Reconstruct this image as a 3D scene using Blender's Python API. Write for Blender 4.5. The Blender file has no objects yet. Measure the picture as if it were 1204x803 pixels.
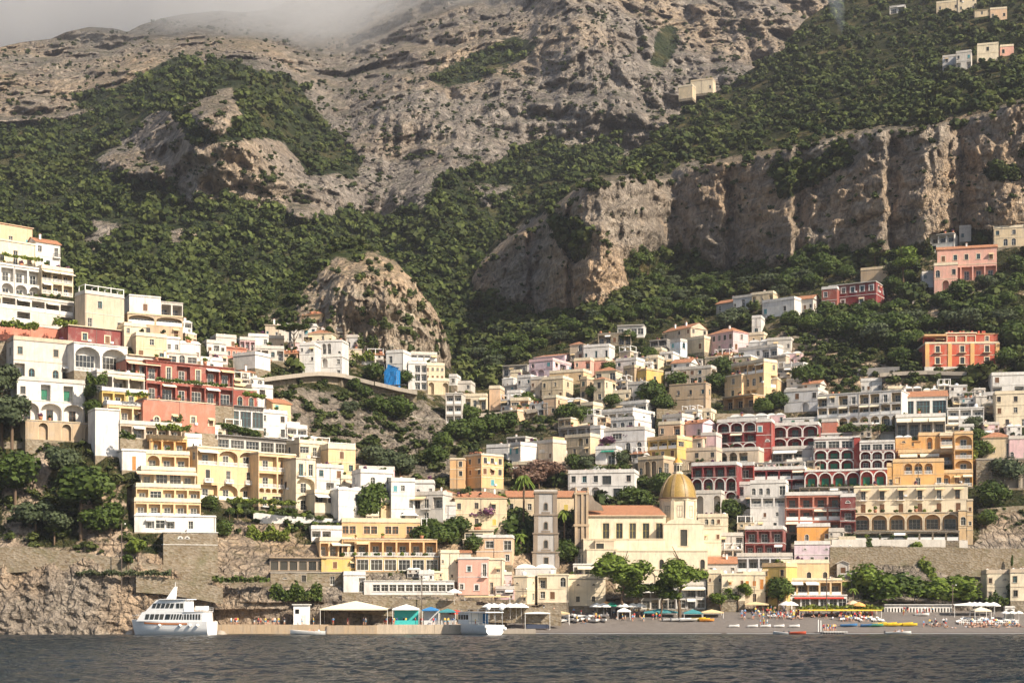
QUICK = False
import bpy, math, random
import numpy as np
from mathutils import Vector, Matrix
RND = random.Random(7)
SC = bpy.context.scene
COL = SC.collection
F, CX, HY, CH = 1800.0, 602.0, 710.0, 7.0     # focal length in photo pixels, principal column, horizon row, eye height
def PX(px, Y): return (px - CX) / F * Y
def PZ(py, Y): return CH + (HY - py) / F * Y
def P(px, py, Y): return Vector((PX(px, Y), Y, PZ(py, Y)))

# ---------------------------------------------------------------- numpy noise
_rs = np.random.RandomState(11)
_perm = np.concatenate([_rs.permutation(256)] * 3).astype(np.int64)
_gr = _rs.normal(size=(256, 3)); _gr /= np.linalg.norm(_gr, axis=1)[:, None]
def perlin(x, y, z):
    xi, yi, zi = np.floor(x).astype(np.int64), np.floor(y).astype(np.int64), np.floor(z).astype(np.int64)
    xf, yf, zf = x - xi, y - yi, z - zi
    u, v, w = [t * t * t * (t * (t * 6 - 15) + 10) for t in (xf, yf, zf)]
    def g(dx, dy, dz):
        h = _perm[_perm[_perm[(xi + dx) & 255] + ((yi + dy) & 255)] + ((zi + dz) & 255)]
        G = _gr[h]
        return G[..., 0] * (xf - dx) + G[..., 1] * (yf - dy) + G[..., 2] * (zf - dz)
    def L(a, b, t): return a + t * (b - a)
    return L(L(L(g(0,0,0), g(1,0,0), u), L(g(0,1,0), g(1,1,0), u), v), L(L(g(0,0,1), g(1,0,1), u), L(g(0,1,1), g(1,1,1), u), v), w) * 1.6
def fbm(x, y, z, o=4, gain=.5):
    s, a = 0, 1
    for i in range(o):
        s = s + a * perlin(x + 17 * i, y + 31 * i, z + 5 * i); x, y, z = x * 2.03, y * 2.03, z * 2.03; a *= gain
    return s
def ridged(x, y, z, o=4, gain=.5):
    s, a = 0, 1
    for i in range(o):
        s = s + a * (1 - 2 * np.abs(perlin(x + 7 * i, y + 13 * i, z + 3 * i))); x, y, z = x * 2.1, y * 2.1, z * 2.1; a *= gain
    return s
def tps(pts):
    p = np.array(pts, float); xy = p[:, :2] / 300.0; n = len(p)
    def U(r2): return np.where(r2 > 1e-12, r2 * np.log(r2 + 1e-12), 0)
    K = U(((xy[:, None] - xy[None]) ** 2).sum(-1)) + np.eye(n) * .01
    A = np.zeros((n + 3, n + 3)); A[:n, :n] = K; A[:n, n] = 1; A[:n, n+1:] = xy; A[n, :n] = 1; A[n+1:, :n] = xy.T
    w = np.linalg.solve(A, np.concatenate([p[:, 2], [0, 0, 0]]))
    def f(x, y):
        x = np.asarray(x, float) / 300; y = np.asarray(y, float) / 300
        s = w[n] + w[n+1] * x + w[n+2] * y
        for i in range(n): s = s + w[i] * U((x - xy[i, 0]) ** 2 + (y - xy[i, 1]) ** 2)
        return s
    return f
def poly_mask(polys, blur=3, step=2.0, x0=-120, x1=1324, y0=-140, y1=820):
    """Where a list of outlines lies, as a softened raster; returns a sampling function."""
    xs = np.arange(x0, x1, step); ys = np.arange(y0, y1, step)
    X, Y = np.meshgrid(xs, ys); M = np.zeros(X.shape)
    for pl in polys:
        val = 1.0
        if isinstance(pl[0], (int, float)): val, pl = pl[0], pl[1:]
        ins = np.zeros(X.shape, bool); n = len(pl)
        for i in range(n):
            (ax, ay), (bx, by) = pl[i], pl[(i + 1) % n]
            if ay == by: continue
            c = ((ay > Y) != (by > Y)) & (X < (bx - ax) * (Y - ay) / (by - ay) + ax)
            ins ^= c
        M[ins] = val
    for _ in range(3):
        for ax in (0, 1):
            acc = np.zeros_like(M)
            for k in range(-blur, blur + 1): acc += np.roll(M, k, ax)
            M = acc / (2 * blur + 1)
    def f(x, y):
        i = np.clip(((np.asarray(y) - y0) / step), 0, M.shape[0] - 1.001); j = np.clip(((np.asarray(x) - x0) / step), 0, M.shape[1] - 1.001)
        a, b = i.astype(int), j.astype(int); u, v = i - a, j - b
        return (M[a, b] * (1-u) * (1-v) + M[a+1, b] * u * (1-v) + M[a, b+1] * (1-u) * v + M[a+1, b+1] * u * v)
    return f
def polyline(pts):
    p = np.array(pts, float)
    return lambda x: np.interp(x, p[:, 0], p[:, 1])

# ---------------------------------------------------------------- objects
def tag(o, label=None, cat=None, group=None, kind=None):
    if label: o['label'] = label
    if cat: o['category'] = cat
    if group: o['group'] = group
    if kind: o['kind'] = kind
    return o
def empty(name, loc=(0, 0, 0), rz=0):
    o = bpy.data.objects.new(name, None); COL.objects.link(o); o.location = loc; o.rotation_euler = (0, 0, rz)
    o.empty_display_size = .5
    return o
def link(name, me, parent=None, loc=None, rz=None, scale=None, rot=None):
    o = bpy.data.objects.new(name, me); COL.objects.link(o)
    if parent is not None: o.parent = parent
    if loc is not None: o.location = loc
    if rz is not None: o.rotation_euler = (0, 0, rz)
    if rot is not None: o.rotation_euler = rot
    if scale is not None: o.scale = (scale,) * 3 if isinstance(scale, (int, float)) else scale
    return o
class MB:
    """Collects faces for one mesh."""
    def __init__(s): s.v = []; s.f = []; s.m = []; s.sm = []
    def face(s, pts, m=0, smooth=False):
        n = len(s.v); s.v += [tuple(p) for p in pts]; s.f.append(tuple(range(n, n + len(pts)))); s.m.append(m); s.sm.append(smooth)
    def grid(s, rows, m=0, closed=False, smooth=True):
        n = len(s.v); k = len(rows[0])
        for r in rows: s.v += [tuple(p) for p in r]
        for i in range(len(rows) - 1):
            for j in range(k if closed else k - 1):
                a, b = n + i * k + j, n + i * k + (j + 1) % k
                s.f.append((a, b, b + k, a + k)); s.m.append(m); s.sm.append(smooth)
    def box(s, x0, x1, y0, y1, z0, z1, m=0, T=None):
        c = [(x0,y0,z0),(x1,y0,z0),(x1,y1,z0),(x0,y1,z0),(x0,y0,z1),(x1,y0,z1),(x1,y1,z1),(x0,y1,z1)]
        if T is not None: c = [tuple(T @ Vector(p)) for p in c]
        n = len(s.v); s.v += c
        for q in ((0,3,2,1),(4,5,6,7),(0,1,5,4),(1,2,6,5),(2,3,7,6),(3,0,4,7)):
            s.f.append(tuple(n + i for i in q)); s.m.append(m); s.sm.append(False)
    def tube(s, pts, rad, m=0, n=6, cap=True):
        rows = []; pts = [Vector(p) for p in pts]
        if not isinstance(rad, (list, tuple)): rad = [rad] * len(pts)
        for i, p in enumerate(pts):
            d = (pts[min(i + 1, len(pts) - 1)] - pts[max(i - 1, 0)]).normalized()
            a = d.cross(Vector((0, 0, 1)));
            if a.length < .1: a = d.cross(Vector((1, 0, 0)))
            a.normalize(); b = d.cross(a)
            rows.append([p + (a * math.cos(t) + b * math.sin(t)) * rad[i] for t in [2 * math.pi * k / n for k in range(n)]])
        s.grid(rows, m, closed=True)
        if cap: s.face(rows[-1], m); s.face(rows[0][::-1], m)
    def lathe(s, prof, c=(0, 0, 0), m=0, n=12, smooth=True, a0=0.0):
        rows = [[(c[0] + r * math.cos(a0 + 2*math.pi*k/n), c[1] + r * math.sin(a0 + 2*math.pi*k/n), c[2] + z) for k in range(n)] for r, z in prof]
        s.grid(rows, m, closed=True, smooth=smooth)
    def mesh(s, name, mats):
        me = bpy.data.meshes.new(name); me.from_pydata(s.v, [], s.f)
        for m in mats: me.materials.append(m)
        me.polygons.foreach_set('material_index', s.m); me.polygons.foreach_set('use_smooth', s.sm); me.update()
        return me
    def obj(s, name, mats, parent=None, loc=None, rz=None):
        return link(name, s.mesh(name, mats), parent, loc, rz)
def np_mesh(name, V, Fq, mats, smooth=True, attrs=None, mat_idx=None):
    """Fast mesh from arrays; Fq is (n,4) or (n,3)."""
    me = bpy.data.meshes.new(name); k = Fq.shape[1]
    me.vertices.add(len(V)); me.vertices.foreach_set('co', V.astype(np.float32).ravel())
    me.loops.add(len(Fq) * k); me.loops.foreach_set('vertex_index', Fq.astype(np.int32).ravel())
    me.polygons.add(len(Fq)); me.polygons.foreach_set('loop_start', np.arange(0, len(Fq) * k, k, dtype=np.int32))
    me.polygons.foreach_set('loop_total', np.full(len(Fq), k, dtype=np.int32))
    me.polygons.foreach_set('use_smooth', np.full(len(Fq), smooth))
    for m in mats: me.materials.append(m)
    if mat_idx is not None: me.polygons.foreach_set('material_index', mat_idx.astype(np.int32))
    me.update(calc_edges=True)
    for a, val in (attrs or {}).items():
        at = me.attributes.new(a, 'FLOAT', 'POINT'); at.data.foreach_set('value', val.astype(np.float32).ravel())
    return me
def copy_tree(o, parent=None):
    c = o.copy(); COL.objects.link(c); c.parent = parent
    for ch in list(o.children): copy_tree(ch, c)
    return c

# ---------------------------------------------------------------- node helpers
class NT:
    def __init__(s, name):
        s.mat = bpy.data.materials.new(name); s.mat.use_nodes = True; s.t = s.mat.node_tree
        for n in list(s.t.nodes): s.t.nodes.remove(n)
        s.out = s.t.nodes.new('ShaderNodeOutputMaterial')
        s.b = s.t.nodes.new('ShaderNodeBsdfPrincipled'); s.t.links.new(s.b.outputs[0], s.out.inputs[0])
        s.b.inputs['Roughness'].default_value = .8
        s.b.inputs['Specular IOR Level'].default_value = .25
    def n(s, typ, **kw):
        nd = s.t.nodes.new(typ)
        for k, v in kw.items():
            if k in nd.inputs: s.set(nd.inputs[k], v)
            else: setattr(nd, k, v)
        return nd
    def set(s, inp, v):
        if isinstance(v, bpy.types.NodeSocket): s.t.links.new(v, inp)
        else: inp.default_value = v
    def coord(s, sc=(1, 1, 1), kind='Object', loc=(0, 0, 0)):
        tc = s.n('ShaderNodeTexCoord')
        mp = s.n('ShaderNodeMapping'); s.t.links.new(tc.outputs[kind], mp.inputs[0]); mp.inputs['Scale'].default_value = sc; mp.inputs['Location'].default_value = loc
        return mp.outputs[0]
    def noise(s, vec, scale, detail=4, rough=.55, dist=0):
        nd = s.n('ShaderNodeTexNoise', Scale=scale, Detail=detail, Roughness=rough, Distortion=dist); s.t.links.new(vec, nd.inputs['Vector'])
        return nd.outputs['Fac']
    def ramp(s, fac, stops):
        nd = s.n('ShaderNodeValToRGB'); s.t.links.new(fac, nd.inputs[0]); cr = nd.color_ramp
        while len(cr.elements) < len(stops): cr.elements.new(.5)
        for e, (p, c) in zip(cr.elements, stops):
            e.position = p; e.color = (c, c, c, 1) if isinstance(c, (int, float)) else (*c, 1)
        return nd.outputs[0]
    def mix(s, fac, a, b, mode='MIX'):
        nd = s.t.nodes.new('ShaderNodeMix'); nd.data_type = 'RGBA'; nd.blend_type = mode
        s.set(nd.inputs[0], fac)
        for inp, v in ((nd.inputs[6], a), (nd.inputs[7], b)):
            if isinstance(v, (tuple, list)): v = (*v[:3], 1)
            elif isinstance(v, (int, float)): v = (v, v, v, 1)
            s.set(inp, v)
        return nd.outputs[2]
    def math(s, op, a, b=0.0, clamp=False):
        nd = s.n('ShaderNodeMath', operation=op, use_clamp=clamp); s.set(nd.inputs[0], a); s.set(nd.inputs[1], b); return nd.outputs[0]
    def attr(s, name):
        nd = s.n('ShaderNodeAttribute', attribute_name=name); return nd.outputs['Fac']
    def bump(s, h, strength=.5, dist=.2):
        nd = s.n('ShaderNodeBump', Strength=strength, Distance=dist); s.t.links.new(h, nd.inputs['Height']); s.t.links.new(nd.outputs[0], s.b.inputs['Normal'])
    def color(s, c): s.set(s.b.inputs['Base Color'], c if isinstance(c, bpy.types.NodeSocket) else (*c, 1))
MATS = {}
def plain(name, c, rough=.6, spec=.3, metal=0, var=.1):
    if name in MATS: return MATS[name]
    m = NT(name); f = m.noise(m.coord(), 1.7, 3)
    m.color(m.mix(f, tuple(x * (1 - var) for x in c), tuple(min(1, x * (1 + var)) for x in c)))
    m.b.inputs['Roughness'].default_value = rough; m.b.inputs['Specular IOR Level'].default_value = spec; m.b.inputs['Metallic'].default_value = metal
    MATS[name] = m.mat; return m.mat
PAL = dict(white=(.64,.61,.565), offwhite=(.55,.505,.445), cream=(.64,.53,.37), lcream=(.68,.58,.42), peach=(.62,.42,.27), dpeach=(.60,.37,.18), yellow=(.62,.36,.14), lyellow=(.64,.45,.25), ochre=(.55,.38,.12),
    pink=(.66,.36,.28), salmon=(.48,.18,.12), red=(.30,.05,.04), dred=(.19,.028,.03), maroon=(.20,.055,.05), brick=(.27,.08,.06), vred=(.46,.09,.05), dstone=(.23,.18,.135), beige=(.52,.42,.31), tan=(.42,.31,.20), grey=(.38,.36,.34), dgrey=(.2,.19,.18),
    lilac=(.60,.48,.52), rose=(.62,.42,.42), orange=(.72,.34,.09), ltan=(.58,.46,.30), stone=(.36,.31,.25), palegrey=(.56,.54,.52), paleblue=(.55,.63,.70))
def wall(c):
    k = 'plaster_' + c
    if k in MATS: return MATS[k]
    m = NT(k); base = PAL[c]; old = c in ('tan', 'stone', 'beige', 'grey', 'ltan')
    oi = m.n('ShaderNodeObjectInfo')
    v = m.coord(loc=(3, 1, 2)); f = m.noise(v, .35, 4, .6); col = m.mix(m.ramp(f, [(.3, 0), (.7, 1)]), tuple(x * .86 for x in base), tuple(min(.82, x * 1.08) for x in base))
    st = m.noise(m.coord((1.6, 1.6, .14)), 1.0, 5, .65)
    col = m.mix(m.ramp(st, [(.5, 0), (.68, .7 if old else .5)]), col, tuple(x * .55 + .03 for x in base))
    gr = m.noise(m.coord((1, 1, .6), loc=(9, 4, 7)), .55, 5, .7); col = m.mix(m.ramp(gr, [(.5, 0), (.62, .42 if old else .30)]), col, (.34, .30, .25))
    sp = m.noise(m.coord(), 2.6, 5, .7)
    col = m.mix(m.ramp(sp, [(.56, 0), (.7, .4 if old else .22)]), col, (.3, .27, .22))
    m.color(col); m.b.inputs['Roughness'].default_value = .9; m.bump(m.noise(m.coord(), 5, 5, .6), .25, .05)
    MATS[k] = m.mat; return m.mat
def M_stone():
    if 'masonry' in MATS: return MATS['masonry']
    m = NT('masonry'); v = m.coord()
    br = m.n('ShaderNodeTexVoronoi', Scale=1.5); m.t.links.new(m.coord((1, 1, 1.6)), br.inputs['Vector'])
    col = m.mix(m.noise(v, .3, 4), (.19, .16, .12), (.36, .31, .24)); col = m.mix(br.outputs['Color'], col, (.28, .24, .18), 'OVERLAY')
    col = m.mix(m.ramp(m.noise(v, .18, 5, .7), [(.52, 0), (.7, .6)]), col, (.12, .12, .06))
    m.color(col); m.b.inputs['Roughness'].default_value = .95; m.bump(br.outputs['Distance'], .8, .15)
    MATS['masonry'] = m.mat; return m.mat
def M_tile():
    if 'terracotta' in MATS: return MATS['terracotta']
    m = NT('terracotta'); w = m.n('ShaderNodeTexWave', Scale=2.2, Distortion=.4); w.bands_direction = 'X'; m.t.links.new(m.coord(), w.inputs['Vector'])
    col = m.mix(m.noise(m.coord(), .9, 5, .7), (.30, .12, .06), (.55, .27, .15)); col = m.mix(m.ramp(m.noise(m.coord((1, 1, 1)), 3.1, 4), [(.5, 0), (.7, .6)]), col, (.22, .15, .1))
    m.color(col); m.bump(w.outputs['Fac'], .6, .12); MATS['terracotta'] = m.mat; return m.mat
def M_glass():
    if 'window_glass' in MATS: return MATS['window_glass']
    m = NT('window_glass'); oi = m.n('ShaderNodeObjectInfo')
    m.color(m.mix(oi.outputs['Random'], (.012, .015, .018), (.06, .055, .045)))
    m.b.inputs['Roughness'].default_value = .08; m.b.inputs['Specular IOR Level'].default_value = .6
    MATS['window_glass'] = m.mat; return m.mat
def M_leaf(name, dark, light, dry=(.16, .13, .05), trans=.12):
    if name in MATS: return MATS[name]
    m = NT(name); t = m.attr('tint'); oi = m.n('ShaderNodeObjectInfo')
    tt = m.math('ADD', m.math('MULTIPLY', t, .8), m.math('MULTIPLY', oi.outputs['Random'], .2))
    col = m.mix(tt, dark, light); nz = m.noise(m.coord(kind='Generated'), 60, 2)
    col = m.mix(m.ramp(m.noise(m.coord(kind='Object'), .4, 3), [(.55, 0), (.8, .5)]), col, dry)
    m.color(col); m.b.inputs['Roughness'].default_value = .6; m.b.inputs['Specular IOR Level'].default_value = .15
    m.b.inputs['Subsurface Weight'].default_value = 0
    tr = m.n('ShaderNodeBsdfTranslucent'); m.t.links.new(col, tr.inputs[0])
    mx = m.n('ShaderNodeMixShader'); mx.inputs[0].default_value = trans; m.t.links.new(m.b.outputs[0], mx.inputs[1]); m.t.links.new(tr.outputs[0], mx.inputs[2]); m.t.links.new(mx.outputs[0], m.out.inputs[0])
    MATS[name] = m.mat; return m.mat
def M_bark(): return plain('bark', (.13, .09, .06), .9, .1, var=.4)
def volume_mat_(name, density, col, noise=None, aniso=.3):
    m = bpy.data.materials.new(name); m.use_nodes = True; t = m.node_tree
    for n in list(t.nodes): t.nodes.remove(n)
    out = t.nodes.new('ShaderNodeOutputMaterial'); pv = t.nodes.new('ShaderNodeVolumePrincipled'); t.links.new(pv.outputs[0], out.inputs['Volume'])
    pv.inputs['Color'].default_value = (*col, 1); pv.inputs['Density'].default_value = density; pv.inputs['Anisotropy'].default_value = aniso
    return m
# ================================================================ depth of the land, (column, row, metres from the shore camera)
A_PTS = [(-100,760,352),(0,745,354),(100,745,356),(200,745,358),(300,745,360),(400,745,360),(500,745,360),(600,745,360),(750,745,360),(900,742,360),(1050,740,360),(1204,738,358),(1300,738,356),
 (-100,690,357),(0,690,358),(0,660,361),(0,640,364),(0,600,372),(0,550,381),(0,500,388),(0,440,396),(0,380,406),(0,330,418),(0,270,446),(-100,600,368),(-100,300,420),
 (100,690,360),(100,655,363),(100,610,372),(100,550,383),(100,500,390),(100,440,399),(100,390,410),(100,345,426),
 (200,690,364),(200,655,367),(200,622,371),(200,580,381),(200,520,392),(200,460,404),(200,400,424),(240,410,440),
 (300,700,366),(300,680,369),(300,650,378),(300,610,392),(300,570,405),(300,520,419),(300,470,432),(300,430,458),(300,395,490),(330,380,520),
 (400,715,366),(400,690,371),(400,660,380),(400,620,392),(400,580,402),(400,545,418),(400,500,452),(400,458,482),(400,430,498),(400,395,524),
 (480,720,366),(480,690,373),(480,640,388),(480,600,402),(480,560,424),(480,520,458),(480,470,492),(500,430,520),(530,432,540),
 (550,720,368),(550,690,378),(550,640,392),(550,600,406),(550,560,432),(550,520,470),(550,480,505),(550,440,570),(550,400,650),(550,340,750),
 (650,722,372),(650,700,384),(650,660,400),(650,600,420),(650,560,440),(650,520,466),(650,480,494),(650,440,530),(650,410,570),(650,380,620),(650,350,640),(650,290,655),(650,250,670),(650,238,715),
 (600,440,550),(600,400,610),(600,350,690),(600,290,715),(600,265,790),(575,330,700),(700,350,600),(690,300,604),(700,240,608),(700,216,615),(700,202,800),
 (780,725,375),(780,700,388),(780,660,400),(780,600,424),(780,560,442),(780,500,474),(780,450,510),(780,400,560),(780,360,610),(790,320,648),(790,270,660),(790,215,668),(790,190,720),(790,140,860),
 (900,724,376),(900,700,390),(900,650,412),(900,600,436),(900,550,458),(900,500,482),(900,450,508),(900,400,538),(900,350,574),(900,320,618),(880,260,628),(900,192,636),(900,150,745),(900,82,930),
 (1020,720,380),(1020,690,396),(1020,650,404),(1020,600,424),(1020,550,446),(1020,500,470),(1020,450,496),(1020,400,526),(1020,350,558),(1020,310,582),(1000,230,594),(1020,180,604),(1020,140,680),(1020,80,820),(1020,20,980),
 (1150,718,385),(1150,690,402),(1150,645,405),(1150,600,420),(1150,550,440),(1150,500,460),(1150,450,486),(1150,400,510),(1150,350,535),(1150,300,560),(1130,270,572),(1100,220,576),(1150,140,592),(1150,110,660),(1150,60,780),(1150,0,930),
 (1260,718,385),(1260,640,405),(1260,550,436),(1260,450,478),(1260,350,524),(1260,280,556),(1260,180,566),(1260,120,580),(1260,60,740),(1260,-40,960),(960,20,1010),(860,100,950)]
A_depth = tps(A_PTS)
A_top = polyline([(-130,252),(0,272),(45,300),(85,340),(150,372),(215,392),(240,404),(290,392),(330,384),(400,392),(450,410),(500,424),(530,434),(541,428),(547,345),(552,332),(575,292),(600,264),(640,238),(700,202),(740,182),(800,134),(850,106),(880,84),(920,60),(945,25),(970,8),(1010,-6),(1060,-10),(1204,-34),(1330,-50)])
C_PTS = [(-100,460,560),(0,420,570),(0,340,660),(0,250,800),(0,190,930),(0,140,1050),(0,90,1180),(0,55,1300),(-120,60,1280),(100,460,560),(100,380,600),(100,300,720),(100,230,830),(100,150,1010),(100,80,1230),(100,34,1400),
 (200,460,560),(200,400,590),(200,320,690),(200,250,800),(210,200,812),(220,130,850),(230,90,1010),(210,20,1500),(300,440,580),(300,380,620),(300,300,740),(300,250,800),(300,190,820),(300,130,870),(300,80,1050),(300,15,1550),
 (400,440,590),(400,330,700),(400,260,840),(400,200,900),(400,165,1020),(400,100,1180),(400,30,1500),(400,-40,1700),(440,250,900),(470,180,985),(450,130,1010),(470,90,1120),
 (500,460,600),(500,340,700),(500,270,800),(500,230,840),(500,190,930),(520,120,1020),(560,60,1160),(600,0,1320),(600,-80,1480),(560,300,780),(560,240,870),(600,200,930),(650,150,990),(650,80,1080),(660,0,1160),
 (700,230,860),(720,180,960),(720,110,1010),(720,60,1060),(760,0,1240),(800,160,1020),(800,80,1120),(880,80,1100),(900,0,1250),(1000,0,1280),(1204,-40,1300),(1204,50,1250),(1000,100,1150),(1300,-100,1400),(1300,60,1260),(700,-100,1500),(0,-20,1450),(900,-100,1500),(700,400,800),(900,300,900),(1200,300,1000)]
C_depth = tps(C_PTS)
C_top = polyline([(-130,66),(0,56),(25,50),(60,46),(78,38),(105,32),(135,34),(150,38),(165,30),(190,22),(215,17),(260,13),(285,15),(320,11),(360,-8),(430,-40),(600,-90),(800,-100),(1330,-120)])
K_PTS = [(230,400,500),(230,340,560),(300,400,520),(300,345,560),(350,390,520),(350,320,575),(380,380,522),(380,350,528),(380,300,575),(420,430,518),(420,390,524),(420,320,534),(420,280,590),(470,430,526),(470,380,532),(470,320,542),(460,292,600),(500,440,534),(500,400,540),(500,350,558),(520,440,548),(520,400,560),(533,430,580),(533,460,575),(300,460,500),(400,480,505),(230,460,480)]
K_depth = tps(K_PTS)
_Kt = polyline([(236,402),(255,388),(275,368),(300,356),(330,343),(350,322),(372,304),(395,286),(415,276),(438,284),(455,298),(470,312),(488,332),(503,352),(518,376),(527,400),(533,432)])

K_top = lambda x: _Kt(x) + 4 * perlin(np.asarray(x, float) / 13, np.asarray(x) * 0., np.asarray(x) * 0. + 3) + 2.5 * perlin(np.asarray(x, float) / 4, np.asarray(x) * 0., np.asarray(x) * 0. + 6)
# outlines of bare rock and of woodland / scrub on each mass
A_rock = poly_mask([[(545,352),(560,312),(600,275),(640,250),(655,242),(692,210),(740,204),(792,206),(800,192),(860,184),(900,178),(935,170),(985,158),(1040,148),(1085,150),(1110,140),(1160,130),(1215,112),(1330,100),(1330,262),(1204,268),(1110,270),(1085,282),(1040,296),(1000,298),(950,296),(905,318),(850,318),(815,300),(770,322),(735,340),(712,368),(680,362),(655,372),(610,362),(575,345)],
  [0.0,(735,300),(800,290),(820,320),(770,345),(735,330)],[0.0,(905,195),(950,190),(990,170),(1010,190),(960,215),(915,240)],[0.0,(1150,196),(1204,200),(1204,214),(1160,212)],[0.0,(640,250),(690,262),(700,300),(675,312),(650,280)],
  [.85,(-100,690),(0,640),(250,652),(300,688),(380,690),(430,700),(520,700),(560,728),(560,760),(-100,770)],[.72,(322,452),(440,462),(500,470),(535,500),(540,560),(440,566),(380,525),(335,505)],
  [.9,(910,392),(960,388),(1000,402),(1040,430),(1090,440),(1090,458),(960,458),(925,448),(912,420)],[.8,(975,640),(1204,640),(1330,640),(1330,700),(975,702)],[.8,(1085,355),(1100,355),(1115,385),(1070,385)],
  [.6,(1150,600),(1204,590),(1330,590),(1330,640),(1150,640)],[.6,(0,560),(60,520),(60,560),(40,640),(0,640)],[.7,(250,612),(345,610),(360,690),(250,690)],[.4,(780,440),(842,440),(842,490),(780,490)],[.5,(90,560),(150,560),(160,650),(90,650)]], 2)
A_town = poly_mask([[(-100,250),(0,255),(80,320),(220,345),(245,395),(330,370),(410,370),(470,400),(530,430),(560,455),(600,430),(640,400),(780,370),(900,350),(975,320),(1050,310),(1090,270),(1330,250),(1330,760),(240,760),(240,650),(150,640),(110,500),(-100,500)],[0.0,(320,460),(440,470),(540,500),(545,560),(440,560),(330,500)]], 3)
A_beach = poly_mask([[(600,722),(640,712),(760,708),(1040,708),(1330,706),(1330,790),(590,790)]], 1)
_edge = polyline([(545,340),(560,315),(600,282),(640,256),(692,214),(740,206),(790,208),(800,196),(860,188),(900,180),(935,172),(985,160),(1040,150),(1085,152),(1110,142),(1160,132),(1215,112),(1330,100)])
_foot = polyline([(545,352),(560,356),(600,366),(640,374),(690,364),(712,368),(735,342),(780,322),(905,322),(950,300),(1000,302),(1085,288),(1110,274),(1204,272),(1330,266)])
_face = polyline([(545,715),(560,702),(600,678),(618,662),(622,668),(640,650),(664,620),(668,626),(690,606),(705,603),(745,622),(772,650),(790,668),(802,664),(815,655),(850,640),(856,648),(900,622),(930,606),(938,614),(960,604),(1000,594),(1040,580),(1048,588),(1085,572),(1110,574),(1130,584),(1150,570),(1180,562),(1330,552)])
_A0 = A_depth
def A_depth(px, py):
    px = np.asarray(px, float); py = np.asarray(py, float); d = _A0(px, py); e = _edge(px) + 5 * perlin(px / 23, px * 0, px * 0 + 2) + 3 * perlin(px / 7, px * 0, px * 0 + 5); f = _foot(px)
    w = np.clip((py - e) / 3, 0, 1) * np.clip((f + 14 - py) / 14, 0, 1) * np.clip((px - 545) / 12, 0, 1)
    s = np.clip((f - py) / np.maximum(f - e, 10), 0, 1); c = _face(px + 4 * perlin(px / 30, py / 12, px * 0)) + 7 * s * s + 3.2 * np.floor(s * 4 + .6 * perlin(px / 25, py / 30, px * 0)) - 5
    up = np.clip((py - e + 60) / 60, 0, 1) * np.clip((px - 545) / 12, 0, 1) * (py <= e + 1); d = d + up * np.maximum(_face(px) + 12 - d, 0) * .8
    d = d * (1 - w) + c * w; b = np.clip(A_beach(px, py) * 1.6 - .3, 0, 1)
    d = np.where((px > 250) & (px < 600) & (py > 716), np.maximum(d, np.where(px < 378, 365.5, 369)), d)
    return np.where(b > 0, d + (np.maximum(d, 389) - d) * b, d)
C_rock = poly_mask([[(-130,30),(0,40),(200,0),(330,-40),(1300,-160),(1300,220),(760,200),(700,170),(672,172),(640,160),(600,180),(575,196),(530,200),(500,232),(480,246),(440,262),(415,250),(420,205),(400,190),(385,168),(355,128),(330,100),(300,84),(262,66),(235,80),(190,96),(150,108),(110,130),(60,144),(0,148),(-130,150)],
  [(105,196),(160,150),(185,128),(205,132),(222,170),(262,168),(300,162),(332,165),(352,188),(362,206),(330,240),(300,250),(290,235),(240,232),(225,240),(205,218),(165,212),(120,200)],[(212,122),(236,118),(262,104),(272,98),(286,140),(270,158),(246,160),(228,142)],
  [(330,240),(352,210),(400,202),(428,222),(400,250),(350,262)],[0.0,(255,78),(340,88),(400,165),(430,190),(420,205),(380,198),(330,160),(300,120)],[0.0,(180,92),(230,80),(232,100),(160,130),(130,130)],[0.0,(80,110),(130,106),(200,70),(240,62),(236,74),(190,92),(100,128)],
  [.75,(462,250),(470,200),(500,190),(520,200),(515,220),(500,245)],[.7,(545,215),(600,214),(610,236),(570,245)],[.3,(680,170),(720,150),(742,190),(700,200)],[.2,(500,90),(560,62),(600,40),(640,50),(620,70),(560,96),(520,105)],[0.1,(775,30),(800,30),(790,75),(760,90)],[.7,(104,250),(146,262),(142,290),(108,300),(98,280)],[.7,(190,268),(230,262),(240,285),(200,292)]], 2)
K_rock = poly_mask([[(345,375),(352,350),(372,325),(392,308),(398,295),(440,296),(470,310),(500,345),(535,390),(540,450),(400,420),(350,392)],[.6,(240,400),(258,382),(270,372),(262,398)],[.5,(300,372),(340,350),(345,375),(310,385)],[0.0,(396,300),(416,278),(430,292),(420,312)],[0.0,(330,350),(350,320),(352,345),(335,372)]], 2)

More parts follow.
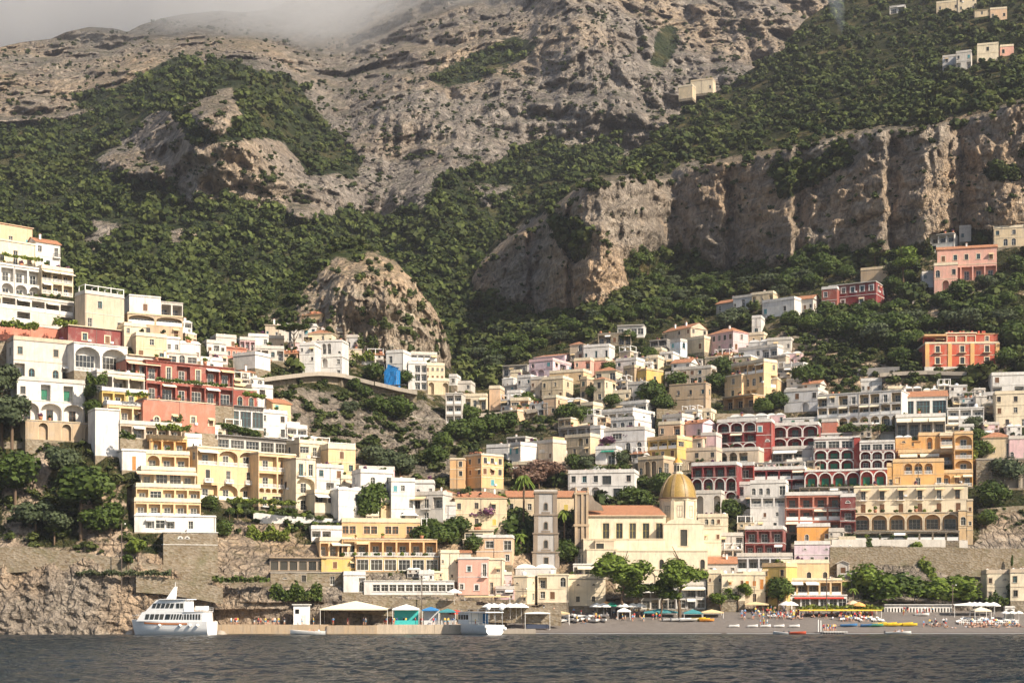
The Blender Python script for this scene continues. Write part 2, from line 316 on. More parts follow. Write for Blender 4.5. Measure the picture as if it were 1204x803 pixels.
def build_layer(x0, x1, s, nr, depth, top, bot, relief, xs=None, yfix=None):
    xs = np.arange(x0, x1 + s, s); v = np.linspace(0, 1, nr)
    XX = np.repeat(xs[None], nr, 0); TT = top(xs)[None] ; BB = bot(xs)[None]
    YY = BB + (TT - BB) * v[:, None]
    D = depth(XX, YY)
    X3, Z3 = (XX - CX) / F * D, CH + (HY - YY) / F * D
    D2 = D + relief(X3, D, Z3, XX, YY)
    Dm = np.maximum(D2, 100)
    X3, Z3 = (XX - CX) / F * Dm, CH + (HY - YY) / F * Dm
    V = np.stack([X3, Dm, Z3], -1)
    # the back of the ridge falls away behind the skyline
    last = V[-1]; back = []
    for k, (dy, dz) in enumerate([(6, -.5), (20, -4), (60, -25), (140, -80), (260, -180)]):
        r = last.copy(); r[:, 0] *= 1 + dy / r[:, 1]; r[:, 1] += dy; r[:, 2] += dz + 1.5 * perlin(last[:, 0] / 9, last[:, 1] / 9 + k, last[:, 2] / 9); back.append(r)
    V = np.concatenate([V, np.array(back)], 0)
    n, m = V.shape[:2]; idx = np.arange(n * m).reshape(n, m)
    Fq = np.stack([idx[:-1, :-1], idx[:-1, 1:], idx[1:, 1:], idx[1:, :-1]], -1).reshape(-1, 4)
    YYa = np.concatenate([YY, np.repeat(YY[-1:], len(back), 0)], 0); XXa = np.repeat(xs[None], n, 0)
    return V.reshape(-1, 3), Fq, XXa.ravel(), YYa.ravel()

def A_relief(x, y, z, px, py):
    r = np.clip(A_rock(px, py), 0, 1); t = np.clip(A_town(px, py), 0, 1); b = np.clip(A_beach(px, py) * 1.3, 0, 1)
    far = np.clip((y - 360) / 300, .35, 1.3)
    low = np.clip((py - 640) / 20, 0, 1) * (px < 560)
    big = ridged(x / 40, y / 240, z / 90, 5, .6) - .6
    cl = ridged(x / 10, y / 60, z / 24, 4, .68) - .5
    mid = np.clip(1 - abs(px - 440) / 120, 0, 1) * np.clip(1 - abs(py - 512) / 60, 0, 1)
    crg = (ridged(x / 8, y / 30, z / 7 + x / 20, 5, .62) - .5) * low
    strat = perlin(x / 60, y / 60, z / 5.5)
    pu = x + 4 * perlin(x / 9, z / 9, y * 0); plate = .6 * (np.floor(3.2 * perlin(pu / 21, z / 46, y * 0 + 3)) / 3.2 + .15) + .4 * (np.floor(3 * perlin(pu / 7, z / 15, y * 0 + 8)) / 3 + .15)
    soft = fbm(x / 34, y / 34, z / 34, 4)
    cliff = r * (1 - .75 * t * (1 - np.clip((py - 640) / 30, 0, 1) * (px < 540)))
    lq = 1 - .75 * ((px > 250) & (py > 708))
    d = (low * lq * 1.3 + 3.2 * np.clip(mid * 2, 0, 1)) * r * (-1 * (crg / np.maximum(low, 1e-6) if False else (ridged(x / 8, y / 30, z / 7 + x / 20, 5, .62) - .5))) + cliff * (np.where(low > 0, lq * .6, 1)) * (-5.2 * big * far - 2.6 * cl * far + 1.2 * strat + 5.5 * plate) + (1 - r) * (1 - t) * soft * 4.0 * far + t * (1 - r) * .5 * soft
    return d * (1 - b) 
def C_relief(x, y, z, px, py):
    r = np.clip(C_rock(px, py), 0, 1); far = np.clip(y / 900, .6, 1.5)
    w = 14 * fbm(x / 90, z / 90, y / 900, 3); u = x + w; v = z - w * .6
    big = ridged(u / 105, y / 900, v / 150, 5, .6) - .6
    cl = ridged(u / 26, y / 260, v / 34, 4, .66) - .5
    gul = ridged(u / 230 + v / 500, y / 1500 + 3, v / 420, 3) - .6
    strat = perlin(x / 160, y / 900 + 9, z / 15)
    def steps(per, wob, o):
        s = z / per + wob * fbm(x / 130 + o, z / 160, y / 2000, 3) + x / 900; f = s - np.floor(s); S = np.clip((f - .62) / .38, 0, 1); S = S * S * (3 - 2 * S); return (S - f + .31) * per
    ter = r * (0.85 * steps(62, 1.1, 3) * np.clip(.7 + perlin(x / 170, z / 150, x * 0 + 4), .15, 1.3) + .65 * steps(19, 1.2, 8) * np.clip(.6 + perlin(x / 60, z / 70, x * 0 + 9), 0, 1.2))
    flu = r * 6 * (ridged(x / 17, y / 900, z / 110, 3, .6) - .5)
    return (-(8 + 6 * r) * big - (1 + 5.5 * r) * cl - 22 * gul + r * 3 * strat - flu + r * 13 * (np.floor(3 * perlin(u / 46, v / 70, y * 0 + 3)) / 3 + .17)) * far + ter
def K_relief(x, y, z, px, py):
    r = np.clip(K_rock(px, py), 0, 1)
    pu = x + 3 * perlin(x / 8, z / 8, y * 0); r = r + 0; pl = np.floor(3 * perlin(pu / 13, z / 22, y * 0 + 3)) / 3 + .6 * np.floor(3 * perlin(pu / 5, z / 10, y * 0 + 7)) / 3 + .2
    s = z / 13 + .8 * fbm(x / 30, z / 40, y / 200, 3); f = s - np.floor(s); S = np.clip((f - .7) / .3, 0, 1)
    return r * ((S - f + .35) * 6.5 * np.clip(.6 + perlin(x / 26, z / 20, x * 0), .1, 1.3) - 3 * (ridged(x / 7, y / 100, z / 40, 3, .6) - .5)) + r * (4.0 * pl - 4.0 * (ridged(x / 30, y / 140, z / 60, 5, .58) - .6) - 2.2 * (ridged(x / 9, y / 12, z / 18, 4, .6) - .5) + 1.3 * perlin(x / 40, y / 40, z / 5)) + (1 - r) * fbm(x / 20, y / 20, z / 20, 3) * 2

def M_land(name, green, scrub, rockA, rockB, warm, sc=1.0, dry=.5, lim=.40):
    m = NT(name); v = m.coord(); rk = m.attr('rock')
    n1 = m.noise(v, .045 * sc, 6, .65); n2 = m.noise(v, .25 * sc, 6, .7); n3 = m.noise(m.coord((1, 1, .16)), .35 * sc, 5, .7); n4 = m.noise(v, .012 * sc, 4, .6)
    sb = m.noise(m.coord((.12, .12, 1)), .5 * sc, 5, .6)
    rock = m.mix(m.ramp(n1, [(.3, 0), (.7, 1)]), rockA, rockB)
    rock = m.mix(m.ramp(n4, [(.45, 0), (.62, .85)]), rock, warm)
    rock = m.mix(m.ramp(n3, [(.5, 0), (.68, .75)]), rock, tuple(c * .38 for c in rockA))
    rock = m.mix(m.ramp(sb, [(.55, 0), (.7, .45)]), rock, tuple(min(.6, c * 1.5) for c in rockB))
    rock = m.mix(m.ramp(sb, [(.34, .6), (.44, 0)]), rock, tuple(c * .45 for c in rockA))
    rock = m.mix(m.ramp(n2, [(.35, .6), (.55, 0)]), rock, tuple(c * .5 for c in rockA))
    vo = m.n('ShaderNodeTexVoronoi', feature='DISTANCE_TO_EDGE', Scale=.3 * sc); wv = m.n('ShaderNodeVectorMath', operation='ADD'); m.t.links.new(m.coord((1, 1, .55)), wv.inputs[0]); nn = m.n('ShaderNodeTexNoise', Scale=.12 * sc, Detail=4); sca = m.n('ShaderNodeVectorMath', operation='SCALE'); sca.inputs[3].default_value = 9 / sc; m.t.links.new(nn.outputs['Color'], sca.inputs[0]); m.t.links.new(v, nn.inputs['Vector']); m.t.links.new(sca.outputs[0], wv.inputs[1]); m.t.links.new(wv.outputs[0], vo.inputs['Vector'])
    crk = m.ramp(vo.outputs['Distance'], [(0, 1), (.12, 0)]); rock = m.mix(m.math('MULTIPLY', crk, .28), rock, tuple(c * .35 for c in rockA))
    veg = m.mix(m.ramp(n2, [(.4, 0), (.65, 1)]), green, scrub)
    veg = m.mix(m.ramp(n1, [(.52, 0), (.66, dry)]), veg, (.16, .125, .055))
    # ledges and cracks in the rock hold bushes
    k = m.math('ADD', rk, m.math('MULTIPLY', m.math('SUBTRACT', n2, .5), 1.1)); k = m.math('ADD', k, m.math('MULTIPLY', m.math('SUBTRACT', n1, .5), .9))
    fac = m.ramp(k, [(lim, 0), (lim + .12, 1)])
    gm = m.n('ShaderNodeNewGeometry'); sx = m.n('ShaderNodeSeparateXYZ'); m.t.links.new(gm.outputs['Normal'], sx.inputs[0])
    ledge = m.ramp(m.math('ADD', sx.outputs[2], m.math('MULTIPLY', m.math('SUBTRACT', n2, .5), 1.2)), [(.8, 1), (1.0, .35)])
    fac = m.math('MULTIPLY', fac, ledge)
    m.color(m.mix(fac, veg, rock)); m.b.inputs['Roughness'].default_value = .95; m.b.inputs['Specular IOR Level'].default_value = .05
    h = m.math('ADD', m.math('MULTIPLY', n2, 1.0), m.math('MULTIPLY', n3, .8)); h = m.math('ADD', h, m.math('MULTIPLY', m.math('MINIMUM', vo.outputs['Distance'], .18), 2.0)); m.bump(m.math('ADD', h, m.math('MULTIPLY', n1, 3)), 1.0, 2.2 / sc)
    return m.mat
M_A = M_land('hillside', (.020, .029, .010), (.060, .055, .025), (.21, .175, .14), (.42, .355, .285), (.50, .35, .22), 1.3, dry=.8)
M_C = M_land('mountainside', (.022, .034, .015), (.050, .055, .026), (.18, .155, .135), (.40, .35, .295), (.46, .35, .24), .55, lim=.45)
M_K = M_land('crag_rock', (.025, .040, .014), (.075, .08, .030), (.30, .24, .18), (.50, .41, .31), (.58, .41, .26), 1.1)

VA, FA, ax, ay = build_layer(-330, 1530, 1.8, 430, A_depth, A_top, lambda x: np.full(len(x), 752.0), A_relief)
# the beach: a gentle grey shelf; everything else stays as the depth field says
rA = np.maximum(np.clip(A_rock(ax, ay), 0, 1), np.clip(A_town(ax, ay), 0, 1) * np.where(ay > 640, np.where(ax < 1000, .75, .5), .34)); rA = np.maximum(rA, np.clip((ay - 700) / 10, 0, 1) * .9)
bA = np.clip(A_beach(ax, ay), 0, 1)
town_hill = link('hillside', np_mesh('hillside', VA, FA, [M_A], True, {'rock': rA}))
tag(town_hill, 'steep hillside of rock, scrub and walls that carries the town', None, kind='structure')
VC, FC, cx_, cy_ = build_layer(-420, 1620, 2.4, 330, C_depth, C_top, polyline([(-500,470),(540,470),(600,400),(760,320),(1400,320)]), C_relief)
tag(link('mountain', np_mesh('mountain', VC, FC, [M_C], True, {'rock': np.clip(C_rock(cx_, cy_), 0, 1)})), 'high limestone mountain with dark woods behind the town', kind='structure')
VK, FK, kx_, ky_ = build_layer(232, 534, 1.2, 150, K_depth, K_top, lambda x: np.interp(x, [230, 330, 400, 460, 534], [420, 420, 440, 455, 462.0]), K_relief)
tag(link('crag', np_mesh('crag', VK, FK, [M_K], True, {'rock': np.clip(K_rock(kx_, ky_), 0, 1)})), 'orange limestone crag standing above the left village', kind='structure')

def ground(px, py):
    """Distance of the hillside at a photo column and row (used to stand things on it)."""
    d = float(A_depth(px, py)); x, z = PX(px, d), PZ(py, d)
    return d + float(A_relief(np.array([x]), np.array([d]), np.array([z]), np.array([float(px)]), np.array([float(py)]))[0])

# ---------------------------------------------------------------- sea
def M_sea():
    m = NT('sea_water'); v = m.coord((1, .55, 1))
    m.color(m.mix(m.noise(m.coord((.02, .05, 1)), 1, 3), (.002, .010, .018), (.005, .018, .026)))
    m.b.inputs['Roughness'].default_value = .12; m.b.inputs['IOR'].default_value = 1.33; m.b.inputs['Specular IOR Level'].default_value = .5
    h = m.math('ADD', m.noise(v, 1.6, 5, .6), m.math('MULTIPLY', m.noise(v, .5, 3, .5), 1.5)); m.bump(h, 1.0, .5)
    return m.mat
ys = np.concatenate([np.arange(60, 372, .42), np.array([380, 400])]); xs = np.arange(-175, 175, .55)
X, Y = np.meshgrid(xs, ys)
Zw = .19 * fbm(X / 6.5, Y / 4.2, X * 0 + 1.3, 4, .6) + .14 * perlin(X / 17 + Y / 40, Y / 9, X * 0) + .11 * ridged(X / 2.6, Y / 1.9, X * 0 + 4, 2)
Zw *= np.clip((362 - Y) / 40, .25, 1) * np.clip(Y / 150, .6, 1.2)
Vw = np.stack([X, Y, Zw], -1).reshape(-1, 3); n, mm = X.shape; idx = np.arange(n * mm).reshape(n, mm)
Fw = np.stack([idx[:-1, :-1], idx[:-1, 1:], idx[1:, 1:], idx[1:, :-1]], -1).reshape(-1, 4)
tag(link('sea', np_mesh('sea', Vw, Fw, [M_sea()], True)), 'dark rippled sea along the shore', kind='structure')
outer = MB()
for (a, b, c, d) in ((-3000, -174.9, -400, 400), (174.7, 3000, -400, 400), (-175.2, 175, -400, 60.2)): outer.face([(a, c, -.12), (b, c, -.12), (b, d, -.12), (a, d, -.12)])
tag(outer.obj('open_sea', [M_sea()]), 'open sea around the bay', kind='structure')
# ================================================================ trees
def crown_arrays(seed, n, rx=1.0, rz=.85, leaf=.22, lobes=7, core=True, flat=0.0, cores=.72):
    """Leaf clumps spread over a lumpy crown: quads and a few dark inner lumps. Unit radius, centre at the origin."""
    r = np.random.RandomState(seed)
    lc = r.normal(size=(lobes, 3)); lc /= np.linalg.norm(lc, axis=1)[:, None]; lc[:, 2] = lc[:, 2] * .7 + .1; lc *= r.uniform(.35, .68, (lobes, 1)); lr = r.uniform(.34, .56, lobes)
    lc[0] = 0; lr[0] = .62
    k = r.randint(0, lobes, n); d = r.normal(size=(n, 3)); d /= np.linalg.norm(d, axis=1)[:, None]
    p = lc[k] + d * (lr[k] * r.uniform(.82, 1.12, n))[:, None]
    nrm = d + r.normal(size=(n, 3)) * .45; nrm /= np.linalg.norm(nrm, axis=1)[:, None]
    t = np.cross(nrm, r.normal(size=(n, 3))); t /= np.linalg.norm(t, axis=1)[:, None]; b = np.cross(nrm, t)
    sz = leaf * r.uniform(.6, 1.3, n)[:, None]
    V = np.stack([p - t * sz - b * sz * .7, p + t * sz - b * sz * .5, p + t * sz * .8 + b * sz * .8, p - t * sz * .7 + b * sz], 1).reshape(-1, 3)
    Fq = np.arange(n * 4).reshape(n, 4)
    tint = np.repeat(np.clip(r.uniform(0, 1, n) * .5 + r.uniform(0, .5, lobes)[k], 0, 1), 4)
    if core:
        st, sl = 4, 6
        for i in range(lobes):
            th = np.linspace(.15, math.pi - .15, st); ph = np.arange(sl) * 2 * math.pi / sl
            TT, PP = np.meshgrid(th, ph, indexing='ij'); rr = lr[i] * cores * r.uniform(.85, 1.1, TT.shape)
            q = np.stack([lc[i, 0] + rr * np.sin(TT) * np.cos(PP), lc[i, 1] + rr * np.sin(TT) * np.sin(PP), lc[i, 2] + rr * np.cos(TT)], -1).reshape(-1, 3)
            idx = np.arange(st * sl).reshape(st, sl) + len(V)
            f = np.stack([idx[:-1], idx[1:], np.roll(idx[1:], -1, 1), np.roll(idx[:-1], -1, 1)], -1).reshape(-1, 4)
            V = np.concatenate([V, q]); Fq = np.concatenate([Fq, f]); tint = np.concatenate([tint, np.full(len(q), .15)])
    V = V * np.array([rx, rx, rz])
    return V, Fq, tint
def M_woods(name='woods_leaves'):
    if name in MATS: return MATS[name]
    m = NT(name); t = m.attr('tint'); hue = m.attr('hue')
    col = m.mix(t, (.018, .030, .009), (.105, .128, .034)); col = m.mix(m.math('MULTIPLY', hue, .6), col, (.085, .088, .028))
    m.color(col); m.b.inputs['Roughness'].default_value = .7; m.b.inputs['Specular IOR Level'].default_value = .1
    MATS[name] = m.mat; return m.mat
def woods(name, label, layerdepth, relief, mask, box, n, rmin, rmax, seed, leaves=86, lobes=5, ybias=600.0, bushy=.9):
    r = np.random.RandomState(seed); protos = [crown_arrays(seed * 10 + i, leaves, 1.0, r.uniform(.75, 1.0), .21, lobes) for i in range(6)]
    x = r.uniform(box[0], box[2], n * 3); y = r.uniform(box[1], box[3], n * 3); keep = (mask(x, y) > r.uniform(.15, .75, n * 3)); x, y = x[keep][:n], y[keep][:n]
    d = layerdepth(x, y); X, Z = (x - CX) / F * d, CH + (HY - y) / F * d
    d = d + relief(X, d, Z, x, y); X, Z = (x - CX) / F * d, CH + (HY - y) / F * d
    patch = fbm(X / 60, d / 60, Z / 60, 3)
    rad = r.uniform(rmin, rmax, len(x)) * (1 + .25 * patch) * r.choice([.45, .7, .9, 1.1, 1.45], len(x))
    hue = np.clip(.5 * np.clip(patch, -1, 1) + r.uniform(-.4, .45, len(x)), 0, 1); dark = r.uniform(.35, 1.15, len(x)) * np.clip(1 + .5 * fbm(X / 25, d / 25, Z / 25 + 7, 2), .4, 1.3)
    Vs, Fs, Ts, Hs, off = [], [], [], [], 0
    for i in range(len(x)):
        V, Fq, t = protos[r.randint(6)]; a = r.uniform(0, 6.28); c, s = math.cos(a), math.sin(a)
        q = np.stack([V[:, 0] * c - V[:, 1] * s, V[:, 0] * s + V[:, 1] * c, V[:, 2] * bushy], -1) * rad[i] + np.array([X[i], d[i] - .3 * rad[i], Z[i] + rad[i] * .35])
        Vs.append(q); Fs.append(Fq + off); Ts.append(t * dark[i]); Hs.append(np.full(len(q), hue[i])); off += len(q)
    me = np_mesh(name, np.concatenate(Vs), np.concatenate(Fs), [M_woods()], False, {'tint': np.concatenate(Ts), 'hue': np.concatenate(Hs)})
    tag(link(name, me), label, None, kind='stuff')
Q_ = .35 if QUICK else 1
VIADUCT = [(300,446),(330,442),(368,441),(400,446),(440,455),(488,463)]
A_green = lambda x, y: np.clip(1 - A_rock(x, y) * 1.5 - A_town(x, y) * .75 - A_beach(x, y), 0, 1) * (y < 700) * np.where(x < 250, .55, 1)
C_green = lambda x, y: np.clip(1.02 - C_rock(x, y) * 1.25, 0, 1) * np.clip((y - 40) / 60 + .2, 0.1, 1)
C_bush = lambda x, y: np.clip(C_rock(x, y), 0, 1) * np.clip(.3 + .9 * fbm(x / 30, y / 12, x * 0, 3), 0, 1)
A_bush = lambda x, y: np.clip(A_rock(x, y), 0, 1) * np.clip(.22 + .9 * fbm(x / 26, y / 16, x * 0, 3), 0, 1) * (y < 640)
A_tgap = lambda x, y: np.clip(A_town(x, y) * (1 - A_rock(x, y)), 0, 1) * np.maximum(np.clip(.42 + .7 * fbm(x / 24, y / 16, x * 0, 3), 0, .9), 0) * (y < 690) * (y > 300) * np.where(x < 330, .3, 1)
K_green = lambda x, y: np.clip(1.1 - K_rock(x, y) * 1.3, 0, 1) * (y > K_top(x) + 1) * (y < 430)
K_bush = lambda x, y: np.clip(K_rock(x, y), 0, 1) * np.clip(.22 + .8 * fbm(x / 14, y / 9, x * 0, 2) + np.clip(1 - (y - K_top(x)) / 16, 0, 1) * .4, 0, 1) * (y > K_top(x)) * (y < 420)
above = lambda top, m: (lambda x, y: m(x, y) * (y > top(x) + 1.5))

# ---- single trees and shrubs, each a thing of its own
def leaf_mesh(name, parts, mat):
    """parts: list of (V,F,tint,offset,scale)"""
    Vs, Fs, Ts, off = [], [], [], 0
    for V, Fq, t, o, s in parts:
        Vs.append(V * s + np.array(o)); Fs.append(Fq + off); Ts.append(t); off += len(V)
    return np_mesh(name, np.concatenate(Vs), np.concatenate(Fs), [mat], False, {'tint': np.concatenate(Ts)})
def trunk_mesh(name, h, r0, seed, limbs=5, lean=.0, spread=.35):
    r = random.Random(seed); mb = MB(); pts = [Vector((0, 0, -1.5))]
    for i in range(1, 6): pts.append(Vector((lean * h * (i / 5) ** 1.3 + r.uniform(-.04, .04) * h, r.uniform(-.03, .03) * h, h * i / 5)))
    mb.tube(pts, [r0 * (1 - .13 * i) for i in range(6)], 0, 7)
    for k in range(limbs):
        a = r.uniform(0, 6.28); b = pts[3 + k % 3]; L = h * r.uniform(.3, .5)
        e = b + Vector((math.cos(a) * L * spread * 2, math.sin(a) * L * spread * 2, L * .8))
        mb.tube([b, (b + e) / 2 + Vector((0, 0, -.05 * L)), e], [r0 * .42, r0 * .3, r0 * .12], 0, 5)
    return mb.mesh(name, [M_bark()])
ML_oak = M_leaf('leaves_dark_green', (.024, .042, .010), (.105, .145, .03))
ML_pine = M_leaf('needles_bright_green', (.040, .070, .011), (.17, .225, .035))
ML_olive = M_leaf('leaves_grey_green', (.035, .050, .024), (.095, .115, .055))
ML_lime = M_leaf('leaves_yellow_green', (.055, .085, .012), (.21, .25, .045))
ML_flower = M_leaf('blossom_purple', (.05, .03, .05), (.22, .09, .16), dry=(.10, .09, .04))
ML_dry = M_leaf('leaves_dusty_pink_brown', (.09, .06, .04), (.26, .16, .12), dry=(.12, .12, .05))
PROTO = {}
def proto(kind, i):
    k = (kind, i)
    if k in PROTO: return PROTO[k]
    s = hash(kind) % 7 * 0 + sum(map(ord, kind)) + i * 13; r = random.Random(s)
    if kind == 'round':      # height 1 crown radius ~.42, total height 1
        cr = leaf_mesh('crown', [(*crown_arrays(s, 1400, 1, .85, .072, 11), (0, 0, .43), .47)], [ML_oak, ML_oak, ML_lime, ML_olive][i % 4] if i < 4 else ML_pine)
        tr = trunk_mesh('trunk', .42, .035, s)
    elif kind == 'pine':
        parts = [(*crown_arrays(s + q, 560, 1, .72, .085, 6), (r.uniform(-.22, .22), r.uniform(-.2, .2), .70 + r.uniform(-.14, .14)), r.uniform(.19, .28)) for q in range(5)]
        cr = leaf_mesh('crown', parts, ML_pine); tr = trunk_mesh('trunk', .72, .028, s, 6, r.uniform(-.12, .12), .3)
    elif kind == 'umbrella':
        parts = [(*crown_arrays(s + q, 300, 1, .38, .12, 6), (math.cos(q * 1.25) * .2, math.sin(q * 1.25) * .2, .86), .26) for q in range(5)]
        cr = leaf_mesh('crown', parts, ML_oak); tr = trunk_mesh('trunk', .82, .03, s, 7, .03, .3)
    elif kind == 'cypress':
        parts = [(*crown_arrays(s + q, 170, 1, 1.5, .2, 5), (r.uniform(-.02, .02), 0, .14 + q * .13), .13 * (1.1 - .15 * abs(q - 1.5))) for q in range(6)]
        cr = leaf_mesh('crown', parts, ML_oak); tr = trunk_mesh('trunk', .2, .03, s, 0)
    elif kind == 'shrub':
        cr = leaf_mesh('crown', [(*crown_arrays(s, 360, 1, .8, .14, 7), (0, 0, .42), .5)], [ML_oak, ML_lime, ML_olive, ML_oak][i % 4]); tr = trunk_mesh('trunk', .3, .03, s, 3)
    elif kind == 'blossom':
        cr = leaf_mesh('crown', [(*crown_arrays(s, 1200, 1, .8, .07, 8), (0, 0, .55), .48)], [ML_flower, ML_dry][i % 2]); tr = trunk_mesh('trunk', .45, .03, s, 5)
    elif kind in ('palm', 'tallpalm'):
        mb = MB(); n = 26; L0 = .23 if kind == 'palm' else .10
        for q in range(n):
            a = q * 2.4; el = r.uniform(-.5, 1.2); L = L0; pts = []
            for t in range(6):
                u = t / 5; pts.append(Vector((math.cos(a) * L * u * math.cos(el) * 1.1, math.sin(a) * L * u * math.cos(el) * 1.1, .9 + L * u * math.sin(el) - L0 * u * u * .95)))
            side = Vector((-math.sin(a), math.cos(a), 0))
            for t in range(5):
                for sgn in (-1, 1):
                    w0, w1 = (L0 * .15 * math.sin(math.pi * (t + .3) / 5.6), L0 * .15 * math.sin(math.pi * (t + 1.3) / 6.2))
                    mb.face([pts[t], pts[t + 1], pts[t + 1] + side * sgn * w1 + Vector((0, 0, -.02)), pts[t] + side * sgn * w0 + Vector((0, 0, -.02))], 0)
        cr = mb.mesh('crown', [ML_pine]); at = cr.attributes.new('tint', 'FLOAT', 'POINT'); at.data.foreach_set('value', np.random.RandomState(s).uniform(.2, .9, len(cr.vertices)).astype(np.float32))
        mt = MB(); mt.tube([(0, 0, -.1), (.01, 0, .3), (0, .01, .6), (0, 0, .9)], [.03 * L0 / .23, .024 * L0 / .23, .022 * L0 / .23, .026 * L0 / .23], 0, 8); tr = mt.mesh('trunk', [M_bark()])
    PROTO[k] = (cr, tr); return PROTO[k]
def tree(kind, px, py, h, label, group=None, Y=None, name=None, i=None, wide=1.0, sink=.3):
    """px, py: the foot of the tree in the photo; h: height in metres."""
    Y = ground(px, py) if Y is None else Y; i = RND.randint(0, 3) if i is None else i
    nm = name or dict(round='broadleaf_tree', pine='pine_tree', umbrella='umbrella_pine', cypress='cypress_tree', shrub='shrub', blossom='flowering_shrub', palm='palm_tree', tallpalm='palm_tree')[kind]
    t = empty(nm, P(px, py, Y) - Vector((0, 0, sink)), RND.uniform(0, 6.28)); tag(t, label, dict(shrub='shrub', blossom='shrub').get(kind, 'tree'), group)
    cr, tr = proto(kind, i); link('trunk', tr, t, scale=(h, h, h)); link('crown', cr, t, scale=(h * wide, h * wide, h))
    return t
# ================================================================ houses
MW = lambda: plain('white_paint', (.76, .74, .70), .55, .3, var=.06)
FRAMES = dict(w=(.70, .68, .62), g=(.02, .16, .09), b=(.16, .08, .04), c=(.62, .54, .40), k=(.05, .05, .05), o=(.5, .2, .05), t=(.10, .30, .33), y=(.55, .42, .10))
def M_frame(k): return plain('frame_' + k, FRAMES[k], .5, .3, var=.12)
WIN = {}
def window_mesh(w, h, fk, arch=False, kind='w'):
    """A recessed window or door leaf: frame, glazing bars and glass (or shutters), origin at the sill centre, facing -y."""
    w, h = round(w, 1), round(h, 1); k = (w, h, fk, arch, kind)
    if k in WIN: return WIN[k]
    mb = MB(); t = min(.065, w * .07); hh = h - (w / 2 if arch else 0)
    if kind == 'S':          # closed louvred shutters
        for sx in (-1, 1):
            mb.box(min(sx * .02, sx * w / 2), max(sx * .02, sx * w / 2), -.05, .0, .02, h - .02, 0)
            for q in range(max(3, int(h / .22))):
                z = .1 + q * (h - .2) / max(3, int(h / .22)); a, b = sorted((sx * .07, sx * (w / 2 - .06))); mb.box(a, b, -.075, -.051, z, z + .07, 0)
    else:
        mb.box(-w/2, w/2, .03, .05, 0, h, 1)
        mb.box(-w/2, -w/2 + t, -.04, .028, 0, h, 0); mb.box(w/2 - t, w/2, -.04, .028, 0, h, 0); mb.box(-w/2 + t, w/2 - t, -.04, .028, h - t, h, 0); mb.box(-w/2 + t, w/2 - t, -.04, .028, 0, t if kind != 'd' else t * 3.5, 0)
        n = 1 if w < 1.7 else int(w / .85) - 0
        for q in range(1, n + 1 if w < 1.7 else n):
            xx = 0 if w < 1.7 else -w/2 + w * q / n
            mb.box(xx - t * .4, xx + t * .4, -.03, .028, t, h - t, 0)
        mb.box(-w/2 + t, w/2 - t, -.02, .026, h * .62 - .02, h * .62 + .02, 0)
    WIN[k] = mb.mesh('window_leaf', [M_frame(fk), M_glass()]); return WIN[k]
RAIL = {}
def rail_mesh(w, kind, proj=0.0):
    """Balcony front: kind r = iron bars, p = plastered parapet, b = balusters. origin at floor centre."""
    w = round(w, 1); k = (w, kind, proj)
    if k in RAIL: return RAIL[k]
    mb = MB(); iron = plain('iron', (.09, .09, .09), .5, .4); m0 = iron if kind == 'r' else MW()
    runs = [((-w/2, -proj), (w/2, -proj))]
    if proj: runs += [((-w/2, -proj), (-w/2, 0)), ((w/2, -proj), (w/2, 0))]
    if proj: mb.box(-w/2 - .05, w/2 + .05, -proj - .05, .0, -.18, 0, 1)
    for (a, b), (c, d) in runs:
        L = math.hypot(c - a, d - b); ux, uy = (c - a) / L, (d - b) / L
        T = Matrix.Translation((a, b, 0)) @ Matrix.Rotation(math.atan2(uy, ux), 4, 'Z')
        if kind == 'p': mb.box(0, L, -.06, .06, -.02, .85, 0, T); mb.box(-.02, L + .02, -.1, .1, .85, .93, 0, T)
        else:
            mb.box(0, L, -.035, .035, .86, .94, 0, T); n = max(2, int(L / (.3 if kind == 'r' else .34))); r = .016 if kind == 'r' else .065
            if kind == 'b': mb.box(0, L, -.07, .07, -.02, .08, 0, T)
            for q in range(n + 1): x = L * q / n; mb.box(max(0, x - r), min(L, x + r), -r, r, -.03, .87, 0, T)
    RAIL[k] = mb.mesh('railing', [m0, MW()]); return RAIL[k]
def arch_pts(cx, hw, z0, zs, rise, n=7):
    """Points along an opening's top from left to right."""
    return [(cx - hw * math.cos(math.pi * i / n), zs + rise * math.sin(math.pi * i / n)) for i in range(n + 1)]
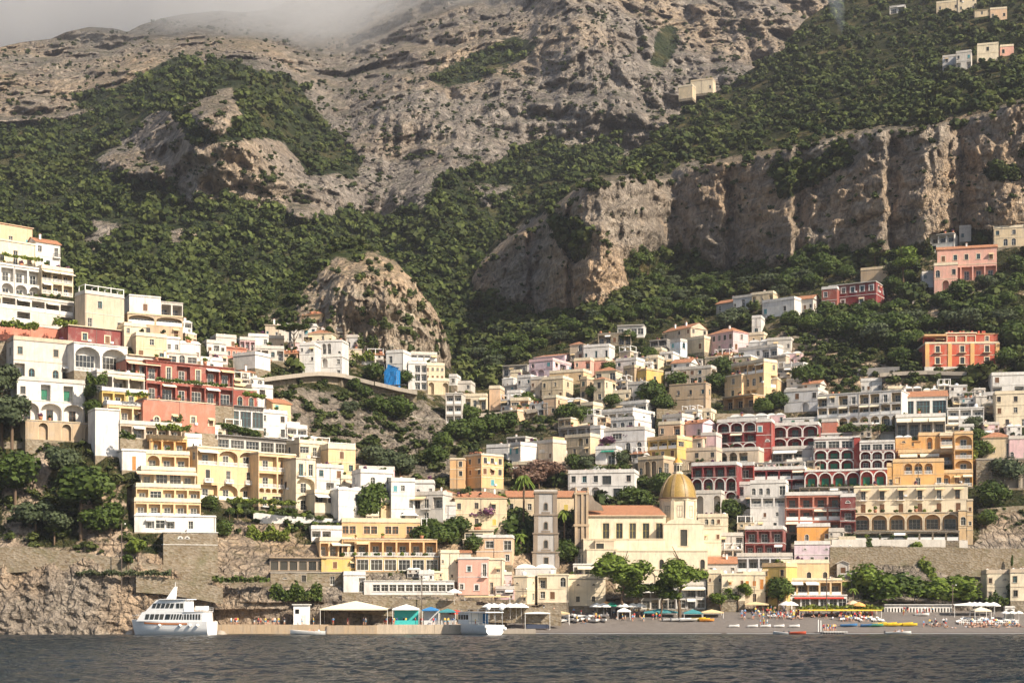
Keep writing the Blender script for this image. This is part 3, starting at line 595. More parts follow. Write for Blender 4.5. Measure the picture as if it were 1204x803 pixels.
def panel(mb, T, x0, x1, z0, z1, hole, depth, m=0, mback=0, surround=None, ms=1):
    """Wall panel in the local plane y=0 facing -y with an opening (cx, halfwidth, sill, spring, rise) sunk by depth."""
    def f(pts, mm): mb.face([T @ Vector(p) for p in pts], mm)
    if hole is None: f([(x0,0,z0),(x1,0,z0),(x1,0,z1),(x0,0,z1)], m); return
    cx, hw, zb, zs, rise = hole; a, b = cx - hw, cx + hw
    top = arch_pts(cx, hw, zb, zs, rise) if rise > 0 else [(a, zs), (b, zs)]
    f([(x0,0,z0),(a,0,z0),(a,0,z1),(x0,0,z1)], m); f([(b,0,z0),(x1,0,z0),(x1,0,z1),(b,0,z1)], m)
    if zb > z0 + .001: f([(a,0,z0),(b,0,z0),(b,0,zb),(a,0,zb)], m)
    for (p, q) in zip(top[:-1], top[1:]): f([(p[0],0,p[1]),(q[0],0,q[1]),(q[0],0,z1),(p[0],0,z1)], m)
    loop = [(a, zb)] + top + [(b, zb)]
    if rise <= 0: loop = [(a, zb), (a, zs), (b, zs), (b, zb)]
    for (p, q) in zip(loop, loop[1:] + loop[:1]):
        if p == q: continue
        f([(q[0],0,q[1]),(p[0],0,p[1]),(p[0],depth,p[1]),(q[0],depth,q[1])], m if depth < .6 else mback)
    f([(p[0], depth, p[1]) for p in reversed(loop)][::-1], mback)
    if surround:
        s = surround; pr = -.045
        def bar(xa, xb, za, zb2):
            mb.box(xa, xb, pr, -.002, za, zb2, ms, T)
        if rise > 0:
            out = arch_pts(cx, hw + s, zb, zs, rise + s)
            for i in range(len(top) - 1):
                p, q, P2, Q2 = top[i], top[i + 1], out[i], out[i + 1]
                f([(p[0],pr,p[1]),(q[0],pr,q[1]),(Q2[0],pr,Q2[1]),(P2[0],pr,P2[1])], ms); f([(P2[0],pr,P2[1]),(Q2[0],pr,Q2[1]),(Q2[0],0,Q2[1]),(P2[0],0,P2[1])], ms); f([(q[0],pr,q[1]),(p[0],pr,p[1]),(p[0],0.01,p[1]),(q[0],0.01,q[1])], ms)
        else: bar(a - s, b + s, zs, zs + s)
        bar(a - s, a, zb, zs); bar(b, b + s, zb, zs)
        if zb > z0 + .3: mb.box(a - s - .08, b + s + .08, -.14, -.002, zb - .12, zb, ms, T)
def ac_mesh():
    if 'ac' in AW: return AW['ac']
    m_ = MB(); m_.box(-.4, .4, -.34, -.02, 0, .55, 0); m_.lathe([(.02, 0), (.2, 0), (.22, .02)], (0, 0, 0), 1, 8); AW['ac'] = m_.mesh('air_conditioner', [plain('tank_white', (.7, .7, .7), .5), plain('iron', (.09, .09, .09))]); return AW['ac']
def facade(mb, parts, T, W, zbase, H, floors, fk='w', trim=.12, rail='r', recess=1.3, band=True, root=None, hs=None):
    """floors: list of cell strings from the top floor down. parts collects (name, mesh, matrix)."""
    fk0 = fk; nf = len(floors); hs = hs or [1] * nf; tot = sum(hs); z1 = H
    for fl, hh in zip(floors, hs):
        fh = H * hh / tot if tot else H; z0 = z1 - fh; rl, rc = rail, recess
        cells = fl if fl else '.'
        # a leading letter+':' changes the railing of this floor
        if len(cells) > 1 and cells[1] == ':': rl = cells[0]; cells = cells[2:]
        n = len(cells); cw = W / n
        zz0, zz1 = z0 + .0, z1
        for i, c in enumerate(cells):
            q_ = RND.random()
            if c == 'w' and q_ < .2: c = 'S'
            if c == 'd' and q_ < .15: c = 'D'
            xa, xb = i * cw, (i + 1) * cw; cx = (xa + xb) / 2 + (RND.uniform(-.04, .04) * cw if c in 'wSD' else 0); fk = RND.choice([fk0, fk0, fk0, 'w', 'b', 'k', 't']) if c in 'wSd' else fk0; H1 = fh; hole = None; sur = trim; dep = .28; win = None; loggia = False
            ww = min(cw * .46, 1.25, fh * .5)
            if c in 'ws': h = min(fh * .5, ww * 1.5); hole = (cx, ww/2, z0 + fh * .3, z0 + fh * .3 + h, 0); win = (ww, h, fk, False, 'w')
            elif c == 'W': ww, h = min(cw*.5, 1.8), fh * .6; hole = (cx, ww/2, z0 + fh * .2, z0 + fh * .2 + h, 0); win = (ww, h, fk, False, 'w')
            elif c == 'V': ww = min(cw * .45, 1.5); h = min(fh * .62, ww * 2.1); hole = (cx, ww/2, z0 + fh * .2, z0 + fh * .2 + h - ww/2, ww/2); win = (ww, h, fk, True, 'w')
            elif c == 'S': h = min(fh * .55, ww * 1.55); hole = (cx, ww/2, z0 + fh * .25, z0 + fh * .25 + h, 0); win = (ww, h, 'b' if fk == 'w' else fk, False, 'S'); dep = .12
            elif c in 'dD': h = fh * .72; hole = (cx, ww/2, z0 + .06, z0 + h, 0); win = (ww, h - .06, fk, False, 'd')
            elif c == 'e': h = fh * .72; hole = (cx, ww/2, z0 + .06, z0 + h, 0); win = (ww, h - .06, 'b' if fk == 'w' else fk, False, 'S'); dep = .12
            elif c == 'a': ww = min(cw * .55, 1.5); h = min(fh * .75, ww * 1.7); hole = (cx, ww/2, z0 + fh * .14, z0 + fh * .14 + h - ww/2, ww/2); win = (ww, h, fk, True, 'w')
            elif c == 'o': r = min(cw * .2, fh * .18, .55); hole = (cx, r, z0 + fh * .5 - .01, z0 + fh * .5, r); win = (r * 2, r, fk, True, 'w')
            elif c == 'G': ww = cw * .82; h = fh * .68; hole = (cx, ww/2, z0 + fh * .1, z0 + fh * .1 + h, 0); win = (ww, h, fk, False, 'w')
            elif c == 'H': ww = cw * .86; h = fh * .5; hole = (cx, ww/2, z0 + fh * .25, z0 + fh * .25 + h, 0); win = (ww, h, fk, False, 'w')
            elif c in 'LMN': loggia = True; hw = cw / 2 - min(.22, cw * .08); hole = (cx, hw, z0 + .05, z0 + fh * .84, 0); dep = rc; sur = 0
            elif c in 'ABC': loggia = True; hw = cw / 2 - min(.28, cw * .1); ri = min(hw, fh * .34); hole = (cx, hw, z0 + .05, z0 + fh * .90 - ri, ri); dep = rc; sur = trim
            elif c == 'O': loggia = True; hw = cw / 2 - min(.28, cw * .1); ri = min(hw, fh * .34); hole = (cx, hw, z0 + .05, z0 + fh * .90 - ri, ri); dep = rc; sur = trim
            panel(mb, T, xa, xb, zz0, zz1, hole, dep, 0, 3 if loggia else 0, sur, 1)
            if win and win[0] > .35: parts.append(('door' if c in 'dDe' else ('shutters' if c == 'S' else 'window'), window_mesh(*win), T @ Matrix.Translation((cx, dep - .06, hole[2]))))
            if c in 'd' : bw = min(cw * .8, 2.2); parts.append(('balcony', rail_mesh(bw, rl, .8), T @ Matrix.Translation((cx, -.01, z0 + .02))))
            if c in 'wSde' and RND.random() < .10 and cw > 2.4: parts.append(('air_conditioner', ac_mesh(), T @ Matrix.Translation((min(cx + ww/2 + .65, xb - .4), -.01, z0 + fh * .25))))
            if c in 'wS' and RND.random() < .12: parts.append(('window_awning', awning_mesh(ww + .5, .9, .45, M_cloth('sand'), 'sandw'), T @ Matrix.Translation((cx, -.02, hole[3] + .25))))
            if loggia and c in 'LM' and cw > 2 and RND.random() < .16: k_ = RND.choice(['cream', 'white', 'sand', 'white']); parts.append(('bay_awning', awning_mesh(hole[1] * 2, 1.0, .5, M_cloth(k_), k_), T @ Matrix.Translation((cx, -.02, hole[3] + .1))))
            if loggia:
                hw = hole[1]; dw = min(hw * 1.1, 1.7) if c in 'LAO' else hw * 1.5
                if c in 'LA' or c in 'MB': parts.append(('door', window_mesh(dw, fh * .62, fk, False, 'd'), T @ Matrix.Translation((cx, dep - .06, z0 + .06))))
                if c == 'C' or c == 'N': parts.append(('shutters', window_mesh(dw * .8, fh * .5, 'g', False, 'S'), T @ Matrix.Translation((cx, dep - .06, z0 + fh * .12))))
                if c != 'O' and z0 >= 0.0: parts.append(('railing', rail_mesh(hw * 2 - .06, rl), T @ Matrix.Translation((cx, .10, z0 + .07))))
        if band and z1 < H - .1: mb.box(-.02, W + .02, -.09, -.003, z1 - .1, z1 + .06, 1, T)
        z1 = z0
    if zbase < 0: panel(mb, T, 0, W, zbase, 0, None, 0, 2)
AW = {}; CUTS = []; HRECT = []
def awning_mesh(w, d, drop, mat, key):
    k = (round(w, 1), round(d, 1), round(drop, 1), key)
    if k in AW: return AW[k]
    mb = MB(); n = 6; w, d = k[0], k[1]
    for i in range(n):
        a, b = i / n, (i + 1) / n; sag = lambda t: -drop * t - .12 * math.sin(t * math.pi)
        mb.face([(-w/2, -d * b, sag(b)), (w/2, -d * b, sag(b)), (w/2, -d * a, sag(a)), (-w/2, -d * a, sag(a))], 0)
        mb.face([(-w/2, -d * a, sag(a) - .03), (w/2, -d * a, sag(a) - .03), (w/2, -d * b, sag(b) - .03), (-w/2, -d * b, sag(b) - .03)], 0)
    mb.box(-w/2, w/2, -d - .03, -d, -drop - .22, -drop + .02, 0)
    for sx in (-1, 1): mb.box(sx * w/2 - .02, sx * w/2 + .02, -d, 0, -.05 - drop * .5, -.01 - drop * .5, 1)
    AW[k] = mb.mesh('awning', [mat, MW()]); return AW[k]
def M_cloth(k, c=None):
    d = dict(cream=(.70, .62, .46), white=(.76, .74, .69), orange=(.72, .36, .12), green=(.03, .22, .15), teal=(.06, .22, .24), blue=(.05, .20, .42), sand=(.62, .47, .27), peach=(.72, .50, .34), red=(.5, .06, .04), yellow=(.75, .52, .08))
    return plain('canvas_' + k, c or d[k], .85, .1, var=.12)
UNIT = {}
def roof_bits(kind):
    if kind in UNIT: return UNIT[kind]
    mb = MB()
    if kind == 'chimney': mb.box(-.3, .3, -.3, .3, -.3, 1.1, 0); mb.box(-.4, .4, -.4, .4, 1.1, 1.22, 0); mb.box(-.2, .2, -.2, .2, 1.22, 1.5, 0); mb.box(-.35, .35, -.35, .35, 1.5, 1.6, 1); mats = [MW(), M_tile()]
    if kind == 'water_tank': mb.lathe([(.02, 0), (.55, 0), (.6, .1), (.6, 1.0), (.5, 1.15), (.2, 1.2), (.2, 1.28), (.01, 1.3)], n=12); mats = [plain('tank_white', (.7, .7, .7), .5)]
    if kind == 'satellite_dish': mb.tube([(0, 0, 0), (0, 0, .9)], .03, 1); mb.lathe([(.02, .0), (.25, .05), (.42, .16)], (0, 0, 0), 0, 10); mats = [plain('tank_white', (.7, .7, .7), .5), plain('iron', (.09, .09, .09))]; 
    if kind == 'roof_cupola': mb.lathe([(1.5, -.1), (1.5, .25), (1.35, .7), (1.0, 1.1), (.5, 1.35), (.02, 1.42)], n=14); mats = [MW()]
    UNIT[kind] = mb.mesh(kind, mats); return UNIT[kind]
def house(label, x0, x1, yt, yb, a, col, floors, side=None, roof='flat', fk='w', trim=None, rail='r', name='house', cat=None, D=None, Y=None, dY=0, band=True, group=None, recess=1.3,
          base=None, hs=None, par=.8, bits=2, tw=.12, over=0.0, back=None, awn=None, under=9.0, pergola=None, base_mat=None, sidecol=None, quoin=None, rise=None):
    """Stand a house so that its front spans photo columns x0..x1 and rows yt..yb; a: turn of the front in degrees (positive looks right)."""
    xm = (x0 + x1) / 2; Yc = (ground(xm, yb) if Y is None else Y) + dY; ar = math.radians(a); ca, sa = math.cos(ar), math.sin(ar)
    kc, k0, k1 = (xm - CX) / F, (x0 - CX) / F, (x1 - CX) / F
    t0 = (k0 - kc) * Yc / (ca - k0 * sa); t1 = (k1 - kc) * Yc / (ca - k1 * sa)
    W = t1 - t0; zb, zt = PZ(yb, Yc), PZ(yt, Yc); H = max(zt - zb, 1.0)
    org = Vector((kc * Yc + t0 * ca, Yc + t0 * sa, zb))
    if side:      # side = (photo column where the side wall ends, floors)
        xs_, sf = side; ks = (xs_ - CX) / F
        if a <= 0 or xs_ > x1: c = Vector((kc * Yc + t1 * ca, Yc + t1 * sa)); D_ = (ks * c.y - c.x) / (-sa - ks * ca) if abs(-sa - ks * ca) > .05 else 8
        else: c = Vector((org.x, org.y)); D_ = (ks * c.y - c.x) / (-sa - ks * ca) if abs(-sa - ks * ca) > .05 else 8
        if D is None: D = min(max(D_, 3.0), 26.0)
    D = D or min(max(7.0, W * .6), 12.0)
    right_side = side is not None and (side[0] > x1)
    if trim is None: trim = 'white' if col in ('white', 'dred', 'red', 'maroon', 'brick') else dict(beige='offwhite', tan='ltan', ltan='lcream', peach='lcream', dpeach='lcream', yellow='lyellow', lyellow='lcream', ochre='lyellow', cream='lcream', lcream='lcream', stone='stone', pink='lcream').get(col, 'offwhite')
    pk = lambda w: CX + F * w[0] / w[1]
    q0, q1 = (org.x, org.y), (org.x + W * ca, org.y + W * sa)
    CUTS.append((pk(q0), pk(q1), q0, (ca, sa), zb, zt, recess + .6))
    if side:
        b_ = q1 if (side[0] > x1) else q0; e_ = (b_[0] - D * sa, b_[1] + D * ca); CUTS.append((min(pk(b_), pk(e_)), max(pk(b_), pk(e_)), b_, (-sa, ca), zb, zt, min(recess, 1.0) + .6))
    HRECT.append([(x0, yt), (x1, yt), (x1, yb), (x0, yb)])
    if side: HRECT.append([(min(x1, side[0]), yt), (max(side[0], x0), yt), (max(side[0], x0), yb), (min(x1, side[0]), yb)])
    root = empty(name, org, ar); tag(root, label, cat or 'house', group)
    mb = MB(); parts = []; I = Matrix.Identity(4); zlow = -under
    facade(mb, parts, I, W, zlow, H, floors.split('/'), fk, tw, rail, recess, band, hs=hs)
    sfl = side[1].split('/') if side else ['.']
    TR = Matrix.Translation((W, 0, 0)) @ Matrix.Rotation(math.pi/2, 4, 'Z'); TL = Matrix.Translation((0, D, 0)) @ Matrix.Rotation(-math.pi/2, 4, 'Z'); TB = Matrix.Translation((W, D, 0)) @ Matrix.Rotation(math.pi, 4, 'Z')
    auto = ['w.w'[:max(1, int(D / 3.5))] if RND.random() < .6 else '.' for _ in floors.split('/')]
    shs = hs if side and len(sfl) == len(floors.split('/')) else None
    facade(mb, parts, TR, D, zlow, H, sfl if right_side else ['.'], fk, tw, rail, min(recess, 1.0), band and right_side and len(sfl) > 1, hs=shs if right_side else None)
    facade(mb, parts, TL, D, zlow, H, sfl if (side and not right_side) else (auto if not side else ['.']), fk, tw, rail, min(recess, 1.0), False, hs=shs if (side and not right_side) else None)
    facade(mb, parts, TB, W, zlow, H, ['.'])
    o = over
    wallm = [M_stone() if col == 'stone' else wall(col), wall(trim) if trim in PAL else MW(), (M_stone() if (base_mat or 'stone') == 'stone' else wall(base_mat)), wall(back or col)]
    mb.obj('wall', wallm, root)
    rb = MB()
    if roof in ('flat', 'terrace', 'slab'):
        rb.box(.0, W, .0, D, H - .25, H - .02, 0)
        rb.box(-.12, W + .12, -.12 - (o if roof == 'slab' else 0), D + .1, H + .003, H + .2, 1)
        if roof != 'slab' and par > 0:
            for (a0, a1, b0, b1) in ((0, W, 0, .22), (0, W, D - .22, D), (0, .22, .22, D - .22), (W - .22, W, .22, D - .22)): rb.box(a0, a1, b0, b1, H + .2, H + .2 + par, 1)
        rm = [plain('roof_screed', (.42, .39, .35), .9, .1, var=.3), wall(trim) if trim in PAL else MW()]
    elif roof in ('gable', 'gableside', 'hip', 'shed'):
        e = .35; r = rise or min(W, D) * .26; x_, X_, y_, Y_ = -e, W + e, -e, D + e; zz = H + .02
        if roof == 'gable':      # ridge runs along the front
            A = [(x_, y_, zz), (X_, y_, zz), (X_, D/2, zz + r), (x_, D/2, zz + r)]; B = [(X_, Y_, zz), (x_, Y_, zz), (x_, D/2, zz + r), (X_, D/2, zz + r)]
            rb.face(A, 0); rb.face(B, 0); rb.face([(x_, y_, zz - .18), (X_, y_, zz - .18), (X_, y_, zz), (x_, y_, zz)], 0)
            for X in (0, W): rb.face([(X, 0, H), (X, D, H), (X, D/2, H + r - .1)], 1)
            rb.face([(x_, y_, zz - .18), (x_, Y_, zz - .18), (X_, Y_, zz - .18), (X_, y_, zz - .18)], 1)
        elif roof == 'gableside':
            A = [(x_, y_, zz), (W/2, y_, zz + r), (W/2, Y_, zz + r), (x_, Y_, zz)]; B = [(W/2, y_, zz + r), (X_, y_, zz), (X_, Y_, zz), (W/2, Y_, zz + r)]
            rb.face(A[::-1], 0); rb.face(B[::-1], 0)
            for Yv in (0, D): rb.face([(0, Yv, H), (W, Yv, H), (W/2, Yv, H + r - .1)], 1)
            rb.face([(x_, y_, zz), (W/2, y_, zz + r), (W/2, y_, zz + r - .18), (x_, y_, zz - .18)], 1); rb.face([(X_, y_, zz), (W/2, y_, zz + r), (W/2, y_, zz + r - .18), (X_, y_, zz - .18)], 1)
        elif roof == 'hip':
            q = min(W, D) / 2; a0, a1 = ((q, D/2), (W - q, D/2)) if W >= D else ((W/2, q), (W/2, D - q))
            R0, R1 = (a0[0], a0[1], zz + r), (a1[0], a1[1], zz + r); c = [(x_, y_, zz), (X_, y_, zz), (X_, Y_, zz), (x_, Y_, zz)]
            if W >= D: rb.face([c[0], c[1], R1, R0], 0); rb.face([c[2], c[3], R0, R1], 0); rb.face([c[1], c[2], R1], 0); rb.face([c[3], c[0], R0], 0)
            else: rb.face([c[0], c[1], R0], 0); rb.face([c[1], c[2], R1, R0], 0); rb.face([c[2], c[3], R1], 0); rb.face([c[3], c[0], R0, R1], 0)
            rb.box(x_ + .05, X_ - .05, y_ + .05, Y_ - .05, H - .16, H + .01, 1)
        else:
            rb.face([(x_, y_, zz), (X_, y_, zz), (X_, Y_, zz + r), (x_, Y_, zz + r)], 0); rb.face([(x_, y_, zz - .2), (X_, y_, zz - .2), (X_, y_, zz), (x_, y_, zz)], 1)
            for X in (0, W): rb.face([(X, 0, H), (X, D, H), (X, D, H + r)], 1)
        rm = [M_tile(), wall(col)]
    elif roof == 'vault':
        n = max(2, int(W / 4.0)); w = W / n
        rb.box(0, W, 0, D, H - .25, H - .02, 0); rb.box(-.1, W + .1, -.1, D, H + .003, H + .16, 1)
        for i in range(n):
            rows = [[(i * w + w/2 - math.cos(t) * w * .46, d, H + .15 + math.sin(t) * w * .2) for t in [math.pi * q / 8 for q in range(9)]] for d in (.4, D - .3)]
            rb.grid(rows, 1); rb.face(rows[0], 1)
        rm = [MW(), MW()]
    ro = rb.obj('roof', rm, root)
    top = H + .2
    for k in range(bits):
        if roof in ('hip', 'gable', 'gableside', 'shed'): kind = 'chimney'
        else: kind = RND.choice(['chimney', 'water_tank', 'satellite_dish', 'chimney', 'water_tank'])
        if roof == 'slab' or W < 3: break
        s = RND.uniform(.7, 1.0); x, y = RND.uniform(.9, W - .9), RND.uniform(1.0, D - 1.0); zc = top + (min(W, D) * .16 if roof in ('hip', 'gable', 'gableside', 'shed') else 0)
        b = link(kind, roof_bits(kind), ro, (x, y, zc), RND.uniform(0, 1) if kind == 'satellite_dish' else 0, s)
        if kind == 'satellite_dish': b.rotation_euler = (1.0, 0, RND.uniform(-.2, 1.2)); b.location.z += .6
    if H > 3.5 and RND.random() < .6:
        x = W * RND.choice([.02, .98, .5]); dp = MB(); dp.tube([(x, -.09, -3), (x, -.09, H - .1)], .05, 0, 5); dp.obj('drainpipe', [plain('pipe_grey', (.2, .17, .14))], root)
    for nm, me, M in parts:
        ob = link(nm, me, root); ob.matrix_local = M
    if awn:      # (cloth, floor index from the top, list of (from, to) fractions, depth)
        cl, fi, spans, dd = awn; nf = len(floors.split('/')); hh = hs or [1] * nf; z1 = H * (1 - sum(hh[:fi]) / sum(hh))
        for s0, s1 in spans: link('awning', awning_mesh((s1 - s0) * W, dd, dd * .42, M_cloth(cl), cl), root, ((s0 + s1) / 2 * W, -.1, z1 - .35))
    if pergola:  # slender posts and beams on the roof: (height, cloth or None)
        ph = pergola[0]; pb = MB(); nx = max(2, int(W / 3.2)); pm = [MW(), M_cloth(pergola[1]) if len(pergola) > 1 and pergola[1] else MW()]
        for i in range(nx + 1):
            for yy in (.15, min(D - .3, 4.0)): x = .1 + (W - .2) * i / nx; pb.box(x - .09, x + .09, yy - .09, yy + .09, top - .2, top + ph, 0)
            x = .1 + (W - .2) * i / nx; pb.box(x - .07, x + .07, -.1, min(D, 4.3), top + ph, top + ph + .12, 0)
        pb.box(0, W, .05, .25, top + ph - .16, top + ph - .002, 0)
        if len(pergola) > 1 and pergola[1]: pb.box(-.1, W + .1, -.2, min(D, 4.4), top + ph + .13, top + ph + .18, 1)
        pb.obj('pergola', pm, root)
    root['H'] = H; root['W'] = W
    return root
def hedge_box(label, x0, x1, y, hgt, dep, Y=None, a=0, mat=None, name='hedge', seed=1, group=None, dens=26):
    """A run of foliage between two photo columns, foot at row y."""
    xm = (x0 + x1) / 2; Yc = ground(xm, y) if Y is None else Y; ar = math.radians(a)
    W = (x1 - x0) / F * Yc / max(.3, math.cos(ar)); r = np.random.RandomState(seed); n = int(W * dens * max(hgt, .8)); 
    p = np.stack([r.uniform(-W/2, W/2, n), r.uniform(-dep/2, dep/2, n), r.uniform(0, 1, n) ** .8 * hgt * (.75 + .3 * perlin(r.uniform(0, 9, n), np.zeros(n), np.zeros(n)))], -1)
    p[:, 2] *= .8 + .25 * np.sin(p[:, 0] * 1.3 + seed)
    nr = r.normal(size=(n, 3)); nr /= np.linalg.norm(nr, axis=1)[:, None]; t = np.cross(nr, r.normal(size=(n, 3))); t /= np.linalg.norm(t, axis=1)[:, None]; b = np.cross(nr, t); s = r.uniform(.12, .3, n)[:, None]
    V = np.stack([p - t*s - b*s, p + t*s - b*s, p + t*s + b*s, p - t*s + b*s], 1).reshape(-1, 3)
    o = link(name, np_mesh(name, V, np.arange(n * 4).reshape(n, 4), [mat or ML_oak], False, {'tint': np.repeat(r.uniform(0, 1, n), 4)}), None, P(xm, y, Yc), ar)
    tag(o, label, 'hedge' if 'hedge' in name else 'climbing plant', group); return o
# ================================================================ the left hillside
H = house
H('peach blank gable end at the very top of the left hillside', -14, 38, 264, 294, 42, 'peach', 'w.w.w', roof='shed', rise=2.0, bits=0)
H('pale peach terrace house with small windows just below the topmost peach gable', -22, 42, 284, 318, 40, 'lcream', 'wwdw', roof='flat', bits=1, par=.3)
H('white stepped house end beside the pale peach terrace house, near the hilltop', 42, 71, 286, 318, 38, 'white', 's.d/.w.', roof='gable', trim='white', bits=1)
H('white hotel wing with rectangular loggias above three arches, left hilltop', -16, 49, 313, 351, 40, 'white', 'LLLL/AAAA', side=None, rail='r', recess=1.6, bits=0, par=.3)
H('narrow run of awning-covered balconies beside the white arched hotel wing', 49, 86, 318, 347, 40, 'cream', 'LLL/LLL', rail='b', recess=1.8, awn=('cream', 0, [(0, .5), (.52, 1)], 1.6), bits=0)
H('long dark-recessed terrace building under the white arched hotel wing', -16, 87, 351, 380, 40, 'offwhite', 'p:MMMMMM/..M..M', rail='p', recess=3.0, bits=0, par=.5, pergola=None)
H('salmon terrace wall building with round lamps along its top', -10, 80, 383, 404, 40, 'salmon', '......', bits=0, par=.4, trim='offwhite')
H('weathered beige house with a roof terrace pergola above the red-brown house', 100, 146, 348, 392, 40, 'beige', '.w../d..w', side=(88, '../..'), pergola=(2.2, None), bits=1, rail='r')
H('white cube house with one brown shutter standing on two shallow arches', 152, 189, 349, 371, 25, 'white', '.S.', side=None, over=.3, bits=1, par=.2, D=9)
H('pergola terrace at the right end of the white cube house', 189, 215, 356, 372, 25, 'offwhite', 'MM', recess=4, par=.0, roof='slab', bits=0, D=8)
H('tan stone base with two wide shallow arches below the white cube house', 150, 215, 371, 398, 25, 'tan', 'BB/.w.w', bits=0, par=.2, hs=[1, 1.4], rail='p')
H('small tumbledown pale house behind the red-brown house', 146, 172, 384, 408, 30, 'cream', 'w.d/..w', bits=2)
H('tan and white house with a stepped roof above the long red hotel', 160, 196, 396, 424, 30, 'ltan', '.w./w.d', side=None, bits=2)
H('little white barrel-roofed house at the right shoulder of the left hill', 206, 236, 404, 424, 20, 'white', 'w.aw', roof='vault', bits=2)
H('white roof-terrace house with small dark windows on the left hill crest', 186, 212, 398, 416, 25, 'white', '.ww', roof='flat', bits=2, par=.4)
H('white house with a curved awning above the end of the long red hotel', 196, 232, 416, 430, 25, 'offwhite', 'HaH', bits=1, par=.3)
H('red-brown house with two cream-framed windows above a pair of white arches', 80, 146, 386, 408, 35, 'maroon', '.w.w.', side=(60, '..'), trim='cream', roof='slab', over=.4, bits=2, tw=.25)
H('white double-arched glazed veranda under the red-brown house', 87, 150, 406, 438, 35, 'white', 'BB', recess=2.2, bits=0, par=.1, rail='b', fk='w', hs=[1])
H('large white house with arched doors, left of the red-brown house', 16, 86, 402, 449, 32, 'offwhite', 'w..w./p:Ma.aM', side=(0, '.w/..'), recess=1.6, fk='t', bits=2, trim='beige')
H('white three-arched house standing on tan masonry pillars', 20, 100, 449, 496, 30, 'white', 'w.N.N./r:AAA', hs=[1, 1.05], rail='r', recess=1.8, bits=0, fk='b', trim='offwhite', under=1)
H('tan masonry substructure with pillars under the three-arched white house', 30, 112, 496, 518, 30, 'tan', '.O.O.O', recess=1.0, bits=0, par=0, roof='slab')
H('salmon low block with a cream awning, right of the double-arched veranda', 148, 186, 424, 448, 35, 'salmon', 'LdL', awn=('peach', 0, [(0, 1)], 1.8), bits=1, recess=1.6)
H('balcony house with a dark pergola recess below the double-arched veranda', 114, 170, 440, 463, 35, 'offwhite', 'b:MMM', recess=3, bits=1, rail='b', par=.5)
H('yellow two-window house over a laundry balcony on the stepped terraces', 120, 174, 461, 478, 34, 'ochre', 'LLdL', recess=1.2, rail='r', bits=0, trim='white')
H('wide balcony house with thin white posts, fourth of the stepped terraces', 126, 186, 477, 500, 32, 'lyellow', 'LLLL', side=(112, '.'), recess=1.8, rail='r', bits=0, trim='white', sidecol='white')
H('grey-railed terrace house above the yellow balconies of the stepped terraces', 141, 214, 500, 516, 30, 'beige', 'LMLML', recess=1.6, rail='r', bits=1)
H('yellow balcony house with hanging plants on the stepped terraces', 176, 220, 516, 534, 28, 'yellow', 'LLL', recess=1.6, rail='r', bits=0, side=(143, 'LL'))
H('white cube with orange shutters on the left flank of the stepped terraces', 143, 172, 530, 553, 25, 'white', '.e.', fk='o', bits=0, side=None, par=.3)
H('yellow arcade balcony beside the white cube with orange shutters', 172, 223, 534, 553, 25, 'lyellow', 'ALL', recess=1.8, bits=0, rail='r')
H('glass-fronted balcony house with a wide peach canopy, middle of the stepped terraces', 166, 230, 553, 573, 25, 'lcream', 'LGGL', recess=1.4, bits=0, rail='b', awn=('peach', 0, [(-.1, 1.02)], 1.6), fk='w')
H('yellow house with a large pale blue window low on the stepped terraces', 160, 236, 573, 592, 22, 'lyellow', 'LHLLL', recess=1.2, bits=0, rail='r', side=(151, '.'))
H('yellow and white balcony house with two french doors, lowest yellow of the stepped terraces', 158, 236, 590, 608, 20, 'lyellow', 'LLLLL', recess=1.2, bits=0, rail='p', side=(152, '.'))
H('long white house at the foot of the stepped terraces, over a stone wall', 158, 254, 607, 626, 16, 'white', '.LHM.d..', recess=.8, bits=2, rail='p', par=.2)
H('grey stone sea wall building with two white oval windows', 192, 256, 626, 668, 14, 'stone', '..oo..../........', trim='white', bits=0, par=.0, tw=.3, roof='slab', fk='k', hs=[1, 2])
H('white tall flank wall house left of the stepped terraces', 112, 141, 482, 536, 30, 'white', '..', bits=0, par=.2)
H('long maroon upper storey with cream-framed doors of the red hotel', 150, 200, 420, 446, 36, 'maroon', 'ddd', trim='cream', tw=.25, roof='slab', over=1.0, bits=1, name='hotel', cat='hotel')
H('long red hotel with maroon balconies under an orange tiled eave', 172, 275, 428, 474, 36, 'brick', 'r:LdLdLL/r:LMLMLM', trim='cream', recess=1.4, tw=.25, bits=3, roof='shed', rise=.8, name='hotel', cat='hotel')
H('salmon red lower block with cream-framed windows under the long red hotel', 168, 253, 472, 507, 34, 'salmon', '.a.w.w.w', trim='cream', tw=.35, bits=0, name='hotel', cat='hotel', par=0)
H('white glass-fronted pavilion at the right end of the red hotel', 253, 310, 478, 504, 34, 'white', 'GGGG', fk='t', roof='slab', over=1.2, bits=0, trim='dgrey')
H('blue-glazed veranda under the creeper at the right end of the red hotel', 262, 302, 458, 480, 36, 'brick', 'aaa', fk='t', bits=0, trim='cream', roof='flat', par=.3)
H('white terraced house stepping down behind the red hotel', 296, 321, 456, 482, 32, 'white', '.M./w.w', bits=1, recess=2)
H('yellow gabled house behind the white terraced house at the red hotel end', 320, 342, 474, 500, 45, 'lyellow', 'w./.w', roof='gable', bits=0)
H('white three-storey house below the yellow gabled house', 305, 338, 486, 514, 34, 'white', 'w.w/d.d', bits=1, side=None)
H('glazed white roof pavilion running above the yellow hotel', 234, 340, 514, 534, 40, 'offwhite', 'GGGGGG', fk='w', roof='slab', over=.9, bits=0, trim='dgrey', name='hotel_pavilion', cat='pavilion')
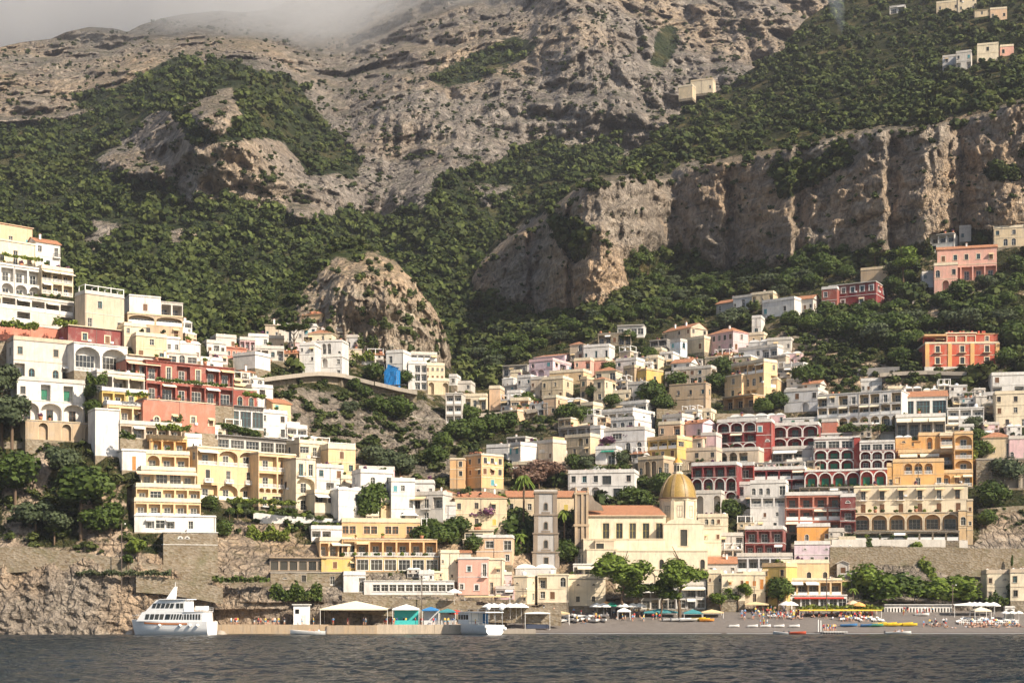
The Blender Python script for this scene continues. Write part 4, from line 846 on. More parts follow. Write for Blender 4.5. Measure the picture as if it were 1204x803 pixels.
H('yellow hotel wing with arched loggias over round-arched doors', 232, 304, 528, 588, 40, 'lyellow', 'b:LAA/b:ddd/p:LAA', trim='lcream', recess=1.5, rail='b', bits=0, side=None, name='hotel', cat='hotel', par=.2)
H('yellow hotel wing with square loggias above a frieze of little arches', 304, 348, 534, 596, 40, 'lyellow', 'b:LL/b:LL/p:OOOOOO/dGd', hs=[1, 1, .3, .8], trim='lcream', recess=1.5, bits=0, name='hotel', cat='hotel', par=.2)
H('narrow yellow hotel bay with a single stone arch at its foot', 348, 371, 540, 600, 38, 'lcream', 'dd/A/A', trim='beige', recess=1.4, bits=1, name='hotel', cat='hotel', par=.2)
H('long cream house with white roof pillars, above the grey-fronted house', 352, 388, 522, 552, 38, 'cream', 'HdH/w..w', pergola=(1.8, None), bits=1)
H('yellow corner house with white roof pillars and two brown windows', 386, 418, 528, 558, 30, 'lyellow', '.S./e.w', bits=0, par=1.2, side=None, pergola=(1.5, None))
H('grey-white house with a scaffold balcony left of the white stepped house', 372, 404, 550, 580, 36, 'palegrey', 'w.S/.Md', recess=1.2, bits=2)
H('cream house with a striped awning under the grey-white scaffold house', 370, 400, 580, 603, 34, 'lcream', 'MM/..', recess=1.5, bits=0, awn=('white', 0, [(0, .5)], 1.5))
H('bright white stepped house above the orange frieze restaurant', 398, 428, 576, 614, 30, 'white', '.w/..', bits=2, roof='vault')
H('white house with a pink tiled roof and a blind arch, centre left', 424, 462, 556, 606, 25, 'white', '.a.w/w..d/w.w.', roof='flat', bits=2)
H('pink roof-terrace house behind the white blind-arch house', 422, 464, 552, 562, 20, 'rose', '......', bits=3)
H('yellow lower storey house beside the leafy tree under the blind-arch house', 448, 464, 590, 610, 20, 'lyellow', '..', bits=0)
H('tall white house with two square windows right of the blind-arch house', 460, 488, 566, 614, 18, 'white', 'ww./..d/.w.', bits=2)
H('white house with a sloping brown awning on the leafy terrace', 482, 521, 582, 614, -18, 'offwhite', 'MdM/.d.', recess=1.6, bits=2, side=None, awn=('sand', 0, [(.02, .5)], 1.8))
H('low white house with small arched doors behind the brown-awning house', 488, 510, 568, 584, 0, 'white', 'a.w', bits=2)
# ================================================================ the village under the crag
H('yellow villa with an arched upper gallery right under the crag', 352, 378, 370, 388, -25, 'lyellow', 'w.S', side=(393, 'AA'), roof='hip', bits=1, over=.3, name='villa', cat='villa')
H('white round-fronted house with two rows of dark arches over the viaduct', 366, 402, 402, 422, -12, 'white', 'a.AA.a', recess=1.2, bits=1, par=.4)
H('white lower block of the arched house, against the viaduct wall', 370, 402, 420, 444, -12, 'white', '.O.w/w..d', recess=1.2, bits=1, side=None)
H('white box house left of the round-fronted arched house', 352, 370, 406, 438, -10, 'white', 'w.w/..w/d.', bits=1)
H('pink roofed cream house above the round-fronted arched house', 362, 390, 392, 404, -8, 'lcream', 'w.w.', roof='hip', bits=2)
H('white block house right of the yellow crag villa', 402, 417, 386, 398, -10, 'white', 'w.w', bits=1)
H('second white block right of the yellow crag villa, beside the ivy wall', 417, 430, 388, 400, -10, 'white', '.w', bits=1)
H('grey-arched house beneath the two white blocks by the ivy', 400, 420, 397, 410, -10, 'palegrey', '.a.', bits=0)
H('long white house with blue-grey shutters behind the umbrella pine', 326, 356, 384, 402, 5, 'offwhite', 'w.d.w', bits=3)
H('white cottage right of the long shuttered house, under the villa', 356, 372, 384, 396, 0, 'white', 'ww', bits=1)
H('beige cottage with a dark roof left of the long shuttered house', 312, 328, 382, 398, 10, 'beige', 'w.w', roof='shed', bits=1)
H('grey-beige terrace house lower left of the umbrella pine', 316, 334, 398, 412, 10, 'beige', 'w.w', bits=2)
H('white balcony house left of the umbrella pine trunk', 298, 334, 410, 424, 12, 'offwhite', 'LLwL', recess=1.4, bits=1)
H('small white cottage above the white balcony house', 292, 316, 396, 408, 14, 'white', 'w.w', bits=3)
H('house with a brown sloping roof at the left village edge', 266, 290, 409, 422, 30, 'salmon', 'wwww', roof='shed', bits=0)
H('white triangular-ended house below the brown sloping roof', 274, 300, 418, 434, -30, 'white', '...', side=None, bits=1)
H('low grey-roofed houses at the far left of the village under the crag', 243, 266, 404, 418, 28, 'palegrey', 'wMw', recess=1, bits=1)
H('pale house with chimneys above the grey-roofed row in the village', 254, 278, 397, 410, 26, 'offwhite', 'w.w', bits=3)
H('pink cottage between the grey-roofed row and the red hotel', 246, 268, 417, 428, 25, 'rose', 'w.w', bits=1)
H('white cottage just over the creeper of the red hotel', 236, 262, 424, 438, 28, 'white', '.d.', bits=2)
H('long low pink gallery house on the village left edge', 282, 300, 400, 412, 20, 'rose', 'LLL', recess=1, bits=1)
H('yellow little house beside the garden below the umbrella pine', 302, 318, 424, 434, 10, 'lyellow', 'w.', roof='gable', bits=0)
H('white square house directly above the blue scaffold sheeting', 454, 474, 415, 440, -18, 'white', 'd./..', side=None, bits=1)
H('white cottage on the ivy wall left of the blue scaffold sheeting', 440, 452, 404, 420, -15, 'white', 'a/.', bits=1)
H('grey terraced gallery house at the foot of the crag', 483, 514, 417, 431, 12, 'palegrey', 'MMMM/LLLL', recess=1.2, bits=0, rail='p')
H('cream house with two rows of dark doors below the grey gallery house', 500, 523, 430, 448, 10, 'cream', 'wwww/SSSS', bits=1, over=.2)
H('white house end wrapped in scaffolding beside the cream house', 480, 502, 428, 458, 8, 'white', '.MM/.MM/.MM', recess=1, bits=1, rail='r')
H('tan two-arched base under the cream house at the crag foot', 503, 528, 448, 464, 10, 'ltan', 'O.O', recess=1, bits=0)
H('small white cube house on the valley lip', 528, 537, 443, 453, -10, 'white', 'w', bits=0)
H('white terrace house beside the valley trees under the small cube', 530, 554, 451, 460, -10, 'offwhite', 'w.w', bits=0)
H('tall white house of four balconied floors standing over the valley', 524, 543, 463, 499, -8, 'offwhite', 'LL/LL/LL', recess=1.3, rail='p', bits=1, par=.2)
H('cream terrace house right of the four-floor balconied house', 545, 572, 466, 482, -10, 'lcream', 'LdL', recess=1.4, bits=2)
H('peach tower house with a cross-shaped mark on its wall', 575, 588, 457, 482, -12, 'peach', '.', bits=1, par=.9, tw=.3)
# ================================================================ the middle hillside
H('dark long-roofed house at the left edge of the middle quarter', 591, 620, 430, 442, -20, 'grey', 'MwMw', recess=1, roof='slab', over=.5, bits=0)
H('lilac villa with a magenta string course, middle quarter', 622, 650, 425, 443, -30, 'lilac', 'w.w/OO.', side=(674, 'wLw/.w.'), trim='rose', bits=1, name='villa', cat='villa', recess=1)
H('lilac gabled attic block standing on the lilac villa', 628, 664, 419, 427, -30, 'lilac', '.w.', roof='shed', bits=0)
H('beige house with an arched belvedere above the pink terrace house', 670, 686, 405, 424, -25, 'beige', '.a/ww', roof='hip', bits=0)
H('white house with tall doors right of the arched belvedere', 686, 716, 408, 424, -22, 'white', 'w.d.d', side=(723, '.'), bits=3)
H('pink terrace house below the arched belvedere', 675, 694, 424, 444, -22, 'pink', 'w.M/.w.', recess=1, bits=0)
H('pink house with a balcony under the white tall-doored house', 694, 712, 424, 440, -25, 'pink', 'L.L', recess=1, bits=1)
H('peach long house below the lilac villa', 646, 686, 438, 452, -25, 'lyellow', 'w.w.w', bits=1)
H('white cube house with two windows at the left of the middle quarter', 608, 624, 444, 464, -28, 'white', 'w.w/...', bits=2)
H('cream cottage behind the two-windowed white cube', 600, 612, 438, 450, -25, 'lcream', 'w.w', bits=1)
H('beige tall house with a balcony, third from the left in the middle quarter', 624, 640, 446, 468, -25, 'beige', 'w.w/L.L', recess=1, bits=1)
H('beige house with shuttered windows between the balcony house and cream hexagon', 637, 662, 446, 470, -28, 'ltan', 'S.w./.w.S', side=(674, 'w/w'), bits=2)
H('small white terrace house at the left tip above the dark viaduct', 596, 612, 462, 478, -20, 'white', '.w/w.', bits=1)
H('peach cottage with a white terrace just over the dark viaduct', 639, 654, 468, 488, -30, 'peach', '../.w', side=(672, 'w.w/.w.'), bits=0)
H('narrow tan house left of the cream hexagonal house', 682, 690, 446, 470, -35, 'tan', 'w/w', side=(699, 'w/w'), bits=1)
H('cream hexagonal house with a red pyramid roof', 698, 711, 446, 474, -32, 'cream', 'S/w', side=(724, 'w.w/w.w'), bits=0, roof='hip')
H('wide white drum-like storey on the cream hexagonal house', 700, 724, 436, 448, -25, 'lcream', 'G.G', bits=0, roof='hip')
H('white terrace houses stacked on the slope above the yellow box house', 724, 748, 424, 442, -30, 'white', 'w.d/.w.', bits=3)
H('grey-roofed little house above the stacked white terraces', 734, 748, 416, 425, -25, 'grey', 'w.', roof='slab', bits=0)
H('dark yellow long house with a bright yellow end wall', 738, 760, 436, 454, -48, 'ochre', 'w.w.w', side=(780, '.S.'), bits=0, par=.3)
H('grey-tan house behind the dark yellow long house', 733, 746, 433, 454, -40, 'tan', 'w./w.', side=(758, '../..'), bits=0)
H('white narrow house with stacked balconies under the dark yellow long house', 738, 758, 452, 476, -30, 'offwhite', 'w.w/LML', recess=1, bits=1)
H('white flat villa high on the green slope with a tall chimney', 726, 757, 383, 397, -12, 'white', 'H.HH', bits=1, par=.1, over=.6, roof='slab', name='villa', cat='villa')
H('dark terrace house left of the white flat villa', 703, 742, 392, 406, -12, 'stone', 'MMwMM', recess=1.6, bits=0, roof='slab')
H('big beige farmhouse with a long tiled roof, high in the middle', 780, 812, 388, 406, -52, 'beige', 'w..w.w/.w.w..', side=(832, 'w.w/.w.'), roof='gable', bits=2)
H('beige annexe with an ivy terrace under the big beige farmhouse', 790, 828, 400, 416, -40, 'ltan', '.w.w', bits=0)
H('pale blue-white cube house with a large arched window', 788, 800, 402, 420, -45, 'paleblue', 'w./..', side=(808, 'a/.'), bits=0, fk='t')
H('dark open-framed terrace left of the pale blue cube', 764, 784, 400, 414, -30, 'dgrey', 'MM/..', recess=2, bits=0, roof='slab')
H('tan house on the terrace steps below the open-framed terrace', 760, 778, 412, 422, -25, 'ltan', 'w.w', bits=1)
H('grey-beige palace-like house with an arched corner loggia, right of the yellow box', 792, 836, 434, 452, -28, 'beige', 'wwSw./aaaaa', side=(843, 'A/a'), bits=1, recess=1)
H('white small wing left of the grey-beige arched corner house', 782, 796, 440, 454, -28, 'offwhite', 'w/a', bits=0)
H('ruined tan masonry house with dark streaked windows', 787, 830, 452, 486, -26, 'tan', '.w.w.w/......', side=(836, '.w/..'), bits=0, trim='tan', par=.2, hs=[1, 1])
H('pink-beige house with a wide tiled eave, upper middle right', 830, 862, 392, 416, -50, 'rose', 'wwwww/w.w.w', side=(882, '.w./w.w'), roof='hip', bits=1)
H('grey ruin-like house with a dark roof and chimneys, top middle right', 842, 868, 356, 368, -40, 'grey', 'w.w', roof='gable', bits=1)
H('grey house with a white roof terrace beside the dark-roofed ruin', 862, 886, 350, 364, -35, 'palegrey', 'w.M.w', recess=1, bits=3)
H('low beige house at the right of the grey roof-terrace house', 884, 909, 346, 358, -30, 'ltan', 'M.w.M', recess=1, bits=2)
H('long white house with a blue-shaded front on the upper slope', 896, 934, 354, 372, -38, 'white', 'w..w.', roof='flat', bits=2, fk='k')
H('white house with a brown tiled roof joined to the long white house', 930, 956, 352, 368, -30, 'offwhite', 'S.ww', side=(964, 'w.'), roof='gable', bits=0, fk='w')
H('thin white tower-like ruin below the long white house', 884, 895, 374, 394, -20, 'white', './w', bits=1)
H('maroon villa with white-framed windows and a tiled eave', 975, 1030, 334, 362, -30, 'dred', 'wwwww/.w.w.', side=(1042, 'ww/..'), roof='slab', over=.5, trim='white', tw=.4, bits=1, name='villa', cat='villa')
H('flat tan block behind the maroon villa', 1012, 1044, 317, 332, -25, 'tan', '...', bits=1)
H('narrow ivy-hung brown tower at the left end of the maroon villa', 966, 984, 340, 366, -25, 'brick', 'w./.w', bits=0)
H('pink villa with five framed windows over a white-pillared gallery', 1102, 1172, 292, 330, -14, 'pink', 'wwwww/LLLLL', side=(1184, 'w.w/..'), roof='gable', bits=1, trim='lcream', recess=2, name='villa', cat='villa', tw=.2, rise=1.2)
H('pink arched base block at the left foot of the pink villa', 1098, 1126, 312, 344, -14, 'pink', 'a.w/.O.', bits=0, recess=1.5)
H('white house with a long dark balcony above the pink villa', 1094, 1122, 276, 296, -28, 'white', 'MMM/w..', side=(1130, '.'), recess=1.5, bits=1, roof='slab', over=.5)
H('pale ruin walls between the white balcony house and the trees, under the cliff', 1128, 1142, 268, 284, -15, 'offwhite', 'w.', bits=0)
H('beige arched house at the right edge above the pink villa', 1168, 1216, 268, 290, -15, 'ltan', 'w.w.w/.aa.a', bits=1, side=None)
H('white steps house below the tall pine, beside the pink arched block', 1084, 1100, 322, 338, -10, 'palegrey', 'w./..', bits=2)
H('yellow villa with a bright stepped end and arched windows', 860, 898, 428, 472, -52, 'lyellow', 'LLLL/w.aaw/.MMM.', side=(914, '.w/.M/.O'), recess=1.4, bits=2, name='villa', cat='villa', roof='flat', hs=[1, 1.3, 1.2], rail='p')
H('low yellow wing on the left of the bright yellow villa', 852, 872, 442, 470, -48, 'lyellow', 'w/w', bits=0, par=.2)
H('yellow right wing with a round arch at the foot of the bright yellow villa', 898, 914, 446, 472, -20, 'lyellow', '.a', side=(925, 'w'), bits=0, par=.5)
H('peach canopied terrace at the foot of the bright yellow villa', 850, 886, 466, 480, -48, 'dpeach', 'MMM', recess=2, bits=0, roof='slab', over=.9)
H('long low grey house on top of the bright yellow villa rock', 868, 914, 410, 422, -35, 'palegrey', 'w.wMM', recess=1, bits=3)
H('white domed chapel-like house above the long low grey house', 880, 906, 402, 414, -25, 'white', '.a.w', roof='vault', bits=1)
H('tan terrace house over the white domed one', 874, 898, 394, 404, -25, 'ltan', 'w.w.w', bits=1)
H('low white terrace with red flowers right of the domed house', 902, 930, 400, 414, -20, 'offwhite', '.M.w', recess=1, bits=1)
H('grey-beige old house with brown shutters left of the long white hotel', 922, 962, 460, 484, -28, 'palegrey', '.S.S/..O.', side=(974, 'O/.'), fk='b', bits=1, recess=1.2)
H('long white hotel with three stacked rows of terraces', 961, 1060, 462, 502, -28, 'white', 'r:LwLdLLdL/p:LLLLLLLL/CCCCCCCC'.replace('C', 'B'), recess=2.2, bits=0, par=.1, name='hotel', cat='hotel', rail='p', side=None, back='cream')
H('white lift house on the roof of the long white hotel', 1012, 1037, 448, 462, -15, 'white', 'ww.w', bits=0, dY=7)
H('white house with three grey-shuttered windows under a brown tiled roof', 1057, 1114, 466, 490, -12, 'white', 'GGG', roof='gable', bits=1, rise=2.2, fk='t', trim='offwhite')
H('white hotel block with three square loggias beside the tiled white house', 1114, 1157, 480, 500, -12, 'white', 'LLL/M.M', recess=1.3, bits=1, par=.2, rail='p', hs=[1.3, .8])
H('white terrace restaurant with cream awnings over the orange villa', 1053, 1112, 490, 512, -14, 'white', 'MMMM', recess=2.5, bits=0, awn=('cream', 0, [(.02, .32), (.34, .64), (.66, .98)], 3.2))
H('white balcony strip under the green awning, below the tiled white house', 1056, 1116, 487, 497, -12, 'offwhite', 'BBBB', recess=1.5, bits=0, par=0, awn=('green', 0, [(.62, .95)], 1.5))
H('white house with a brown shutter over a planted balcony, right edge', 1166, 1218, 441, 464, -10, 'white', 'S..S/M.M.', fk='b', recess=1.2, bits=0)
H('cream house with tall windows and climbing plants, right edge', 1170, 1218, 463, 502, -12, 'lcream', 'w.w.w/w.w.w/.d.d.', bits=0, side=None)
H('tan cottage with blue roof terrace cloth, right edge under the cream house', 1155, 1190, 514, 540, -12, 'ltan', '.w.d', bits=1, roof='hip')
H('pinkish house with arched windows at the right edge', 1186, 1218, 516, 542, -10, 'rose', 'a.a.', bits=1)
H('grey masonry terrace with three big blind arches at the right edge', 1148, 1216, 540, 574, -8, 'stone', '.OOO', recess=1.5, bits=0, par=.2, trim='stone')
# ================================================================ the red hotel quarter
H('dark red arcaded house with three white-framed arches on its top floor', 843, 889, 496, 532, -22, 'dred', 'AAA/r:LLL/r:AAA', recess=1.5, bits=0, trim='white', tw=.3, fk='g', rail='r', name='hotel', cat='hotel')
H('white vaulted roof storey over the dark red arcaded house', 843, 902, 490, 498, -22, 'white', '......', bits=2, roof='vault')
H('red stair tower with a porthole right of the three white arches', 889, 907, 496, 542, -18, 'red', 's.o'.replace('s', 'w')[0:2] + '/.o/a.', bits=0, trim='white', tw=.3)
H('dark red house with six arches in two rows right of the red tower', 907, 962, 500, 528, -18, 'dred', 'r:AAA/r:AAA', recess=1.5, bits=0, trim='white', tw=.3, fk='g', name='hotel', cat='hotel')
H('white flat-topped house with green shutters above the six-arched red house', 920, 962, 492, 501, -18, 'white', '.S.S.', fk='g', bits=0, par=.2)
H('maroon attic with a white cupola on the red quarter roofs', 902, 922, 488, 498, -18, 'rose', 'w.w', bits=0, roof='vault')
H('orange-red wall house at the end of the green hedge terrace', 966, 984, 496, 510, -18, 'salmon', '...', bits=0)
H('white awning terrace under the six-arched red house', 908, 956, 528, 542, -18, 'offwhite', 'MMM.', recess=2.4, bits=0, awn=('white', 0, [(.04, .62)], 2.0))
H('planted terrace house with cactus pots below the three white arches', 832, 892, 530, 546, -22, 'beige', 'MBBM.', recess=2, bits=0, rail='b', fk='g')
H('dark red wing with a row of square white windows over arches, left of quarter', 813, 866, 547, 590, -20, 'dred', 'r:LLLL/r:AAAA/r:AAAA', recess=1.4, bits=1, trim='white', tw=.25, fk='g', name='hotel', cat='hotel', hs=[1, 1.2, .9])
H('red bay with one white window right of the dark red wing', 866, 886, 547, 570, -20, 'red', 'L/.', recess=1.2, bits=0, trim='white', tw=.25, hs=[1, .5])
H('red restaurant terrace with stretched white sails', 886, 946, 552, 575, -16, 'dred', 'p:MMMM/..MM', recess=3.2, bits=0, trim='white', rail='b', pergola=(1.8, 'white'))
H('red hotel block with green-shuttered arches under glazed white bays', 957, 1004, 516, 552, -14, 'dred', 'GGG/NNN/NNN'.replace('N', 'C'), recess=1.2, bits=0, trim='white', tw=.35, name='hotel', cat='hotel', par=.5)
H('bright red pier between the two arcaded hotel blocks', 1004, 1011, 514, 550, -14, 'red', '.', bits=0, par=.2, trim='white')
H('red hotel block with dark arches right of the bright red pier', 1011, 1052, 520, 550, -14, 'dred', 'GGG/AAA/AAA', recess=1.2, bits=0, trim='white', tw=.35, name='hotel', cat='hotel', par=.5)
H('long white parapet roof terrace above the two arcaded hotel blocks', 958, 1052, 510, 518, -14, 'white', '........', bits=3, par=.3, dY=5)
H('red hotel wing with four green-shuttered white arches', 946, 1011, 554, 574, -14, 'red', 'r:CCCC', recess=1.1, bits=0, trim='white', tw=.35, name='hotel', cat='hotel', par=.4)
H('red hotel wing end with two green shutters and a little white porch', 1011, 1043, 552, 574, -12, 'red', 'r:CC', recess=1.1, bits=0, trim='white', tw=.35, name='hotel', cat='hotel', par=.3)
H('planted dark terrace strip under the green-shuttered red wing', 940, 1010, 573, 582, -14, 'stone', 'MMMMMM', recess=1.5, bits=0, par=0, rail='b')
H('white hotel with arched top windows and a thatched balcony roof', 882, 924, 568, 624, -16, 'white', 'aaa.G/b:MMM/..w.w./.w.w.', recess=2, bits=1, trim='white', rail='b', name='hotel', cat='hotel', hs=[1, .8, 1, .8])
H('salmon balcony house with four bays of white pillars', 923, 990, 582, 626, -12, 'salmon', 'r:LLLL/p:LLLL/r:LLLL', recess=1.6, bits=0, trim='white', back='salmon', tw=.2, name='hotel', cat='hotel', fk='b', base='red')
H('maroon end bay with a round window beside the salmon balcony house', 988, 1006, 584, 626, -12, 'maroon', 'o/L/L', recess=1.2, bits=0, trim='white')
H('white house with two arched caves under the red wing, behind the church dome', 818, 848, 580, 606, -16, 'offwhite', 'O.O', recess=1.5, bits=2)
H('white stair house between the dark red wing and the white hotel', 866, 884, 570, 596, -16, 'white', 'M./.w', recess=1, bits=1)
H('pink and maroon house with two rows of white balustrades', 876, 921, 622, 654, -14, 'maroon', 'r:NNN/r:LLLL'.replace('N', 'L'), side=(930, '../.w'), recess=1.2, bits=1, trim='white', back='maroon')
H('orange house with an arched white window above the lilac house', 937, 976, 619, 638, -12, 'orange', '.a..w', bits=0, trim='white')
H('pale lilac villa with small square windows over the sea front', 934, 976, 640, 664, -10, 'lilac', '.o..o/w.w.w', bits=1, trim='white')
H('white terrace house under the balustraded maroon house', 866, 932, 654, 672, -10, 'palegrey', 'MMMMM', recess=2, bits=3, rail='p')
H('cream house with dark windows right behind the church dome', 820, 856, 608, 628, -8, 'lcream', '.aaS./.....', bits=2, side=(866, 'w/.'))
H('grey balcony house below the cream house beside the church', 846, 874, 630, 650, -8, 'offwhite', 'w.M/..O', recess=1.5, bits=0)
# ================================================================ the yellow hotel and the orange villa
H('pale yellow hotel with a row of open awnings and five wide arches below', 1004, 1138, 572, 603, -14, 'lcream', 'ddddd.'.replace('.', 'd') + '/' + 'eeeeee', trim='lcream', bits=0, fk='b', rail='r', name='hotel', cat='hotel', awn=('sand', 0, [(.06 + i * .163, .06 + i * .163 + .09) for i in range(6)], 1.3), D=12, back='lcream', par=.3)
H('arcaded ground floor of the pale yellow hotel with six deep arches', 1003, 1128, 603, 623, -14, 'lyellow', 'BBBBBB', trim='cream', recess=2.6, tw=.35, bits=0, par=0, roof='slab', rail='r', name='hotel', cat='hotel', D=12)
H('slender yellow corner tower at the right end of the pale yellow hotel', 1137, 1144, 588, 640, -14, 'lyellow', 'w/w/.', side=(1148, '.'), bits=0, trim='lcream', par=.2, name='tower_house')
H('yellow end bay with a dark arched window by the corner tower', 1127, 1138, 600, 640, -14, 'lyellow', 'a/.', bits=0, par=0)
H('planted pergola storey under the arcaded pale yellow hotel', 1004, 1128, 625, 636, -14, 'stone', 'MMMMMMMM', recess=2.5, bits=0, par=0, roof='slab', fk='g', rail='p')
H('orange-yellow villa tower of three balconied floors on the right', 1122, 1144, 510, 570, -12, 'yellow', 'A/L/A/L', recess=1.2, bits=0, trim='lyellow', fk='w', rail='b', hs=[1.1, .7, 1, .9], par=.6)
H('orange-yellow house with one arched balcony between the two yellow ends', 1080, 1106, 512, 532, -12, 'yellow', '.A.', recess=1, bits=1, trim='lyellow')
H('small orange-yellow house with a rounded gable and tiny windows', 1053, 1072, 514, 540, -12, 'yellow', 'o/w.', bits=0, trim='lyellow', roof='vault')
H('orange-yellow tiled-roof cottage beside the rounded gable', 1070, 1083, 518, 536, -12, 'yellow', 'w./..', roof='shed', bits=0)
H('open pergola bay of the orange villa left of the yellow tower', 1105, 1123, 512, 534, -12, 'dpeach', 'M/L', recess=1.5, bits=0, rail='b')
H('orange-yellow terrace house with a long cream awning', 1056, 1120, 532, 546, -12, 'yellow', 'b:MMMM', recess=2.6, bits=0, rail='b', awn=('cream', 0, [(.03, .35), (.4, .75)], 2.2))
H('orange-yellow arched house with three deep arches under the cream awning', 1050, 1110, 543, 572, -12, 'yellow', '.ABA./w.d.d', recess=1.5, bits=0, trim='lyellow', rail='b')
H('orange-yellow low wing at the left foot of the orange villa', 1043, 1060, 548, 572, -12, 'yellow', '.w/d.', bits=0, trim='lyellow')
H('orange-yellow right wing with a glass arch at the foot of the yellow tower', 1106, 1144, 556, 572, -12, 'yellow', 'AwL', recess=1, bits=0, rail='b')
# ================================================================ centre, around the church
H('orange palace wing with dark green shutters, sunlit corner', 545, 566, 536, 574, -48, 'dpeach', '.S.S/.S.S/....', side=(592, 'SwS/SwS/.w.'), fk='k', trim='lcream', bits=1, name='palace', cat='palace', par=.3)
H('orange palace left wing set back beside the sunlit corner', 529, 546, 540, 574, -5, 'dpeach', '.S/.w/..', fk='k', trim='lcream', bits=0, name='palace', cat='palace', par=.2)
H('white house with a flat roof behind the orange palace', 572, 598, 526, 546, -25, 'white', '..w', side=None, bits=2)
H('white and blue-shuttered house left of the long beige palace wing', 596, 612, 524, 550, -45, 'white', 'wS/d.', fk='t', bits=2)
H('long beige house with a dark yellow middle and bright yellow end', 612, 650, 522, 546, -46, 'beige', 'w.w.S.w', side=(666, '..'), bits=1)
H('bright yellow block on top of the beige cottage with arched door', 632, 650, 518, 532, -46, 'yellow', 'w.', side=(666, '.'), bits=0)
H('beige cottage with an arched door under the bright yellow block', 634, 650, 532, 550, -40, 'beige', 'w.d', side=(667, 'w.w'), roof='flat', bits=0)
H('low tan house with a white roof left of the blossoming trees', 602, 634, 546, 562, -25, 'ltan', 'M..M', recess=1, bits=2)
H('long grey-roofed house with a dark arcade, left of the white stepped hotel', 657, 700, 502, 516, -36, 'grey', 'MMMM', recess=1.5, bits=0, roof='slab', over=.3)
H('tan arched storey below the long grey-roofed house', 664, 694, 514, 536, -36, 'ltan', '..OS/.w.w', recess=1, bits=0)
H('bright white cube at the end of the tan arched storey', 694, 706, 504, 530, -36, 'white', '.', side=(712, '.'), bits=0)
H('white stepped hotel with a set-back roof loggia', 706, 744, 484, 500, -34, 'white', 'LLLL', side=(770, '.w.'), recess=1.5, bits=2, name='hotel', cat='hotel')
H('white top storey on the stepped hotel', 720, 760, 475, 485, -34, 'white', 'MMM', recess=1, bits=1, dY=3)
H('white arched storey under the stepped hotel roof loggia', 718, 746, 494, 508, -34, 'white', 'aaa', side=(766, 'w.'), bits=0)
H('white lower wing draped with brown creeper', 706, 758, 506, 532, -24, 'palegrey', '.H../a.aa', side=(770, '../..'), bits=1)
H('white garden house with a green arch door in front of the creeper wing', 700, 724, 528, 548, -20, 'white', '.M', recess=1, bits=0, awn=('green', 0, [(.3, .95)], 1))
H('peach small house behind the yellow terrace house', 774, 800, 499, 514, -26, 'peach', 'w.M', recess=1, bits=2)
H('white house with a terracotta roof and a pink shaded front', 800, 826, 498, 518, -40, 'lilac', 'w.w', side=(843, '.w'), roof='gable', bits=1, rise=1.6)
H('yellow house with two long open terraces and white rails', 752, 796, 517, 540, -38, 'ochre', 'MMMM/wwww', side=(814, 'H./..'), recess=1.3, bits=1, rail='p')
H('tan three-arched house under the yellow long-terraced house', 750, 780, 540, 560, -32, 'tan', 'aOOa', side=(794, 'G.'), recess=1, bits=0)
H('grey old house with shuttered windows below the pink-fronted white house', 797, 842, 530, 552, -22, 'beige', 'S.S.S/.OO.', fk='k', roof='flat', recess=1, bits=1, trim='beige')
H('narrow grey house with a red lean-to roof above the old shuttered house', 800, 826, 516, 532, -26, 'beige', 'w.w', roof='shed', bits=0)
H('tall tan house with brown shutters against the red hotel quarter', 824, 842, 512, 536, -22, 'rose', 'S./.S', side=None, bits=2)
H('white hotel of two floors with arches and dark bays behind the church', 668, 746, 556, 586, -12, 'white', 'wwwG.w/AAA.GG', recess=1.1, bits=3, roof='flat', trim='white', fk='k', name='hotel', cat='hotel', D=10)
H('three small vaulted attic rooms on the white hotel behind the church', 670, 712, 552, 558, -12, 'white', '......', roof='vault', bits=0, dY=2)
H('long palace with a terracotta roof and yellow-green shuttered windows', 535, 596, 585, 622, 8, 'ltan', 'w.w.w./S.w.S.', roof='hip', bits=2, fk='y', name='palace', cat='palace', rise=2.0, trim='lcream', D=10)
H('right wing of the long terracotta palace behind the palm', 596, 692, 584, 606, 2, 'ltan', 'w.w.w.w.w', roof='gable', bits=1, fk='y', name='palace', cat='palace', rise=2.0, trim='lcream', D=9)
H('low house with a red roof left of the long terracotta palace', 513, 536, 580, 596, 5, 'tan', '.M.', recess=1, roof='hip', bits=1, rise=1.2)
H('grey shaded house under the red roof, in the trees left of the palace', 518, 536, 594, 616, 5, 'palegrey', 'w./.w', bits=0)
H('salmon villa with white square windows above the pink house', 560, 602, 632, 664, -5, 'peach', '.H.G/...w', bits=0, par=.6, trim='white')
H('white low gallery on the salmon villa', 546, 580, 624, 636, 0, 'lcream', 'HH.', bits=1, roof='slab', over=.4)
H('rosy pink house with white-framed windows at the harbour', 538, 574, 657, 699, -4, 'pink', '.w.d/w.w.', side=None, trim='white', tw=.3, bits=0, par=.3)
H('pale round-cornered extension right of the rosy pink house', 574, 590, 658, 699, -6, 'lcream', '.w/d.', bits=0, par=.3)
H('cream terrace building in front of the salmon villa', 518, 540, 650, 684, 8, 'lcream', 'w..w/..w.', bits=0, par=.6)
H('curved orange restaurant with a triangular frieze and a parasol terrace', 402, 494, 614, 632, 8, 'dpeach', 'HH.HH.HH.HH', hs=[1], bits=0, trim='cream', name='restaurant', cat='restaurant', over=.5, par=.9, fk='o', recess=.3)
H('orange loggia storey with white pillars under the curved restaurant', 402, 514, 634, 654, 8, 'dpeach', 'b:LLLLLLL', bits=0, trim='lcream', recess=2.6, back='dpeach', rail='b', roof='slab', name='restaurant', cat='restaurant', par=0)
